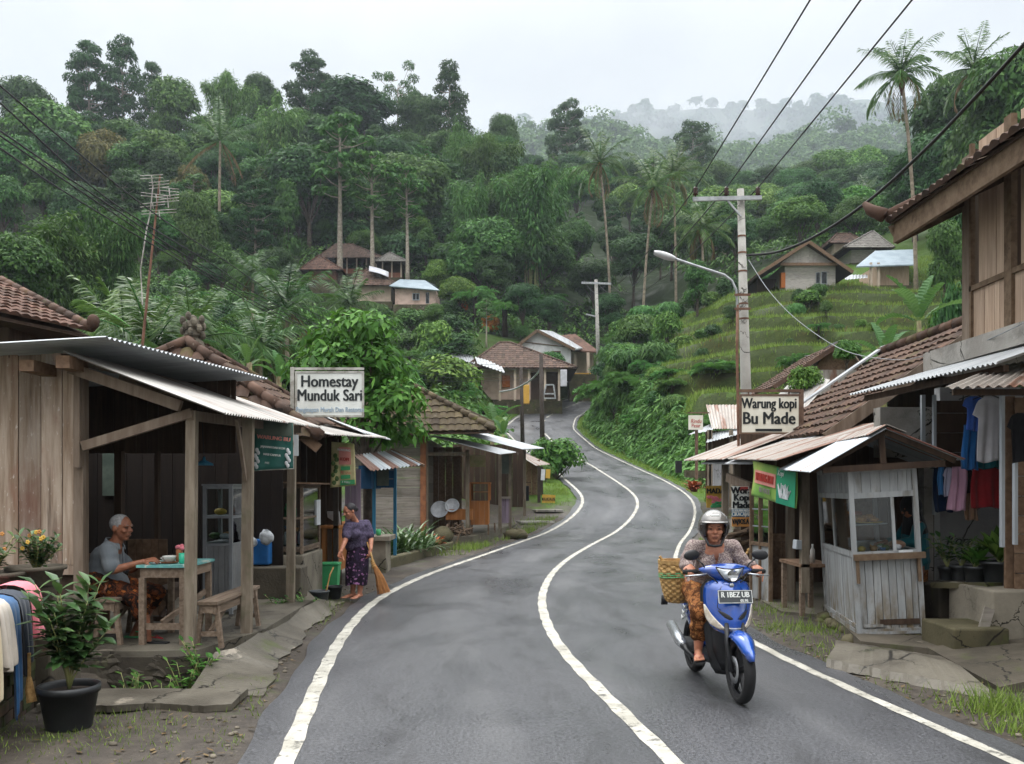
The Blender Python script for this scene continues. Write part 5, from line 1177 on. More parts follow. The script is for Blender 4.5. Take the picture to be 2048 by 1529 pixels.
Y=18.6;nb=thing('notice_shelter','blue notice box on two posts under a rust-striped roof','notice box',(PX(770,Y),Y,.05))
for px,yy,pb in((748,18.4,1128),(790,19.3,1112)):w=MB();w.beam((PX(px,yy),yy,.02),(PX(px,yy),yy,PZ(925,yy)),.065);w.build('post',M['blue_wood'],nb)
w=MB();hplanks_y(w,PX(752,Y),PX(788,Y),PZ(976,Y),PZ(925,Y),Y-.02,.18);w.bx(PX(715,17.9),PX(746,18.2),18.0,19.3,PZ(978,18.2),PZ(932,18.2));w.build('box',M['navy_wood'],nb)
w=MB();w.bx(PX(754,Y),PX(778,Y),Y-.04,Y-.03,PZ(972,Y),PZ(938,Y));w.build('poster',M['banner_dirty'],nb)
w=MB();w.corr(P(742,942,17.6),P(843,930,18.6),P(785,901,19.6),P(708,911,18.4),.1,.018,seg=2);w.build('roof',M['zinc_striped'],nb)
w=MB();w.beam(P(783,899,19.6),P(848,932,18.6),.05,.05);w.beam(P(708,914,18.4),P(785,904,19.6),.05,.05);w.build('ridge_bar',M['brown_wood'],nb)
bs=thing('concrete_basin','concrete pedestal basin with a slab top beside the blue posts','basin',(PX(758,17.8),17.9,0));Y=17.6
w=MB();w.bx(PX(742,Y),PX(772,Y),Y,Y+.7,-.05,PZ(1082,Y));w.build('pedestal',M['concrete'],bs,bevel=.015);w=MB();w.bx(PX(736,Y),PX(780,Y),Y-.08,Y+.85,PZ(1082,Y),PZ(1073,Y));w.build('slab_top',M['concrete'],bs)
w=MB();w.lathe([(.03,0),(.05,.02),(.05,.12),(.03,.13)],(PX(754,Y),Y+.2,PZ(1073,Y)+.002),12);w.solo('water_jar',M['plastic_green'],'small pale green jar on the concrete basin','jar',smooth=True)
w=MB();w.slab([P(780,1130,18.5).xy.to_3d()+V(0,0,-.1),V(PX(905,24),24,-.1),V(PX(905,24),24.5,-.1),V(PX(775,19),19.2,-.1)],(0,0,.32));w.solo('bed_kerb',M['concrete_moss'],'low mossy kerb edging the strappy green plants','kerb',bevel=.03)
def strap_plant(name,label,c,n,L,wd,leaf,seed,el=(.5,1.3),group=None,droop=1.3):
 rng=np.random.default_rng(seed);out=[]
 for i in range(n):
  az=rng.uniform(0,2*PI);e=rng.uniform(*el);l=L*rng.uniform(.7,1.1);d=np.array([math.cos(az),math.sin(az),0]);sd=np.array([-d[1],d[0],0]);p=np.array([rng.normal()*L*.08,rng.normal()*L*.08,0.0]);m_=7;prev=None
  for k in range(m_+1):
   s=k/m_;ang=e-droop*s**1.6;ww=wd*.5*(math.sin(PI*(.1+.9*s))**.6+.03)
   cur=(p-sd*ww,p+sd*ww)
   if prev is not None:out.append(np.stack([prev[0],prev[1],cur[1],cur[0]]))
   prev=cur;p=p+(d*math.cos(ang)+np.array([0,0,math.sin(ang)]))*l/m_
 v=np.concatenate(out);o=link(name,raw_mesh(name,v,4,MATS[leaf]));o.location=Vector(c);return props(o,label,'plant',group)
for i,(px,py,Y,L)in enumerate(((775,1105,20.5,.9),(805,1100,21,1.0),(838,1098,21.5,.95),(820,1085,22.5,1.1),(785,1085,22,1.0),(858,1092,23,.7))):
 strap_plant('strap_leaf_plant','dark green strap-leaved plant in the bed by the blue shelter',(PX(px,Y),Y,.05),60,L,.055,'leaf_pot',100+i,group='strap-leaved plants in the bed by the blue shelter')
strap_plant('bromeliad','red-centred leafy plant at the end of the garden bed',(PX(870,23.5),23.5,.15),40,.45,.07,'leaf_red',120)
def bucket(label,px,py,Y,r,h,m,rim=True,name='bucket'):
 z=PZ(py,Y);x=PX(px,Y);w=MB();w.lathe([(r*.75,0),(r*.78,.01),(r*.98,h-.02),(r*1.06,h-.02),(r*1.06,h),(r*.96,h),(r*.93,h-.015),(r*.74,.03),(.001,.03)],(x,Y,z),26,cap=False)
 return w.solo(name,M[m],label,'bucket',smooth=True)
bucket('round grey plastic tub standing by the road edge',639,1212,12.75,.135,.215,'plastic_grey');bucket('dark plastic tub behind the grey one',668,1199,13.5,.125,.2,'plastic_black')
gb=thing('bin','green plastic bin with a paler rim beside the sweeping woman','bin',(PX(658,14.6),14.75,.0));w=MB();x=PX(658,14.6);w.slab([(x-.12,14.62,.03),(x+.12,14.62,.03),(x+.12,14.86,.03),(x-.12,14.86,.03)],(0,0,.001))
rows=[[Vector((x+sx_*(.115+.03*q),14.74+sy*(.11+.02*q),.02+.39*q))for sx_,sy in((-1,-1),(1,-1),(1,1),(-1,1))]for q in(0,.5,1)];w.grid(rows,closed=True);w.build('body',M['plastic_green'],gb,bevel=.01)
w=MB();w.bx(x-.155,x+.155,14.6,14.88,.41,.45);w.build('lid',M['plastic_green'],gb,bevel=.012)
w=MB();w.tube([P(651,1190,12.85),P(660,1150,12.9),P(667,1135,13.0)],.012,6);w.solo('stick',M['bamboo'],'pale wooden stick standing in the grey tub','stick')
Y=15.2;oc=thing('orange_counter','orange board-fronted counter with dark post behind the woman','counter',(PX(668,Y),Y+.4,.1))
w=MB();planks_y(w,PX(643,Y),PX(676,Y),.26,PZ(1057,Y),Y,.1);planks_x(w,Y+.01,Y+2.2,.26,PZ(1057,Y),PX(676,Y)-.02,.12);w.build('boards',M['orange_wood'],oc);w=MB();w.bx(PX(641,Y),PX(679,Y),Y-.04,Y+2.3,PZ(1057,Y),PZ(1052,Y));w.build('top',M['orange_wood'],oc)
w=MB();w.bx(PX(655,Y),PX(664,Y),Y-.02,Y-.001,.28,PZ(1059,Y));w.build('dark_strip',M['dark_wood'],oc)
for dx,dy in((PX(645,Y),.05),(PX(674,Y),.05),(PX(674,Y),2.1)):w=MB();w.bx(dx,dx+.04,Y+dy,Y+dy+.04,0,.26);w.build('leg',M['dark_wood'],oc)
w=MB();w.box(P(668,1038,15.6),(.22,.02,.26),(.3,0,-.2));w.solo('tilted_sheet',M['paper'],'pale sheet leaning on the orange counter','sheet')
gh=thing('plank_house','grey horizontal plank house with mossy clay tile roof','house',(-4,27,.2))
Y=26.0;w=MB();hplanks_y(w,-4.6,PX(842,Y),.2,PZ(865,Y),Y,.3);w.build('front_boards',M['grey_planks'],gh);w=MB();w.bx(PX(841,Y),PX(852,Y),Y-.06,Y+.1,.2,PZ(868,Y));w.build('brick_pillar',M['terracotta'],gh)
w=MB();hplanks_x(w,Y+.1,34,.3,3.2,PX(850,Y)-.1,.3);w.build('side_boards',M['grey_planks'],gh)
rp=P(770,735,29);w=MB()
A,B,C,D=P(800,868,25),P(988,861,25.6),P(975,842,33),(-6,33,3.4)
hip_roof(gh,'tile_moss',[(-6.2,25,PZ(868,25)),P(988,861,25.4),P(985,848,33),(-6.2,33,PZ(848,33))],rp+Vector((-.3,-1.2,0)),rp+Vector((-.3,1.5,0)),.22,.3,.1,soffit='dark_wood')
r2=thing('shop_row','open-fronted shop row with pale corrugated awnings on posts','shop',(-1.2,29,.1))
w=MB();w.corr(P(1000,909,25.6),P(1032,905,29.5),P(925,880,30),P(856,871,25.5),.09,.014);w.build('awning',M['zinc_white'],r2)
w=MB();w.corr(P(1045,899,29.8),P(1088,897,35.5),P(975,868,35.5),P(925,868,29.6),.09,.014);w.build('upper_awning',M['zinc_white'],r2)
for px,pb,yy,pt in((853,1075,26.2,872),(935,1081,26.8,900),(1000,1056,30.0,905),(1020,1042,31.5,903),(1049,1036,34.5,900)):
 w=MB();w.beam((PX(px,yy),yy,tz(PX(px,yy),yy)-.05),(PX(px,yy),yy,PZ(pt,yy)),.11,.11);w.build('post',M['post_wood'],r2)
w=MB();w.bx(PX(853,26.3),PX(935,26.3),26.25,26.35,PZ(912,26.3),PZ(905,26.3));w.build('lintel',M['post_wood'],r2)
w=MB();planks_y(w,PX(853,30),PX(925,30),.2,3.0,29.6,.22);w.build('brown_boards',M['brown_wood'],r2)
w=MB();planks_y(w,PX(905,36),PX(1052,36),.3,3.4,36.2,.22);w.build('back_boards',M['dark_wood'],r2)
w=MB();w.slab([(PX(850,26),26.0,-.1),(PX(945,26),26.0,-.1),(PX(1060,35),35.5,.0),(PX(1000,37),37,.0),(-3,37,-.1)],(0,0,.36));w.build('floor_slab',M['concrete_wet'],r2)
w=MB();w.bx(PX(1003,31),PX(1018,31),31,31.06,PZ(948,31),PZ(910,31));w.build('grey_poster',M['banner_dirty'],r2)
w=MB();w.bx(PX(941,30),PX(972,30),29.5,29.55,PZ(935,30),PZ(912,30));w.build('pale_poster',M['banner_cream'],r2)
ob=thing('orange_cabinet','orange wooden counter cabinet with glass case on top','cabinet',(PX(960,27.8),28,.3));Y=27.6
w=MB();planks_y(w,PX(938,Y),PX(977,Y),PZ(1050,Y),PZ(1002,Y),Y,.16);planks_x(w,Y,Y+1.6,PZ(1050,Y),PZ(1002,Y),PX(977,Y)-.03,.2);w.build('boards',M['orange_wood'],ob)
for px in(942,975,986):w=MB();w.bx(PX(px,Y),PX(px,Y)+.05,Y+(1.4 if px>980 else.05),Y+(1.45 if px>980 else.1),.22,PZ(1050,Y));w.build('leg',M['brown_frame'],ob)
w=MB();a,b=PX(940,Y),PX(978,Y)
for x in(a,b):
 for y in(Y+.1,Y+1.3):w.bx(x-.03,x+.03,y-.03,y+.03,PZ(1002,Y),PZ(966,Y))
w.bx(a-.04,b+.04,Y+.06,Y+1.34,PZ(968,Y),PZ(965,Y));w.bx(a,b,Y+.1,Y+1.3,PZ(985,Y),PZ(984,Y));w.build('glass_case_frame',M['orange_wood'],ob)
w=MB();w.bx(b-.005,b+.005,Y+.14,Y+1.26,PZ(1002,Y),PZ(968,Y));w.build('pane',GLASS,ob)
pc=thing('purple_counter','faded purple board counter between two shop posts','counter',(PX(1010,31),31,.3));w=MB();planks_y(w,PX(1001,31),PX(1019,31),.45,PZ(998,31),31,.1);w.build('boards',M['purple_wood'],pc)
w=MB();w.bx(PX(999,31),PX(1021,31),30.95,31.5,PZ(998,31),PZ(994,31));w.build('top',M['grey_planks'],pc)
for px,py,r,lb in((879,1019,.27,'large white enamel tub leaning on its side'),(904,1011,.22,'smaller white enamel tub leaning behind the large one')):
 w=MB();Yt=26.9;w.lathe([(.001,-.1),(r*.6,-.09),(r*.9,-.03),(r,0),(r*.96,0),(r*.85,-.02),(r*.55,-.07),(.001,-.08)],P(px,py,Yt),24,Euler((1.15,.25,-.2)).to_matrix(),cap=False);w.solo('enamel_tub',M['enamel'],lb,'tub',smooth=True)
dk=thing('wooden_box','brown wooden box desk under the enamel tubs','desk',(PX(918,27),27,.3));w=MB();w.bx(PX(892,27),PX(945,27),26.9,27.5,PZ(1040,27),PZ(1019,27));w.build('body',M['orange_wood'],dk)
for p in(897,938):w=MB();w.bx(PX(p,27),PX(p,27)+.05,26.95,27.0,.2,PZ(1040,27));w.build('leg',M['brown_frame'],dk)
fwd=thing('firewood','heap of firewood and roots in front of the shop floor','firewood',(PX(915,26.2),26.3,.1));w=MB()
for i in range(26):
 c=Vector((PX(random.uniform(890,935),26.3),26.3+random.uniform(-.3,.3),random.uniform(.1,.55)));d=Vector((random.uniform(-1,1),random.uniform(-.4,.4),random.uniform(-.5,.5))).normalized()*random.uniform(.15,.32);w.tube([c-d,c+d],[random.uniform(.03,.05),.025],6)
w.build('sticks',M['firewood'],fwd)
w=MB();w.ball((PX(885,25.6),25.6,.3),(.3,.25,.26),12,8);w.v=[tuple(c+random.uniform(-.03,.03)for c in p)for p in w.v];w.solo('mossy_boulder',M['concrete_moss'],'mossy boulder by the shop corner','boulder',smooth=True)
w=MB();w.ball((PX(1032,28),28.2,.18),(.4,.3,.2),14,9);w.v=[tuple(c+random.uniform(-.03,.03)for c in p)for p in w.v];w.solo('mossy_boulder',M['concrete_moss'],'low mossy mound beside the shop floor edge','boulder',smooth=True)
ls=thing('rusty_stall','small roadside stall under a rust-red sheet roof','stall',(PX(1060,37),37.5,.9));w=MB();w.corr(P(1072,932,37),P(1100,929,40),P(1045,905,40),P(1030,906,37),.1,.016);w.build('roof',M['zinc_rusty'],ls)
w=MB();planks_y(w,PX(1028,39),PX(1080,39),.8,PZ(920,39),39,.2);w.build('boards',M['brown_wood'],ls);w.v;[(lambda q:(q.beam((PX(px,yy),yy,.9),(PX(px,yy),yy,PZ(934,yy)),.13),q.build('post',M['dark_post'],ls)))(MB())for px,yy in((1078,37),(1083,39))]
w=MB();[w.bx(PX(1030,38.6),PX(1062,38.6),38.4,38.8,PZ(py,38.6)-.03,PZ(py,38.6))for py in(965,985,1005,1025)];w.build('shelves',M['dark_wood'],ls)
for px,py,wd,h,mm,lb in((1097,1003,26,26,'sign_yellow','yellow board with dark lettering leaning by the stall'),(1096,948,9,18,'sign_yellow','small yellow placard hung on the stall post'),(1086,950,8,22,'paper','white placard hung on the stall post')):
 Y=36.9;t=thing('placard',lb,'sign',P(px,py+h/2,Y));w=MB();w.box(P(px,py,Y),(wd*Y/FPX,.03,h*Y/FPX),(0,.06,0));w.build('board',M[mm],t)
 if wd>20:lettering('KUDUS',P(px,py-4,Y-.03),.17,M['letter_black'],t,bold=.004);lettering('SNACK',P(px,py+5,Y-.03),.09,M['letter_black'],t,bold=.002)
for px,py,mm,lb in((1046,1000,'cloth_denim','blue denim trousers hanging in the low stall'),(1054,1002,'cloth_black','black garment hanging in the low stall')):
 w=MB();Y=37.4;w.bx(PX(px-4,Y),PX(px+4,Y),Y,Y+.06,PZ(1030,Y),PZ(972,Y));w.solo('hanging_garment',M[mm],lb,'clothing',bevel=.02)
w=MB();w.box((PX(1070,33.5),33.3,rzz(33.3)+.02),(1.3,.6,.08),(0,0,.3));w.box((PX(1095,35.5),35.4,rzz(35.4)+.02),(1.1,.7,.08),(0,0,.2));w.solo('paving_slabs',M['concrete_grey'],'pale concrete slabs laid between the grass and road','paving slabs')
plant('H2',PX(1112,46),46,2.2,'small bright roadside tree beside the dark wooden pole',None,.9,.3,PZ(960,46));plant('H1',PX(1092,44),44,.9,'little bush behind the yellow boards',None,.9,1.0)
bw=MB();A0,A1=Vector((-3.30,5.2,0)),Vector((-3.76,7.1,0));d=(A1-A0).normalized();nn=Vector((d.y,-d.x,0));Lw=(A1-A0).length
for r in range(11):
 o=(r%2)*.11;s=-.2
 while s<Lw:
  p=A0+d*(s+o+.1)+Vector((0,0,-.05+r*.083+.04));bw.box(p-nn*random.uniform(0,.012),(.1,.205,.074),Matrix.Rotation(math.atan2(-d.x,d.y),3,'Z')@Euler((random.uniform(-.02,.02),random.uniform(-.03,.03),0)).to_matrix());s+=.22
bw.box((A0+A1)/2+V(0,0,.4)-nn*.03,(.06,Lw,.86),Matrix.Rotation(math.atan2(-d.x,d.y),3,'Z'))
M['brick_moss']=mat('brick_moss',hx('#5b4a3c'),hx('#40342b'),3,rough=.9,island=.3,bump=.5,bscale=40,layers=[(hx('#39471f'),2.5,.47,.6,(1,1,1),.85),(hx('#1c1815'),1.4,.5,.7,(1,1,1),.7)])
bw.solo('brick_wall',M['brick_moss'],'low mossy brick wall with washing draped over it','wall')
TOPZ=.885
def drape(name,label,s0,w_,m,L1,L2,seed,rise=.0,wob_=.018,tail=None):
 """cloth folded over the wall top between s0 and s0+w_ along the wall"""
 rd_=random.Random(seed);rows=[];n=16;ph=rd_.uniform(0,6)
 prof=[(-.09,-L2),(-.08,-L2*.5),(-.07,-.03),(-.05,.02+rise),(0.0,.035+rise),(.05,.02+rise),(.075,-.04),(.085,-L1*.3),(.09,-L1*.6),(.095,-L1*.85),(.095,-L1)]
 for i,(a,z)in enumerate(prof):
  row=[]
  for k in range(n+1):
   u=k/n;fold=wob_*math.sin(u*PI*5+ph)*min(1,max(0,(-z)*3.0))+.5*wob_*math.sin(u*PI*11+ph*2)*min(1,max(0,-z*2));sh=(.5-u)*.1*max(0,-z)*rd_.choice((1,));zz=z*(1+.08*math.sin(u*4+ph))if i>6 else z
   row.append(A0+d*(s0+u*w_+sh)+nn*(a+.055*(1 if a>0 else-1)+fold)+Vector((0,0,TOPZ+zz)))
  rows.append(row)
 mb=MB();mb.grid(rows,.006);o=mb.solo(name,M[m],label,'clothing',None,True);sb=o.modifiers.new('s','SUBSURF');sb.levels=sb.render_levels=1;return o
drape('draped_garment','cream garment hanging lowest over the brick wall',.35,.26,'cloth_cream',.62,.3,1);drape('draped_shirt','pale beige shirt draped over the brick wall',.62,.24,'cloth_beige',.4,.3,2,.03,.03)
drape('draped_jeans','blue jeans hanging over the brick wall',.84,.22,'cloth_denim',.74,.35,3,.02,.012);drape('draped_trousers','dark navy trousers draped beside the blue jeans',1.06,.24,'cloth_navy',.5,.3,4,.03)
drape('draped_shirt','pink shirt bunched at the end of the brick wall',1.32,.30,'cloth_pink',.33,.25,5,.06,.03)
def leafy(root,name,base,n,L,w_,spread,h,leaf,seed,droop=.35,stems=8,el0=-.1):
 """potted plant: curved stems with whorls of broad leaves"""
 rng=np.random.default_rng(seed);rd_=random.Random(seed);st=MB();out=[];b=Vector(base)
 for i in range(stems):
  a=rd_.uniform(0,6.28);R=spread*rd_.uniform(.3,1);hh=h*rd_.uniform(.55,1)if i else h;pts=[b+Vector((math.cos(a)*R*t_**1.4,math.sin(a)*R*t_**1.4,hh*t_))for t_ in np.linspace(0,1,6)];st.tube(pts,[.008,.007,.006,.005,.004,.003],5)
  m_=n//stems
  for k in range(m_):
   t_=lerp(.3,1.0,(k+.5)/m_);p=b+Vector((math.cos(a)*R*t_**1.4,math.sin(a)*R*t_**1.4,hh*t_));az=k*2.4+rd_.uniform(-.4,.4);el=rd_.uniform(el0,el0+.7)+.5*(t_>.9);dd=Vector((math.cos(az)*math.cos(el),math.sin(az)*math.cos(el),math.sin(el)));l=L*rd_.uniform(.65,1.15);s=dd.cross(Vector((0,0,1))).normalized();u=s.cross(dd)
   P0=p;q=[]
   for f,wf,dz in((.0,.08,0),(.25,.75,.02),(.5,1,0),(.75,.7,-.12*droop*2),(1,.02,-.4*droop)):c=P0+dd*l*f+Vector((0,0,dz*l));q.append((c-s*w_*wf*.5+u*w_*.12*wf,c,c+s*w_*wf*.5+u*w_*.12*wf))
   for i_ in range(4):
    for j in(0,1):out.append(np.array([q[i_][j],q[i_][j+1],q[i_+1][j+1],q[i_+1][j]]))
 off=Vector(root.location);v=np.concatenate(out)-np.array(off)
 me=raw_mesh(name,v,4,MATS[leaf]);bm=bmesh.new();bm.from_mesh(me);bmesh.ops.remove_doubles(bm,verts=bm.verts,dist=.0004);bm.to_mesh(me);bm.free();me.polygons.foreach_set('use_smooth',[True]*len(me.polygons));link(name,me,root)
 st.build('stems',M['culm'],root,True)
Yp=6.3;xp=PX(138,Yp)
bp=thing('potted_plant','big leafy plant in a ribbed black plastic pot by the brick wall','potted plant',(xp,Yp,0));w=MB();prof=[(.145,0),(.15,.012),(.192,.25),(.205,.25),(.207,.30),(.192,.30),(.18,.26),(.001,.26)]
w.lathe(prof[:7]+[(.14,.03),(.001,.03)],(xp,Yp,0),48,cap=False);pot=w.build('pot',M['plastic_black'],bp,True)
for v_ in pot.data.vertices:
 if.02<v_.co.z<.24:k=math.hypot(v_.co.x,v_.co.y);f=1+.012*math.sin(math.atan2(v_.co.y,v_.co.x)*24);v_.co.x*=f;v_.co.y*=f
w=MB();w.lathe([(.185,.25),(.1,.262),(.001,.265)],(xp,Yp,0),20,cap=False);w.build('soil',M['soil'],bp)
leafy(bp,'leaves',(xp,Yp,.26),330,.18,.07,.27,.76,'leaf_pot',5,.4,18)
Yq=7.15;xq=PX(72,Yq);zq=PZ(1200,Yq)
w=MB();w.bx(xq-.3,xq+.22,Yq-.2,Yq+.3,-.1,zq);w.solo('brick_pier',M['concrete_dark'],'dark pier carrying the concrete planter bowl','pier',bevel=.02)
pl=thing('planter_bowl','flowering plant in a mossy concrete bowl on the pier','potted plant',(xq,Yq,zq));w=MB();h=PZ(1132,Yq)-zq;w.lathe([(.12,0),(.17,.1),(.2,h-.035),(.225,h-.03),(.225,h),(.19,h),(.17,h-.05),(.001,h-.05)],(xq,Yq,zq),28,cap=False);w.build('bowl',M['concrete_dark'],pl,True)
leafy(pl,'leaves',(xq,Yq,zq+h-.06),260,.075,.045,.2,.34,'leaf_pot',6,.3,20)
rd_=random.Random(9)
for mm,n in(('sign_yellow',5),('sign_orange',4)):
 for i in range(n):
  w=MB();c=Vector((xq+rd_.uniform(-.22,.2),Yq-.12+rd_.uniform(-.08,.05),zq+h+rd_.uniform(.12,.33)))
  for k in range(5):a=k*1.257;w.ball(c+Vector((math.cos(a)*.010,0,math.sin(a)*.010)),(.009,.005,.009),6,4)
  w.build('flower',M[mm],pl,True)
x2=PX(-10,6.9)
pl=thing('planter_bowl','dark planter at the edge with yellow-flowered sprigs','potted plant',(x2,6.9,.5));w=MB();w.lathe([(.14,-.5),(.15,.1),(.2,.5),(.22,.5),(.22,.53),(.18,.53),(.001,.5)],(x2,6.9,.5),24,cap=False);w.build('bowl',M['concrete_dark'],pl,True);leafy(pl,'leaves',(x2,6.9,1.0),80,.09,.04,.22,.3,'leaf_pot',8,.3,8)
w=MB();w.box(P(28,1195,6.9),(.16,.02,.12),(.2,.75,.2));w.solo('slate_shard',M['stone_dark'],'triangular grey slate shard behind the washing','slate')
w=MB();c=Vector((-3.5,6.35,.3));w.tube([c+V(.12,-.05,.22),c+V(.12,-.05,.05)],.012,6);w.tube([c+V(.12,-.05,.05),c+V(.13,-.06,-.03),c+V(.15,-.07,-.12)],[.016,.03,.035],8);w.solo('hand_brush',M['straw'],'straw hand brush hanging under the navy trousers','brush')
for i,(x,y,h,k)in enumerate(((-3.25,7.75,.55,'H1'),(-3.0,7.7,.5,'H2'),(-3.4,7.85,.5,'H1'),(-2.74,7.95,.42,'F3'),(-2.85,7.85,.45,'H2'),(-2.98,11.55,.25,'H2'),(-2.68,11.7,.22,'H1'))):
 rt=thing('ditch_plant',('leafy weed growing in the ditch under the porch' if i<5 else 'small weed at the foot of the third porch post'),'plant',(x,y,tz(x,y)if i<5 else.05),'weeds in the ditch' if i<5 else 'weeds at the porch post');leafy(rt,'leaves',(x,y,rt.location.z),90,.08,.04,.22,h,'leaf_bright' if i in(1,3,4)else 'leaf_mid',30+i,.3,9)
wh=thing('wooden_house','two-storey house of pale boards with a deep tiled eave','house',(6.5,9,0))
FX=5.26
w=MB();planks_x(w,5.2,10.3,3.33,PZ(588,10.4),FX,.115,.03,.006);w.build('lower_boards',M['pale_wood'],wh)
w=MB();planks_x(w,5.2,9.35,PZ(578,10.4),5.6,FX+.02,.2,.03,.005);planks_x(w,9.62,10.2,PZ(578,10.4),5.6,FX+.02,.2,.03,.005);w.build('upper_boards',M['pale_wood'],wh)
w=MB();w.bx(FX-.03,FX+.05,5.2,10.3,PZ(588,10.4),PZ(578,10.4));w.build('rail',M['brown_frame'],wh)
w=MB();w.bx(FX-.02,FX+.08,10.3,10.48,3.33,5.5);w.build('corner_post',M['beam_wood'],wh)
w=MB();w.bx(FX-.035,FX+.03,9.42,9.56,3.33,5.6);w.bx(FX-.03,FX+.02,10.26,10.30,3.33,5.6);w.build('post',M['brown_frame'],wh)
w=MB();planks_y(w,FX+.1,9,3.33,5.6,10.42,.2);w.bx(FX+.1,9,5.2,10.4,3.2,3.3);w.build('end_boards',M['dark_wood'],wh)
w=MB();w.tiles([(4.62,4.6,4.93),(4.58,11.05,4.95),(8.2,11.05,6.7),(8.2,4.6,6.7)],(0,1,0),(3.6,0,1.75),.16,.26,.035);w.build('roof',M['tile_old'],wh)
w=MB();w.slab([(4.66,4.6,4.90),(4.62,11.02,4.92),(8.2,11.02,6.65),(8.2,4.6,6.65)],(0,0,-.035));w.build('roof_boards',M['dark_wood'],wh)
w=MB();w.bx(4.66,4.71,4.6,11.0,4.66,4.90);w.beam((4.66,11.0,4.76),(8.2,11.0,6.5),.05,.24);w.build('fascia',M['brown_frame'],wh)
for y in np.arange(5.2,11,.75):w=MB();w.beam((4.72,y,4.74),(5.9,y,5.31),.06,.09);w.build('rafter',M['dark_wood'],wh)
w=MB();w.tube([(4.55,11.0,5.0),(4.42,11.1,5.1),(4.36,11.15,5.2)],[.09,.07,.03],7);w.tube([(4.6,11.05,5.0),(6.4,11.05,5.9)],.08,7);w.build('ridge_caps',M['tile_old'],wh,True)
w=MB();w.bx(5.05,5.25,5.0,11.0,3.10,3.325);w.bx(5.08,8,11.0,11.12,3.05,3.325);w.build('ledge',M['concrete_grey'],wh)
w=MB();w.bx(4.5,5.2,11.0,11.2,2.05,2.66);w.build('block_wall',M['concrete_grey'],wh)
w=MB();w.bx(PX(1880,11),8,11.0,11.15,.3,2.9);w.build('plaster_wall',M['plaster'],wh)
for a,b,y,z0,z1 in((1868,1873,10.4,1030,790),(1844,1851,10.88,895,790),(2004,2010,9.0,1095,776),(2030,2036,8.8,1090,925)):w=MB();w.bx(PX(a,y),PX(b,y),y,y+.05,PZ(z0,y),PZ(z1,y));w.build('pale_post',M['white_paint_wood'],wh)
w=MB();w.bx(PX(1848,10.6),PX(1867,10.6),10.6,10.75,.2,PZ(935,10.6));w.build('pillar',M['concrete_grey'],wh)
w=MB();hplanks_y(w,PX(1874,10.9),PX(1960,10.9),PZ(940,10.9),PZ(800,10.9),10.93,.22);w.build('shutter_boards',M['dark_wood'],wh)
w=MB();hplanks_y(w,PX(2036,9.0),6.2,.6,2.6,9.05,.2);w.build('side_boards',M['brown_wood'],wh);w=MB();w.bx(PX(2012,9.1),PX(2030,9.1),9.1,9.14,.5,2.6);w.build('jamb_board',M['brown_wood'],wh)
w=MB();planks_x(w,9.2,11,.3,2.8,6.6,.2);w.build('inner_boards',M['dark_wood'],wh)
w=MB();w.corr((4.08,10.9,2.80),(4.32,8.0,2.79),(5.5,8.0,3.20),(5.5,10.9,3.22),.076,.012);w.build('awning',M['zinc_white'],wh)
w=MB();w.corr((PX(1889,7.5),7.5,PZ(776,7.5)),(PX(2100,7.3),7.3,PZ(770,7.3)),(5.6,9.0,3.02),(PX(1996,9),9.0,PZ(733,9)),.076,.012);w.build('near_awning',M['zinc_rusty'],wh)
w=MB();w.beam((4.25,10.8,2.75),(4.45,8.1,2.75),.05,.06);w.beam((PX(1905,7.6),7.6,PZ(785,7.6)),(PX(2080,7.5),7.5,PZ(785,7.5)),.04,.05);w.build('beam',M['dark_wood'],wh)
lettering('Kora',P(1918,1082,10.99),.16,M['letter_black'],wh,bold=.001,slant=.3)
w=MB();w.bx(PX(1878,10),PX(2000,10),10.0,10.6,-.1,PZ(1172,10));w.solo('retaining_wall',M['stone_dark'],'dark mossy stone wall under the row of pots','wall',bevel=.03)
w=MB();w.beam((PX(1876,9.95),9.95,PZ(1170,9.95)),(PX(1990,9.3),9.3,PZ(1172,9.3)),.22,.06);w.solo('plank_shelf',M['concrete_moss'],'mossy plank shelf carrying the black flower pots','shelf')
w=MB();w.bx(PX(1985,8.9),PX(2120,8.9),8.9,9.8,.05,PZ(1182,8.9));w.solo('concrete_block',M['concrete'],'tall pale concrete block beside the steps','block',bevel=.02)
w=MB();w.bx(PX(1908,8.7),PX(2020,8.7),8.7,9.4,-.05,PZ(1258,8.7));w.solo('concrete_step',M['concrete_moss'],'low mossy concrete step with a pale stain','step',bevel=.02)
w=MB();w.box(P(1972,1240,8.85),(.1,.025,.24),(-.12,.35,0));w.solo('wooden_board',M['grey_planks'],'small grey board leaning on the concrete block','board')
def slab_path(rows,m,th=.05):mb=MB();mb.grid([[Vector(p)for p in r]for r in rows],th);return mb.struct('path',M[m])
rows=[]
for k in range(31):
 t_=k/30;a=P(lerp(1690,1985,t_),lerp(1330,1392,t_**1.3),1);ya=CAMH*FPX/(lerp(1335,1400,t_)-HY);x=PX(lerp(1655,1985,t_),ya);x+=random.uniform(-.012,.012);ya+=.02*math.sin(k*.9)+random.uniform(-.01,.01);rows.append([(x,ya,-.03),(x+.01,ya+.06,.02),(x+lerp(.25,.12,t_),ya+lerp(.5,.75,t_),.06+.05*math.sin(t_*3)),(x+lerp(.4,.2,t_),ya+lerp(.9,1.3,t_),.05)])
slab_path(rows,'concrete_wet')
rows=[]
for k in range(8):
 t_=k/7;y=lerp(7.3,8.9,t_);rows.append([(lerp(3.95,4.1,t_),y,lerp(.06,.10,t_)),(4.8,y+.1,lerp(.2,.16,t_)),(6.2,y+.1,lerp(.38,.3,t_))])
slab_path(rows,'concrete_dark',.4)
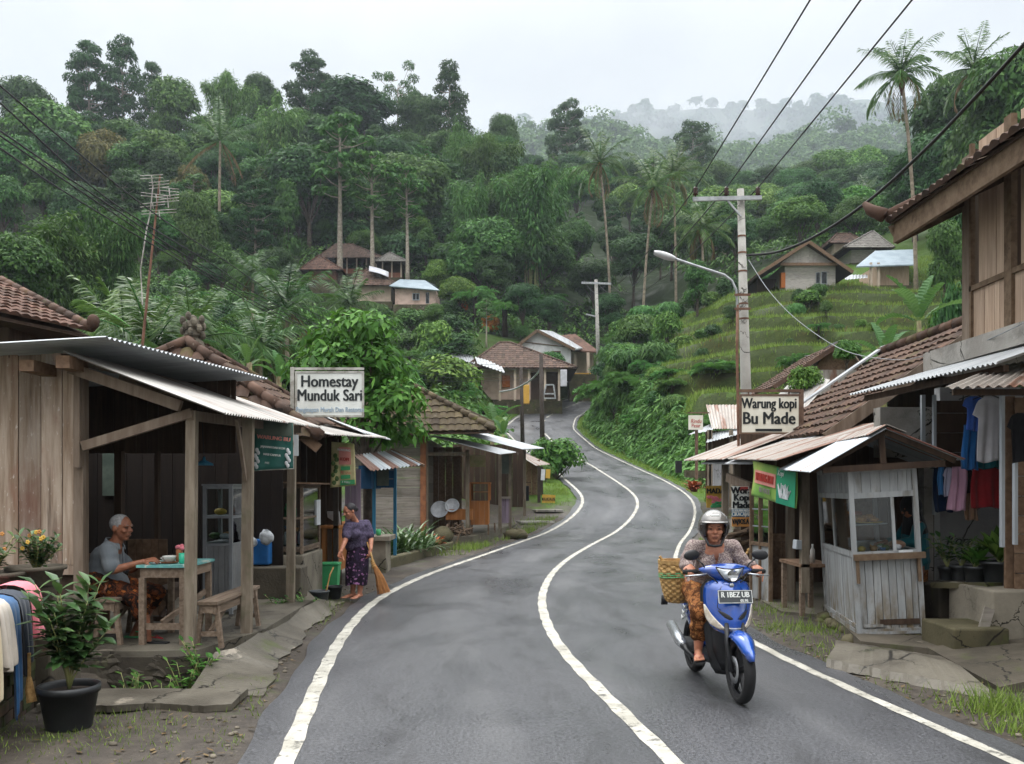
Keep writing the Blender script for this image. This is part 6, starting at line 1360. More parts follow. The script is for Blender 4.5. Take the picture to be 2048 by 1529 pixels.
w=MB();w.slab([(PX(1700,9.6),9.3,-.1),(4.3,8.75,-.1),(6.5,8.9,-.1),(6.5,12,-.1),(PX(1690,11.2),12,-.1)],(0,0,.19));w.solo('concrete_floor',M['concrete_dark'],'damp concrete floor strip in front of the white cart','floor slab')
def pot_at(label,px,py,Y,r,h,plants=None,m='plastic_black'):
 x,z=PX(px,Y),PZ(py,Y);t=thing('potted_plant',label,'potted plant',(x,Y,z));w=MB();w.lathe([(r*.75,0),(r*.95,h-.03),(r*1.05,h-.03),(r*1.05,h),(r*.93,h),(r*.88,h-.03),(r*.7,.02),(.001,.02)],(x,Y,z),26,cap=False);w.build('pot',M[m],t,True);s=MB();s.lathe([(r*.88,h-.04),(.001,h-.03)],(x,Y,z),16,cap=False);s.build('soil',M['soil'],t)
 return t,(x,Y,z+h-.04)
t,b=pot_at('large black pot with broad variegated leaves standing on the shelf',2000,1172,9.5,.185,.26)
leafy(t,'leaves',b,44,.36,.13,.1,.14,'leaf_light',41,.3,6,.55)
t,b=pot_at('middle black pot with pale-edged leaves beside the large one',1950,1166,9.65,.12,.18);leafy(t,'leaves',b,30,.3,.1,.1,.12,'leaf_light',42,.4,5,.4)
t,b=pot_at('small black pot with dark leaves in the shade beside the cart',1922,1160,9.8,.11,.16);leafy(t,'leaves',b,40,.16,.07,.18,.3,'leaf_dark',43,.4,6)
t,b=pot_at('black pot with drooping dark foliage nearest the pillar',1895,1160,10.0,.1,.15);leafy(t,'leaves',b,60,.13,.06,.22,.38,'leaf_mid',44,.4,8)
def hang(label,px0,px1,py0,py1,Y,m,shape='towel',seed=0,name='hanging_garment',depth=.035,slv=.0):
 """garment hanging from its top edge; rows of points with folds that deepen towards the hem"""
 x0,x1,z0,z1=PX(px0,Y),PX(px1,Y),PZ(py1,Y),PZ(py0,Y);rd_=random.Random(seed);ph=rd_.uniform(0,6);rows=[];n=22;W_=x1-x0;H=z1-z0
 for i in range(19):
  t_=i/18;a,b=0.0,1.0
  if shape=='shirt':
   k=.2;
   if t_<.03:a,b=.36,.64
   elif t_<.08:a,b=.2,.8
   elif t_<.33:q=(t_-.08)/.25;a,b=lerp(.15,0.0,q),lerp(.85,1.0,q)
   else:a,b=.19,.81
  elif shape=='flare':a,b=.12*(1-t_),1-.05*(1-t_)
  row=[]
  for j in range(n+1):
   u=j/n;s=a+(b-a)*u;f=depth*(.2+t_)*(math.sin(s*13+ph+t_*1.2)*.6+math.sin(s*27+ph*2)*.25);hem=.02*H*math.sin(s*9+ph)*t_
   row.append((x0+W_*s+.012*math.sin(t_*4+ph),Y+f,z1-H*t_+hem))
  rows.append(row)
 mb=MB();mb.grid(rows,.006);o=mb.solo(name,M[m],label,'clothing',None,True);return o
hang('white T-shirt on a hanger under the awning',1941,2012,794,924,9.4,'cloth_white','shirt',1,'hanging_shirt',.025)
hang('royal blue shirt on a hanger behind the white one',1922,1975,793,862,9.55,'cloth_royal','shirt',2,'hanging_shirt',.02);hang('long blue garment hanging below the royal blue shirt',1926,1958,850,940,9.65,'cloth_blue','towel',3);hang('teal cloth half hidden behind the white shirt',1950,2006,850,938,9.75,'cloth_teal','towel',4)
hang('black shirt at the edge beside the pale post',2013,2075,826,926,8.7,'cloth_black','shirt',5,'hanging_shirt')
for a in((1867,1904,936,1024,10.15,'cloth_darkblue','towel',11,'dark blue cloth at the pillar end of the washing line'),(1875,1888,935,990,10.0,'cloth_sky','flare',12,'narrow sky blue cloth on the washing line'),(1884,1906,935,993,9.95,'cloth_lilac','shirt',13,'pale lilac shirt on the washing line'),(1898,1935,934,1022,9.9,'cloth_rose','flare',14,'pink shirt on the washing line'),(1919,1948,938,986,9.95,'cloth_black','shirt',15,'black top between the pink and red washing'),(1930,1956,980,1041,10.0,'cloth_tan','towel',16,'brown cloth hanging lowest behind the red one'),(1938,2008,934,1016,9.85,'cloth_red','flare',17,'wide red cloth on the washing line')):
 hang(a[8],a[0],a[1],a[2],a[3],a[4],a[5],a[6],a[7])
w=MB();w.tube([P(1860,938,10.2),P(1900,935,10.0),P(1960,935,9.9),P(2012,936,9.6)],.004,5);w.solo('washing_line',M['wire'],'thin washing line strung between pillar and pale post','line')
w=MB();w.tube([P(1900,786,9.5),P(2012,782,9.2)],.006,5)
for px,yy in((1976,9.4),(1948,9.55)):c=P(px,788,yy);w.tube([c+V(-.16,0,-.06),c,c+V(.16,0,-.06)],.006,5)
w.solo('hanger_rail',M['wire'],'rail with hangers under the white awning','rail')
ct=thing('food_cart','leaning white-painted food cart with glass sides and gabled metal roof','food cart',(3.78,9.8,.085));ct.rotation_euler=(0,-.056,-.148);ct['_rotated']=True
CW,CD=.66,1.75
def cb(name,m,fn,**k):w=MB();fn(w);return w.build(name,M[m]if isinstance(m,str)else m,ct,**k)
def f_(w):
 for x in(0,CW):
  for y in(0,CD):w.bx(x-.025,x+.025,y-.025,y+.025,-.03,1.8)
 for z in(.02,.86,1.50,1.78):
  h=.03
  w.bx(.025,CW-.025,-.022,.022,z-h,z+h);w.bx(-.022,.022,.025,CD-.025,z-h,z+h);w.bx(CW-.022,CW+.022,.025,CD-.025,z-h,z+h);w.bx(.025,CW-.025,CD-.022,CD+.022,z-h,z+h)
 w.bx(.40,.435,-.018,.018,.89,1.47);w.bx(-.018,.018,.95,.985,.89,1.47)
cb('frame','cart_paint',f_)
cb('front_boards','cart_paint',lambda w:planks_y(w,.025,CW-.025,.05,.83,-.01,.078,.02,.006))
for x_ in(-.012,CW-.008):cb('side_boards','cart_paint',lambda w:planks_x(w,.025,CD-.025,.05,.83,x_,.1,.02,.006))
cb('upper_boards','cart_paint',lambda w:(planks_y(w,.025,CW-.025,1.53,1.75,-.008,.09,.015,.004),planks_x(w,.025,CD-.025,1.53,1.75,-.008,.05,.015,.004),planks_x(w,.025,CD-.025,1.53,1.75,CW-.008,.09,.015,.004)))
cb('skirting','cart_paint',lambda w:(w.bx(-.03,-.013,.02,CD,.06,.1),w.bx(-.034,-.013,.02,CD,.0,.045),w.bx(.05,.25,-.035,-.012,.07,.1),w.bx(.05,.62,-.03,-.012,-.01,.02)))
cb('gap_shade_strip','dark_wood',lambda w:w.bx(.22,.63,-.016,-.0115,.09,.15))  # dark strip laid over the boards, its colour standing in for a gap's shade
cb('counter_ledge','brown_frame',lambda w:(w.bx(-.02,CW+.05,-.09,-.024,.80,.865),w.bx(.0,.03,-.07,-.026,.55,.798),w.bx(CW-.03,CW,-.07,-.026,.55,.798)))
cb('pane',GLASS,lambda w:(w.bx(.025,.40,-.003,.003,.89,1.47),w.bx(-.003,.003,.025,.95,.89,1.47),w.bx(-.003,.003,.985,CD-.025,.89,1.47)))
cb('shelf','steel',lambda w:(w.bx(.03,CW-.03,.03,CD-.03,.86,.875),w.bx(.03,.40,.15,.9,1.17,1.18)))
cb('inner_back','brown_wood',lambda w:w.bx(.05,CW-.05,CD-.06,CD-.035,.9,1.45))
def roof_(w):
 w.corr((-.50,1.75,1.86),(-.46,-.22,1.79),(.345,-.22,2.21),(.345,1.75,2.23),.076,.010)
cb('roof_slope','zinc_cart',roof_);cb('roof_slope','zinc_cart',lambda w:w.corr((1.12,-.22,1.83),(1.12,1.75,1.86),(.36,1.75,2.23),(.36,-.22,2.21),.076,.010))
cb('ridge_sheet','zinc_rusty',lambda w:(w.corr((.16,1.8,2.16),(.16,-.24,2.15),(.35,-.24,2.245),(.35,1.8,2.255),.12,.006),w.corr((.55,-.24,2.15),(.55,1.8,2.16),(.354,1.8,2.255),(.354,-.24,2.245),.12,.006)))
cb('gable_timber','dark_wood',lambda w:(w.beam((-.3,-.1,1.80),(.95,-.1,1.80),.05,.07),w.beam((-.4,-.12,1.80),(.35,-.12,2.17),.04,.06),w.beam((1.05,-.12,1.82),(.36,-.12,2.17),.04,.06),w.bx(.3,.36,-.1,-.06,1.84,2.14),w.beam((.33,.0,2.15),(.33,1.7,2.17),.04,.06)))
ct.rotation_euler=(0,-.056,-.148)
MW=Matrix.Translation((3.78,9.8,.085))@Euler((0,-.056,-.148)).to_matrix().to_4x4()
def inc(x,y,z):return MW@Vector((x,y,z))
for nm,mm,lb,cat_,fn in(('bread_tray','food_tan','tray of fried snacks on the upper shelf of the white cart','food',lambda w,c:[w.ball(c+V(random.uniform(-.12,.12),random.uniform(-.12,.12),random.uniform(0,.05)),(.05,.035,.025),8,5)for _ in range(34)]),):
 w=MB();fn(w,inc(.2,.35,1.21));w.solo(nm,M[mm],lb,cat_,smooth=True)
w=MB();w.lathe([(.02,0),(.19,.01),(.2,.02),(.02,.012)],inc(.2,.35,1.182),20);w.solo('yellow_plate',M['food_yellow'],'yellow plate under the fried snacks','plate',smooth=True)
w=MB();w.lathe([(.09,0),(.095,.1),(.09,.13),(.088,.13),(.09,.01)],inc(.14,.62,1.182),20);w.solo('bread_loaf',M['food_red'],'round brown cake beside the snack plate','cake',smooth=True)
w=MB();w.lathe([(.07,0),(.072,.11),(.076,.115),(.068,.115),(.066,.01),(.001,.01)],inc(.13,.18,.877),20);w.solo('cooking_pot',M['steel'],'grey metal cooking pot behind the cart glass','pot',smooth=True)
w=MB();w.lathe([(.045,0),(.05,.02),(.05,.11),(.03,.15),(.03,.17),(.001,.17)],inc(.07,.75,.877),18);w.solo('yellow_jar',M['jar_yellow'],'tall yellow jar behind the cart side glass','jar',smooth=True)
w=MB();w.lathe([(.04,0),(.045,.09),(.04,.1),(.001,.1)],inc(.07,.58,.877),18);w.solo('yellow_jar',M['banner_lime'],'shorter lime jar next to the tall yellow one','jar',smooth=True)
for i,(x,y,r,mm,lb)in enumerate(((.26,.2,.05,'enamel','white bowl beside the metal pot in the cart'),(.33,.13,.04,'plastic_blue','small blue cup among the bowls in the cart'),(.36,.3,.05,'plastic_bag','knotted clear plastic bag in the cart'))):
 w=MB();w.lathe([(r*.5,0),(r,r),(r*.95,r),(r*.45,.01),(.001,.01)],inc(x,y,.877),16);w.solo('bowl',M[mm],lb,'bowl',smooth=True)
w=MB();w.ball(inc(.52,.3,.93),(.1,.08,.05),12,8);w.solo('cloth_bundle',M['cloth_tan'],'brown cloth bundle on the cart counter','cloth',smooth=True)
w=MB();w.bx(0,.14,0,.04,0,.02);w.v=[tuple(inc(p[0]+.45,p[1]-.06,p[2]+.868))for p in w.v];w.solo('white_tray',M['paper'],'small white tray on the brown counter ledge','tray')
for i in range(8):
 w=MB();r=.045;q=inc(.1+.13*(i%4),.1+.13*(i//4)+.02*i,.877);w.lathe([(r*.6,0),(r,r*1.1),(r*.95,r*1.1),(r*.5,.01),(.001,.01)],q,14);w.ball(q+V(0,0,r*1.0),(r*.85,r*.85,r*.5),10,6);w.solo('food_bowl',M[('food_yellow','food_tan','food_green','enamel')[i%4]],('yellow','brown','green','white')[i%4]+' bowl of food on the cart counter behind the glass','bowl','bowls of food in the white cart',True)
w=MB();rd_=random.Random(3)
for i in range(40):q=MW@Vector((rd_.uniform(-.1,.15)if i<24 else rd_.uniform(-.05,CW),rd_.uniform(0,CD)if i<24 else rd_.uniform(-.03,.2),0));r=rd_.uniform(.05,.11);w.ball((q.x,q.y,rd_.uniform(-.02,.05)),(r*1.2,r,r*.75),8,6,(0,0,rd_.uniform(0,3)))
w.v=[tuple(c+random.uniform(-.012,.012)for c in p)for p in w.v];w.solo('stone_footing',M['concrete_moss'],'mossy stones propping up the white cart','stones',smooth=True)
wr=thing('coffee_warung','long coffee stall with worn clay tile slope and rusty sheet awnings','stall',(4.6,14,0))
w=MB();w.tiles([(4.36,12.5,2.44),(4.36,16.2,2.44),(6.7,16.2,4.1),(6.7,12.5,4.1)],(0,1,0),(2.34,0,1.66),.19,.25,.028,.035);w.build('roof',M['tile_old'],wr)
w=MB();w.slab([(4.4,12.55,2.41),(4.4,16.1,2.41),(6.7,16.1,4.05),(6.7,12.55,4.05)],(0,0,-.03));w.build('roof_boards',M['dark_wood'],wr)
w=MB();w.beam((4.36,12.5,2.36),(6.7,12.5,4.02),.05,.16);w.build('bargeboard',M['beam_wood'],wr)
w=MB();w.beam((4.3,16.3,2.55),(6.75,16.3,4.24),.28,.03);w.build('flashing',M['zinc_white'],wr)
w=MB();n=10
for i in range(n):a,b=Vector((6.7,12.4,4.14)),Vector((6.7,16.3,4.14));w.tube([a.lerp(b,i/n),a.lerp(b,(i+1.1)/n)],[.1,.085],8)
w.build('ridge_caps',M['tile_old'],wr,True)
for nm,a,m_ in(('rusty_awning',((3.32,17.4,2.20),(3.34,14.3,2.13),(4.75,14.3,2.66),(4.75,17.4,2.73)),'zinc_rusty'),('white_awning',((3.36,16.0,2.10),(3.42,12.9,2.02),(4.8,12.9,2.58),(4.8,16.0,2.64)),'zinc_white'),('brown_awning',((3.40,14.2,2.13),(3.30,11.2,2.02),(4.9,11.2,2.52),(4.9,14.2,2.60)),'zinc_rusty')):
 w=MB();w.corr(*a,.076,.012);w.build(nm,M[m_],wr)
for px,yy,pb,pt in((1609,11.5,1178,930),(1450,15.6,1105,930),(1474,14.8,1120,925),(1580,13.0,1200,930)):
 w=MB();w.beam((PX(px,yy),yy,PZ(pb,yy)-.05),(PX(px,yy),yy,PZ(pt,yy)),.1,.1);w.build('post',M['post_wood'],wr)
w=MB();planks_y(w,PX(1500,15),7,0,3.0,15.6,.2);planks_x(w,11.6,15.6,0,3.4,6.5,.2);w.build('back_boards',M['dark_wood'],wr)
w=MB();planks_y(w,PX(1541,13.2),PX(1592,13.2),.02,PZ(1085,13.2),13.2,.16);planks_y(w,PX(1541,13.2),PX(1580,13.2),PZ(1084,13.2),PZ(1068,13.2),13.21,.3);w.build('brown_door',M['brown_wood'],wr)
w=MB();w.beam((PX(1455,14.7),14.7,PZ(955,14.7)),(PX(1502,14.0),14.0,PZ(975,14)),.06,.14);w.build('fascia',M['beam_wood'],wr)
dp=MB();Y=13.4;a,b=PX(1503,Y),PX(1541,12.9)
def onp(u,z):return Vector((lerp(a,b,u),lerp(Y,12.9,u),z))
for u in(0,.48,1):dp.beam(onp(u,.02),onp(u,1.66),.05,.05)
for z in(.85,1.62):dp.beam(onp(0,z),onp(1,z),.05,.05)
dp.build('glazed_screen',M['brown_frame'],wr);dp=MB();dp.slab([onp(.02,.04),onp(.98,.04),onp(.98,.84),onp(.02,.84)],(0,.02,0));dp.build('screen_panel',M['cart_paint'],wr)
dp=MB();dp.slab([onp(.02,.87),onp(.98,.87),onp(.98,1.6),onp(.02,1.6)],(0,.006,0));dp.build('screen_pane',GLASS,wr)
dp=MB();[dp.slab([onp(.04,z),onp(.96,z),onp(.96,z+.02),onp(.04,z+.02)],(0,.03,0))for z in(1.1,1.35)];dp.build('screen_shelves',M['white_paint_wood'],wr)
w=MB();w.slab([(PX(1500,13.5),11.9,-.1),(PX(1630,11.8),11.6,-.1),(6,11.6,-.1),(6,15.6,-.1),(PX(1470,15),15.6,-.1)],(0,0,.14));w.build('floor_slab',M['concrete_wet'],wr)
sb=thing('serving_bench','cluttered wooden serving bench beside the white cart','bench',(PX(1620,11.7),11.8,.03));w=MB();w.box((PX(1618,11.8),11.9,.68),(.45,.9,.04));w.build('top',M['brown_wood'],sb)
for dx in(-.18,.18):
 for dy in(-.38,.38):w=MB();w.bx(PX(1618,11.8)+dx-.03,PX(1618,11.8)+dx+.03,11.9+dy-.03,11.9+dy+.03,.03,.66);w.build('leg',M['bench_wood'],sb)
w=MB();w.box(P(1598,1090,11.5),(.13,.1,.12),(0,.1,.2));w.solo('white_crate',M['white_paint_wood'],'small white crate hung at the end of the serving bench','crate',bevel=.01)
w=MB();w.lathe([(.03,0),(.03,.16),(.012,.2),(.012,.24),(.001,.24)],(PX(1625,11.7),11.7,.701),14);w.solo('bottle',M['ceramic'],'pale bottle standing on the serving bench','bottle',smooth=True)
w=MB();w.lathe([(.05,0),(.06,.08),(.055,.08),(.001,.01)],(PX(1612,11.9),11.9,.701),14);w.solo('tin',M['enamel'],'short tin beside the bottle on the serving bench','tin',smooth=True)
fw=thing('firewood_stack','pile of split firewood under the painted signs','firewood',(PX(1490,14.4),14.5,.05));w=MB();rd_=random.Random(8)
for i in range(34):
 c=Vector((PX(rd_.uniform(1472,1506),14.3),14.4+rd_.uniform(-.1,.2),rd_.uniform(.1,.95)));d=Vector((1,rd_.uniform(-.5,.2),rd_.uniform(-.35,.6))).normalized()*rd_.uniform(.12,.25);w.tube([c-d,c+d],[rd_.uniform(.025,.045),.03],6)
w.build('logs',M['firewood'],fw)
w=MB();c=P(1495,1112,13.9);w.tube([P(1484,1120,13.9),P(1497,1103,13.9)],[.03,.02],7);w.ball(P(1498,1101,13.9),.035,8,6);w.solo('wooden_club',M['bamboo'],'pale knobbed stick on the firewood pile','stick',smooth=True)
def flatsign(name,label,px0,px1,py0,py1,Y,m,cat='sign',th=.02):
 t=thing(name,label,cat,P((px0+px1)/2,py1,Y));w=MB();w.bx(PX(px0,Y),PX(px1,Y),Y,Y+th,PZ(py1,Y),PZ(py0,Y));w.build('board',M[m],t);return t
def on(t,txt,px,py,Y,size,m='letter_black',xs=.9,b=.002,sl=0.0):return lettering(txt,Vector((PX(px,Y-.004),Y-.004,PZ(py,Y-.004))),size,M[m],t,xs=xs,bold=b,slant=sl)
t,at,xd,ud=banner('banner','lime and teal coffee banner hanging under the rusty awning',(P(1506,922,12.6),P(1597,944,11.25),P(1594,1018,11.25),P(1504,991,12.6)),'banner_lime')
g=MB();g.grid([[at(u,v,.03)for u in(.60,.8,.995)]for v in(.01,.5,.99)]);g.build('teal_panel',M['banner_teal'],t)
g=MB();g.grid([[at(u,v,.03)for u in(.1,.35,.58)]for v in(.22,.4,.6)]);g.build('red_title',M['letter_pink'],t)
lettering('WARUNG KOPI',at(.34,.41,.038),.15,M['sign_red'],t,xd,ud,.003,.52);lettering('BU MADE',at(.34,.76,.03),.1,M['letter_grey'],t,xd,ud,.001,.8);lettering('Kopi',at(.7,.15,.04),.1,M['letter_white'],t,xd,ud,0,.9,slant=.3)
g=MB();rd_=random.Random(4)
for i in range(26):u=rd_.uniform(.68,.86);g.tube([at(u,.82,.036),at(u+rd_.uniform(-.08,.1),rd_.uniform(.4,.6),.037)],.006,4)
g.build('grass_picture',M['paper'],t)
t=flatsign('painted_sign','tall painted coffee sign with white, blue and tan bands',1464,1501,973,1053,14.0,'sign_white')
w=MB();w.bx(PX(1463.5,14),PX(1501.5,14),13.99,14.0,PZ(1034,14),PZ(1019,14));w.build('blue_band',M['sign_blue'],t);w=MB();w.bx(PX(1463.5,14),PX(1502,14),13.99,14.0,PZ(1053.5,14),PZ(1034.3,14));w.build('tan_band',M['sign_orange'],t)
w=MB();w.bx(PX(1478,14),PX(1496,14),13.997,13.9995,PZ(982,14),PZ(974,14));w.build('red_patch',M['letter_red'],t)
on(t,'Wora',1483,982,14.0,.15,b=.005);on(t,'Kopi',1484,996,14.0,.15,b=.005);on(t,'Made',1484,1011,14.0,.15,b=.005);on(t,'ES KELAPA MUDA',1482.5,1022,13.985,.05,'letter_white',.7);on(t,'CIKACAJAR',1482.5,1029,13.985,.09,'letter_white',.62);on(t,'VAJ9OS.A i',1483,1044,13.985,.11,'letter_black',.56,.003)
t=flatsign('painted_sign','yellow sign with dark MADA lettering and painted flowers',1413,1446,972,1016,17.0,'sign_yellow')
on(t,'MADA',1431,983,17.0,.14,xs=.85,b=.004);g=MB();rd_=random.Random(2)
for i in range(16):g.ball(P(rd_.uniform(1416,1443),rd_.uniform(994,1006),16.99),(.035,.008,.03),8,5)
g.build('flowers_picture',M['cloth_pink'],t,True);g=MB()
for i in range(12):g.ball(P(rd_.uniform(1416,1444),rd_.uniform(1004,1014),16.985),(.05,.008,.025),8,5)
g.build('leaves_picture',M['plastic_green'],t,True)
Y=14.5;sg=thing('warung_sign','cream coffee stall sign board in a rusty brown frame','sign',P(1540,900,Y));a,c=P(1481,791,Y),P(1598,867,Y)
w=MB();w.beam(P(1603,888,Y),P(1603,780,Y),.055);w.build('post',M['rust_frame'],sg);w=MB();w.beam(P(1478,782,Y),P(1606,782,Y),.045);w.beam(P(1497,782,Y),P(1497,791,Y),.02);w.beam(P(1578,782,Y),P(1578,791,Y),.02);w.build('arm',M['rust_frame'],sg)
w=MB();w.bx(a.x,c.x,Y-.025,Y+.025,c.z,a.z);w.build('board',M['sign_cream'],sg);w=MB();f=.013
for z in(a.z,c.z):w.bx(a.x-f,c.x+f,Y-.035,Y+.035,z-f,z+f)
for x in(a.x,c.x):w.bx(x-f,x+f,Y-.033,Y+.033,c.z+f,a.z-f)
w.build('edge_strip',M['rust_frame'],sg);ly=Y-.03
sgt('Warung kopi',1538.5,808,.235,.71,.004,par=sg,y=ly);sgt('Bu Made',1538,838,.275,.88,.005,par=sg,y=ly)
w=MB();w.bx(PX(1511,ly),PX(1564,ly),ly-.003,ly+.003,PZ(863,ly),PZ(858,ly));w.build('underline',M['letter_black'],sg)
tg=thing('tarp_shack','shack with a rusty sheet gable and a grey tarp over its roof','shack',(PX(1670,24),24,2.0));Y=24.0
ap_=P(1687,684,Y);le=P(1547,775,Y);re=P(1758,735,Y)
w=MB();w.slab([P(1628,737,Y+.3),P(1660,700,Y+.3),P(1686,690,Y+.3),P(1720,722,Y+.3),P(1735,850,Y+.3),P(1590,850,Y+.3)],(0,.05,0));w.build('gable_boards',M['brown_wood'],tg)
w=MB();w.corr(P(1630,790,Y+.1),P(1735,790,Y+.1),P(1735,740,Y+.2),P(1625,740,Y+.2),.12,.012);w.build('sheet_wall',M['zinc_rusty'],tg)
w=MB();w.tiles([le,le+V(0,3.5,0),ap_+V(0,3.5,0),ap_],(0,1,0),ap_-le,.2,.26,.03);w.beam(le,ap_,.06,.12);w.build('roof',M['tile_old'],tg)
w=MB();rows=[]
for i in range(9):
 t_=i/8;rows.append([ap_.lerp(re,t_)+V(.03*math.sin(i+k*1.7),k*.45,.05+.05*math.sin(i*2.1+k))+V(0,0,-.12*math.sin(PI*t_))for k in range(8)])
w.grid(rows,.01);w.build('tarp',M['tarp'],tg,True)
w=MB();w.tube([ap_+V(0,-.05,0),P(1725,735,Y-.1)],.035,6);w.build('bargeboard',M['beam_wood'],tg)
w=MB();w.corr(P(1547,800,22),P(1600,830,20),P(1660,760,22),P(1600,745,24),.1,.012);w.build('lean_to',M['zinc_old'],tg)
plant('H2',PX(1613,22),22,.7,'bright sprouting bush beside the rusty sheet gable',None,.85,.5,PZ(788,22));plant('H1',PX(1693,23.5),23.5,.75,'small green shrub growing on the rusty gable',None,.9,.5,PZ(735,23.5))
fs=thing('far_shack','small rusty roadside shack below the terraces','shack',(PX(1440,36),36,1.5));Y=35.0
w=MB();w.corr(P(1424,858,Y),P(1482,858,Y),P(1482,810,Y+1.5),P(1412,810,Y+1.5),.12,.016);w.build('roof',M['zinc_rusty'],fs)
w=MB();w.corr(P(1376,870,Y-.6),P(1425,861,Y-.3),P(1430,850,Y+.6),P(1418,850,Y+.6),.12,.014);w.corr(P(1412,886,Y-1),P(1482,868,Y-.6),P(1482,855,Y+.4),P(1420,868,Y+.3),.12,.014);w.build('awning',M['zinc_white'],fs)
w=MB();planks_y(w,PX(1420,Y),PX(1500,Y),1.2,PZ(860,Y),Y+.8,.2);w.build('boards',M['dark_wood'],fs)
for px in(1418,1462,1421):w=MB();w.beam((PX(px,Y-.5),Y-.5,.9),(PX(px,Y-.5),Y-.5,PZ(862,Y)),.13);w.build('post',M['post_wood'],fs)
w=MB();w.bx(PX(1425,Y),PX(1470,Y),Y-.3,Y,1.0,PZ(925,Y));w.build('plaster_base',M['plaster'],fs)
t=flatsign('hanging_board','small white board with faint red writing hung from a thin bar',1377,1406,831,860,34.0,'sign_cream');w=MB();w.beam(P(1376,826,34),P(1418,826,34.3),.05);w.beam(P(1393,960,34.1),P(1393,860,34.1),.1);w.build('post',M['rust_frame'],t)
on(t,'Rindu',1392,843,34.0,.22,'letter_red',.8,.001,.2);on(t,'Pasar',1392,852,34.0,.2,'letter_red',.8,.001)
w=MB();w.bx(PX(1352,37),PX(1364,37),37,37.2,PZ(946,37),PZ(922,37));w.solo('black_box',M['black_metal'],'small black box with a white mark on the bank','box');w=MB();w.slab([P(1372,955,37.5),P(1425,958,36),P(1425,958,36)+V(0,.4,0),P(1372,955,37.5)+V(0,.4,0)],(0,0,.3));w.solo('kerb_wall',M['concrete_moss'],'low mossy kerb wall before the rusty shack','wall')
strap_plant('orange_plant','orange-red leafy plant beside the hanging board post',(PX(1387,35),35,1.5),46,.7,.12,'leaf_red',131,(.5,1.4))
def poly(name,pts,r,m,label,cat,group=None):
 """smooth cable through the points"""
 p=[Vector(q)for q in pts];out=[]
 for i in range(len(p)-1):
  a,b,c,d=p[max(i-1,0)],p[i],p[i+1],p[min(i+2,len(p)-1)]
  for k in range(6):
   t_=k/6;out.append(.5*((2*b)+(c-a)*t_+(2*a-5*b+4*c-d)*t_**2+(3*b-3*c+d-a)*t_**3))
 out.append(p[-1]);w=MB();w.tube(out,r,6);return w.solo(name,M[m],label,cat,group,True)
def sagline(a,b,s,n=9):
 a,b=Vector(a),Vector(b);return[a.lerp(b,i/(n-1))-Vector((0,0,s*4*(i/(n-1))*(1-i/(n-1))))for i in range(n)]
Y=16.0;pz=tz(PX(1500,Y),Y);up_=thing('power_pole','thick concrete power pole with steel crossarm behind the coffee sign','pole',(PX(1503,Y),Y,pz-.2))
w=MB();b0,t0=Vector((PX(1503,Y),Y,pz-.3)),P(1481,379,Y);w.tube([b0,b0.lerp(t0,.5),t0],[.125,.095,.06],20);w.build('shaft',M['pole_concrete'],up_,True)
w=MB()
for py in(610,640,508,475,545):q=b0.lerp(t0,(PZ(py,Y)-b0.z)/(t0.z-b0.z));r=lerp(.125,.06,(PZ(py,Y)-b0.z)/(t0.z-b0.z))+.006;w.tube([q,q+V(0,0,.03)],r,16)
w.build('band',M['rust_metal'],up_)
w=MB();w.beam(P(1386,399,Y-.1),P(1523,396,Y-.1),.05,.07);w.build('crossarm',M['galv'],up_);w=MB();w.beam(P(1455,402,Y-.1),P(1482,433,Y-.08),.03);w.build('brace',M['galv'],up_)
for px in(1391,1453,1516):
 w=MB();c=P(px,397,Y-.1);w.lathe([(.015,0),(.015,.05),(.05,.06),(.035,.09),(.05,.11),(.03,.14),(.045,.16),(.025,.2),(.001,.2)],c,12);w.build('insulator',M['insulator'],up_,True)
WG='power wires running up the road'
for px,k in((1391,'outermost power wire overhead, on the road side of the pole'),(1453,'middle power wire overhead'),(1516,'power wire overhead, on the house side of the pole')):
 c=P(px,376,Y-.1);poly('power_wire',sagline(c,(c.x-.05,-12,7.3),.12),.011,'wire',k,'wire')
fp=P(1193,566,88)
for i,px in enumerate((1391,1453,1516)):poly('power_wire',sagline(P(px,376,Y-.1),fp+V(-1.2+1.2*i,0,.3),1.6),.012,'wire','thin power wire from the pole down to the distant pole','wire',WG)
poly('twisted_cable',[P(1494,511,15.9),P(1560,503,15),P(1640,468,13.8),P(1740,400,12.5),P(1850,300,11.2),P(1950,196,10),P(2060,76,9)],.022,'wire','thick black twisted cable rising from the pole over the tiled eave','cable')
poly('service_cable',[P(1497,520,15.9),P(1540,585,15.2),P(1600,645,14.5),P(1690,702,13.6),P(1790,720,12.6),P(1850,712,11.6),P(1950,690,9.9),P(2060,640,8.6)],.0055,'alu','thin pale service cable sagging across the tarp gable','cable')
for i,pts in enumerate((((-60,120,6.4),(0,172,7),(272,400,10.5),(440,515,14.5),(600,612,20),(850,722,34),(1080,730,49)),((-60,162,6.4),(0,206,7),(218,400,10),(410,520,14),(600,633,20),(850,736,34),(1080,738,49)),((-60,225,6.4),(0,262,7),(202,400,9.6),(410,535,14),(600,640,20),(850,745,34),(1080,745,49)),((-60,235,6.4),(0,272,7),(190,402,9.6),(410,545,14),(600,648,20),(850,752,34),(1080,752,49)),((-60,262,6.4),(0,297,7),(155,400,9),(400,545,14),(600,656,20),(850,760,34),(1080,758,49)))):
 poly('overhead_cable',[P(*q)for q in pts],.008,'wire',('highest','second highest','third','fourth','lowest')[i]+' of the five black cables slanting over the coffee shop','cable')
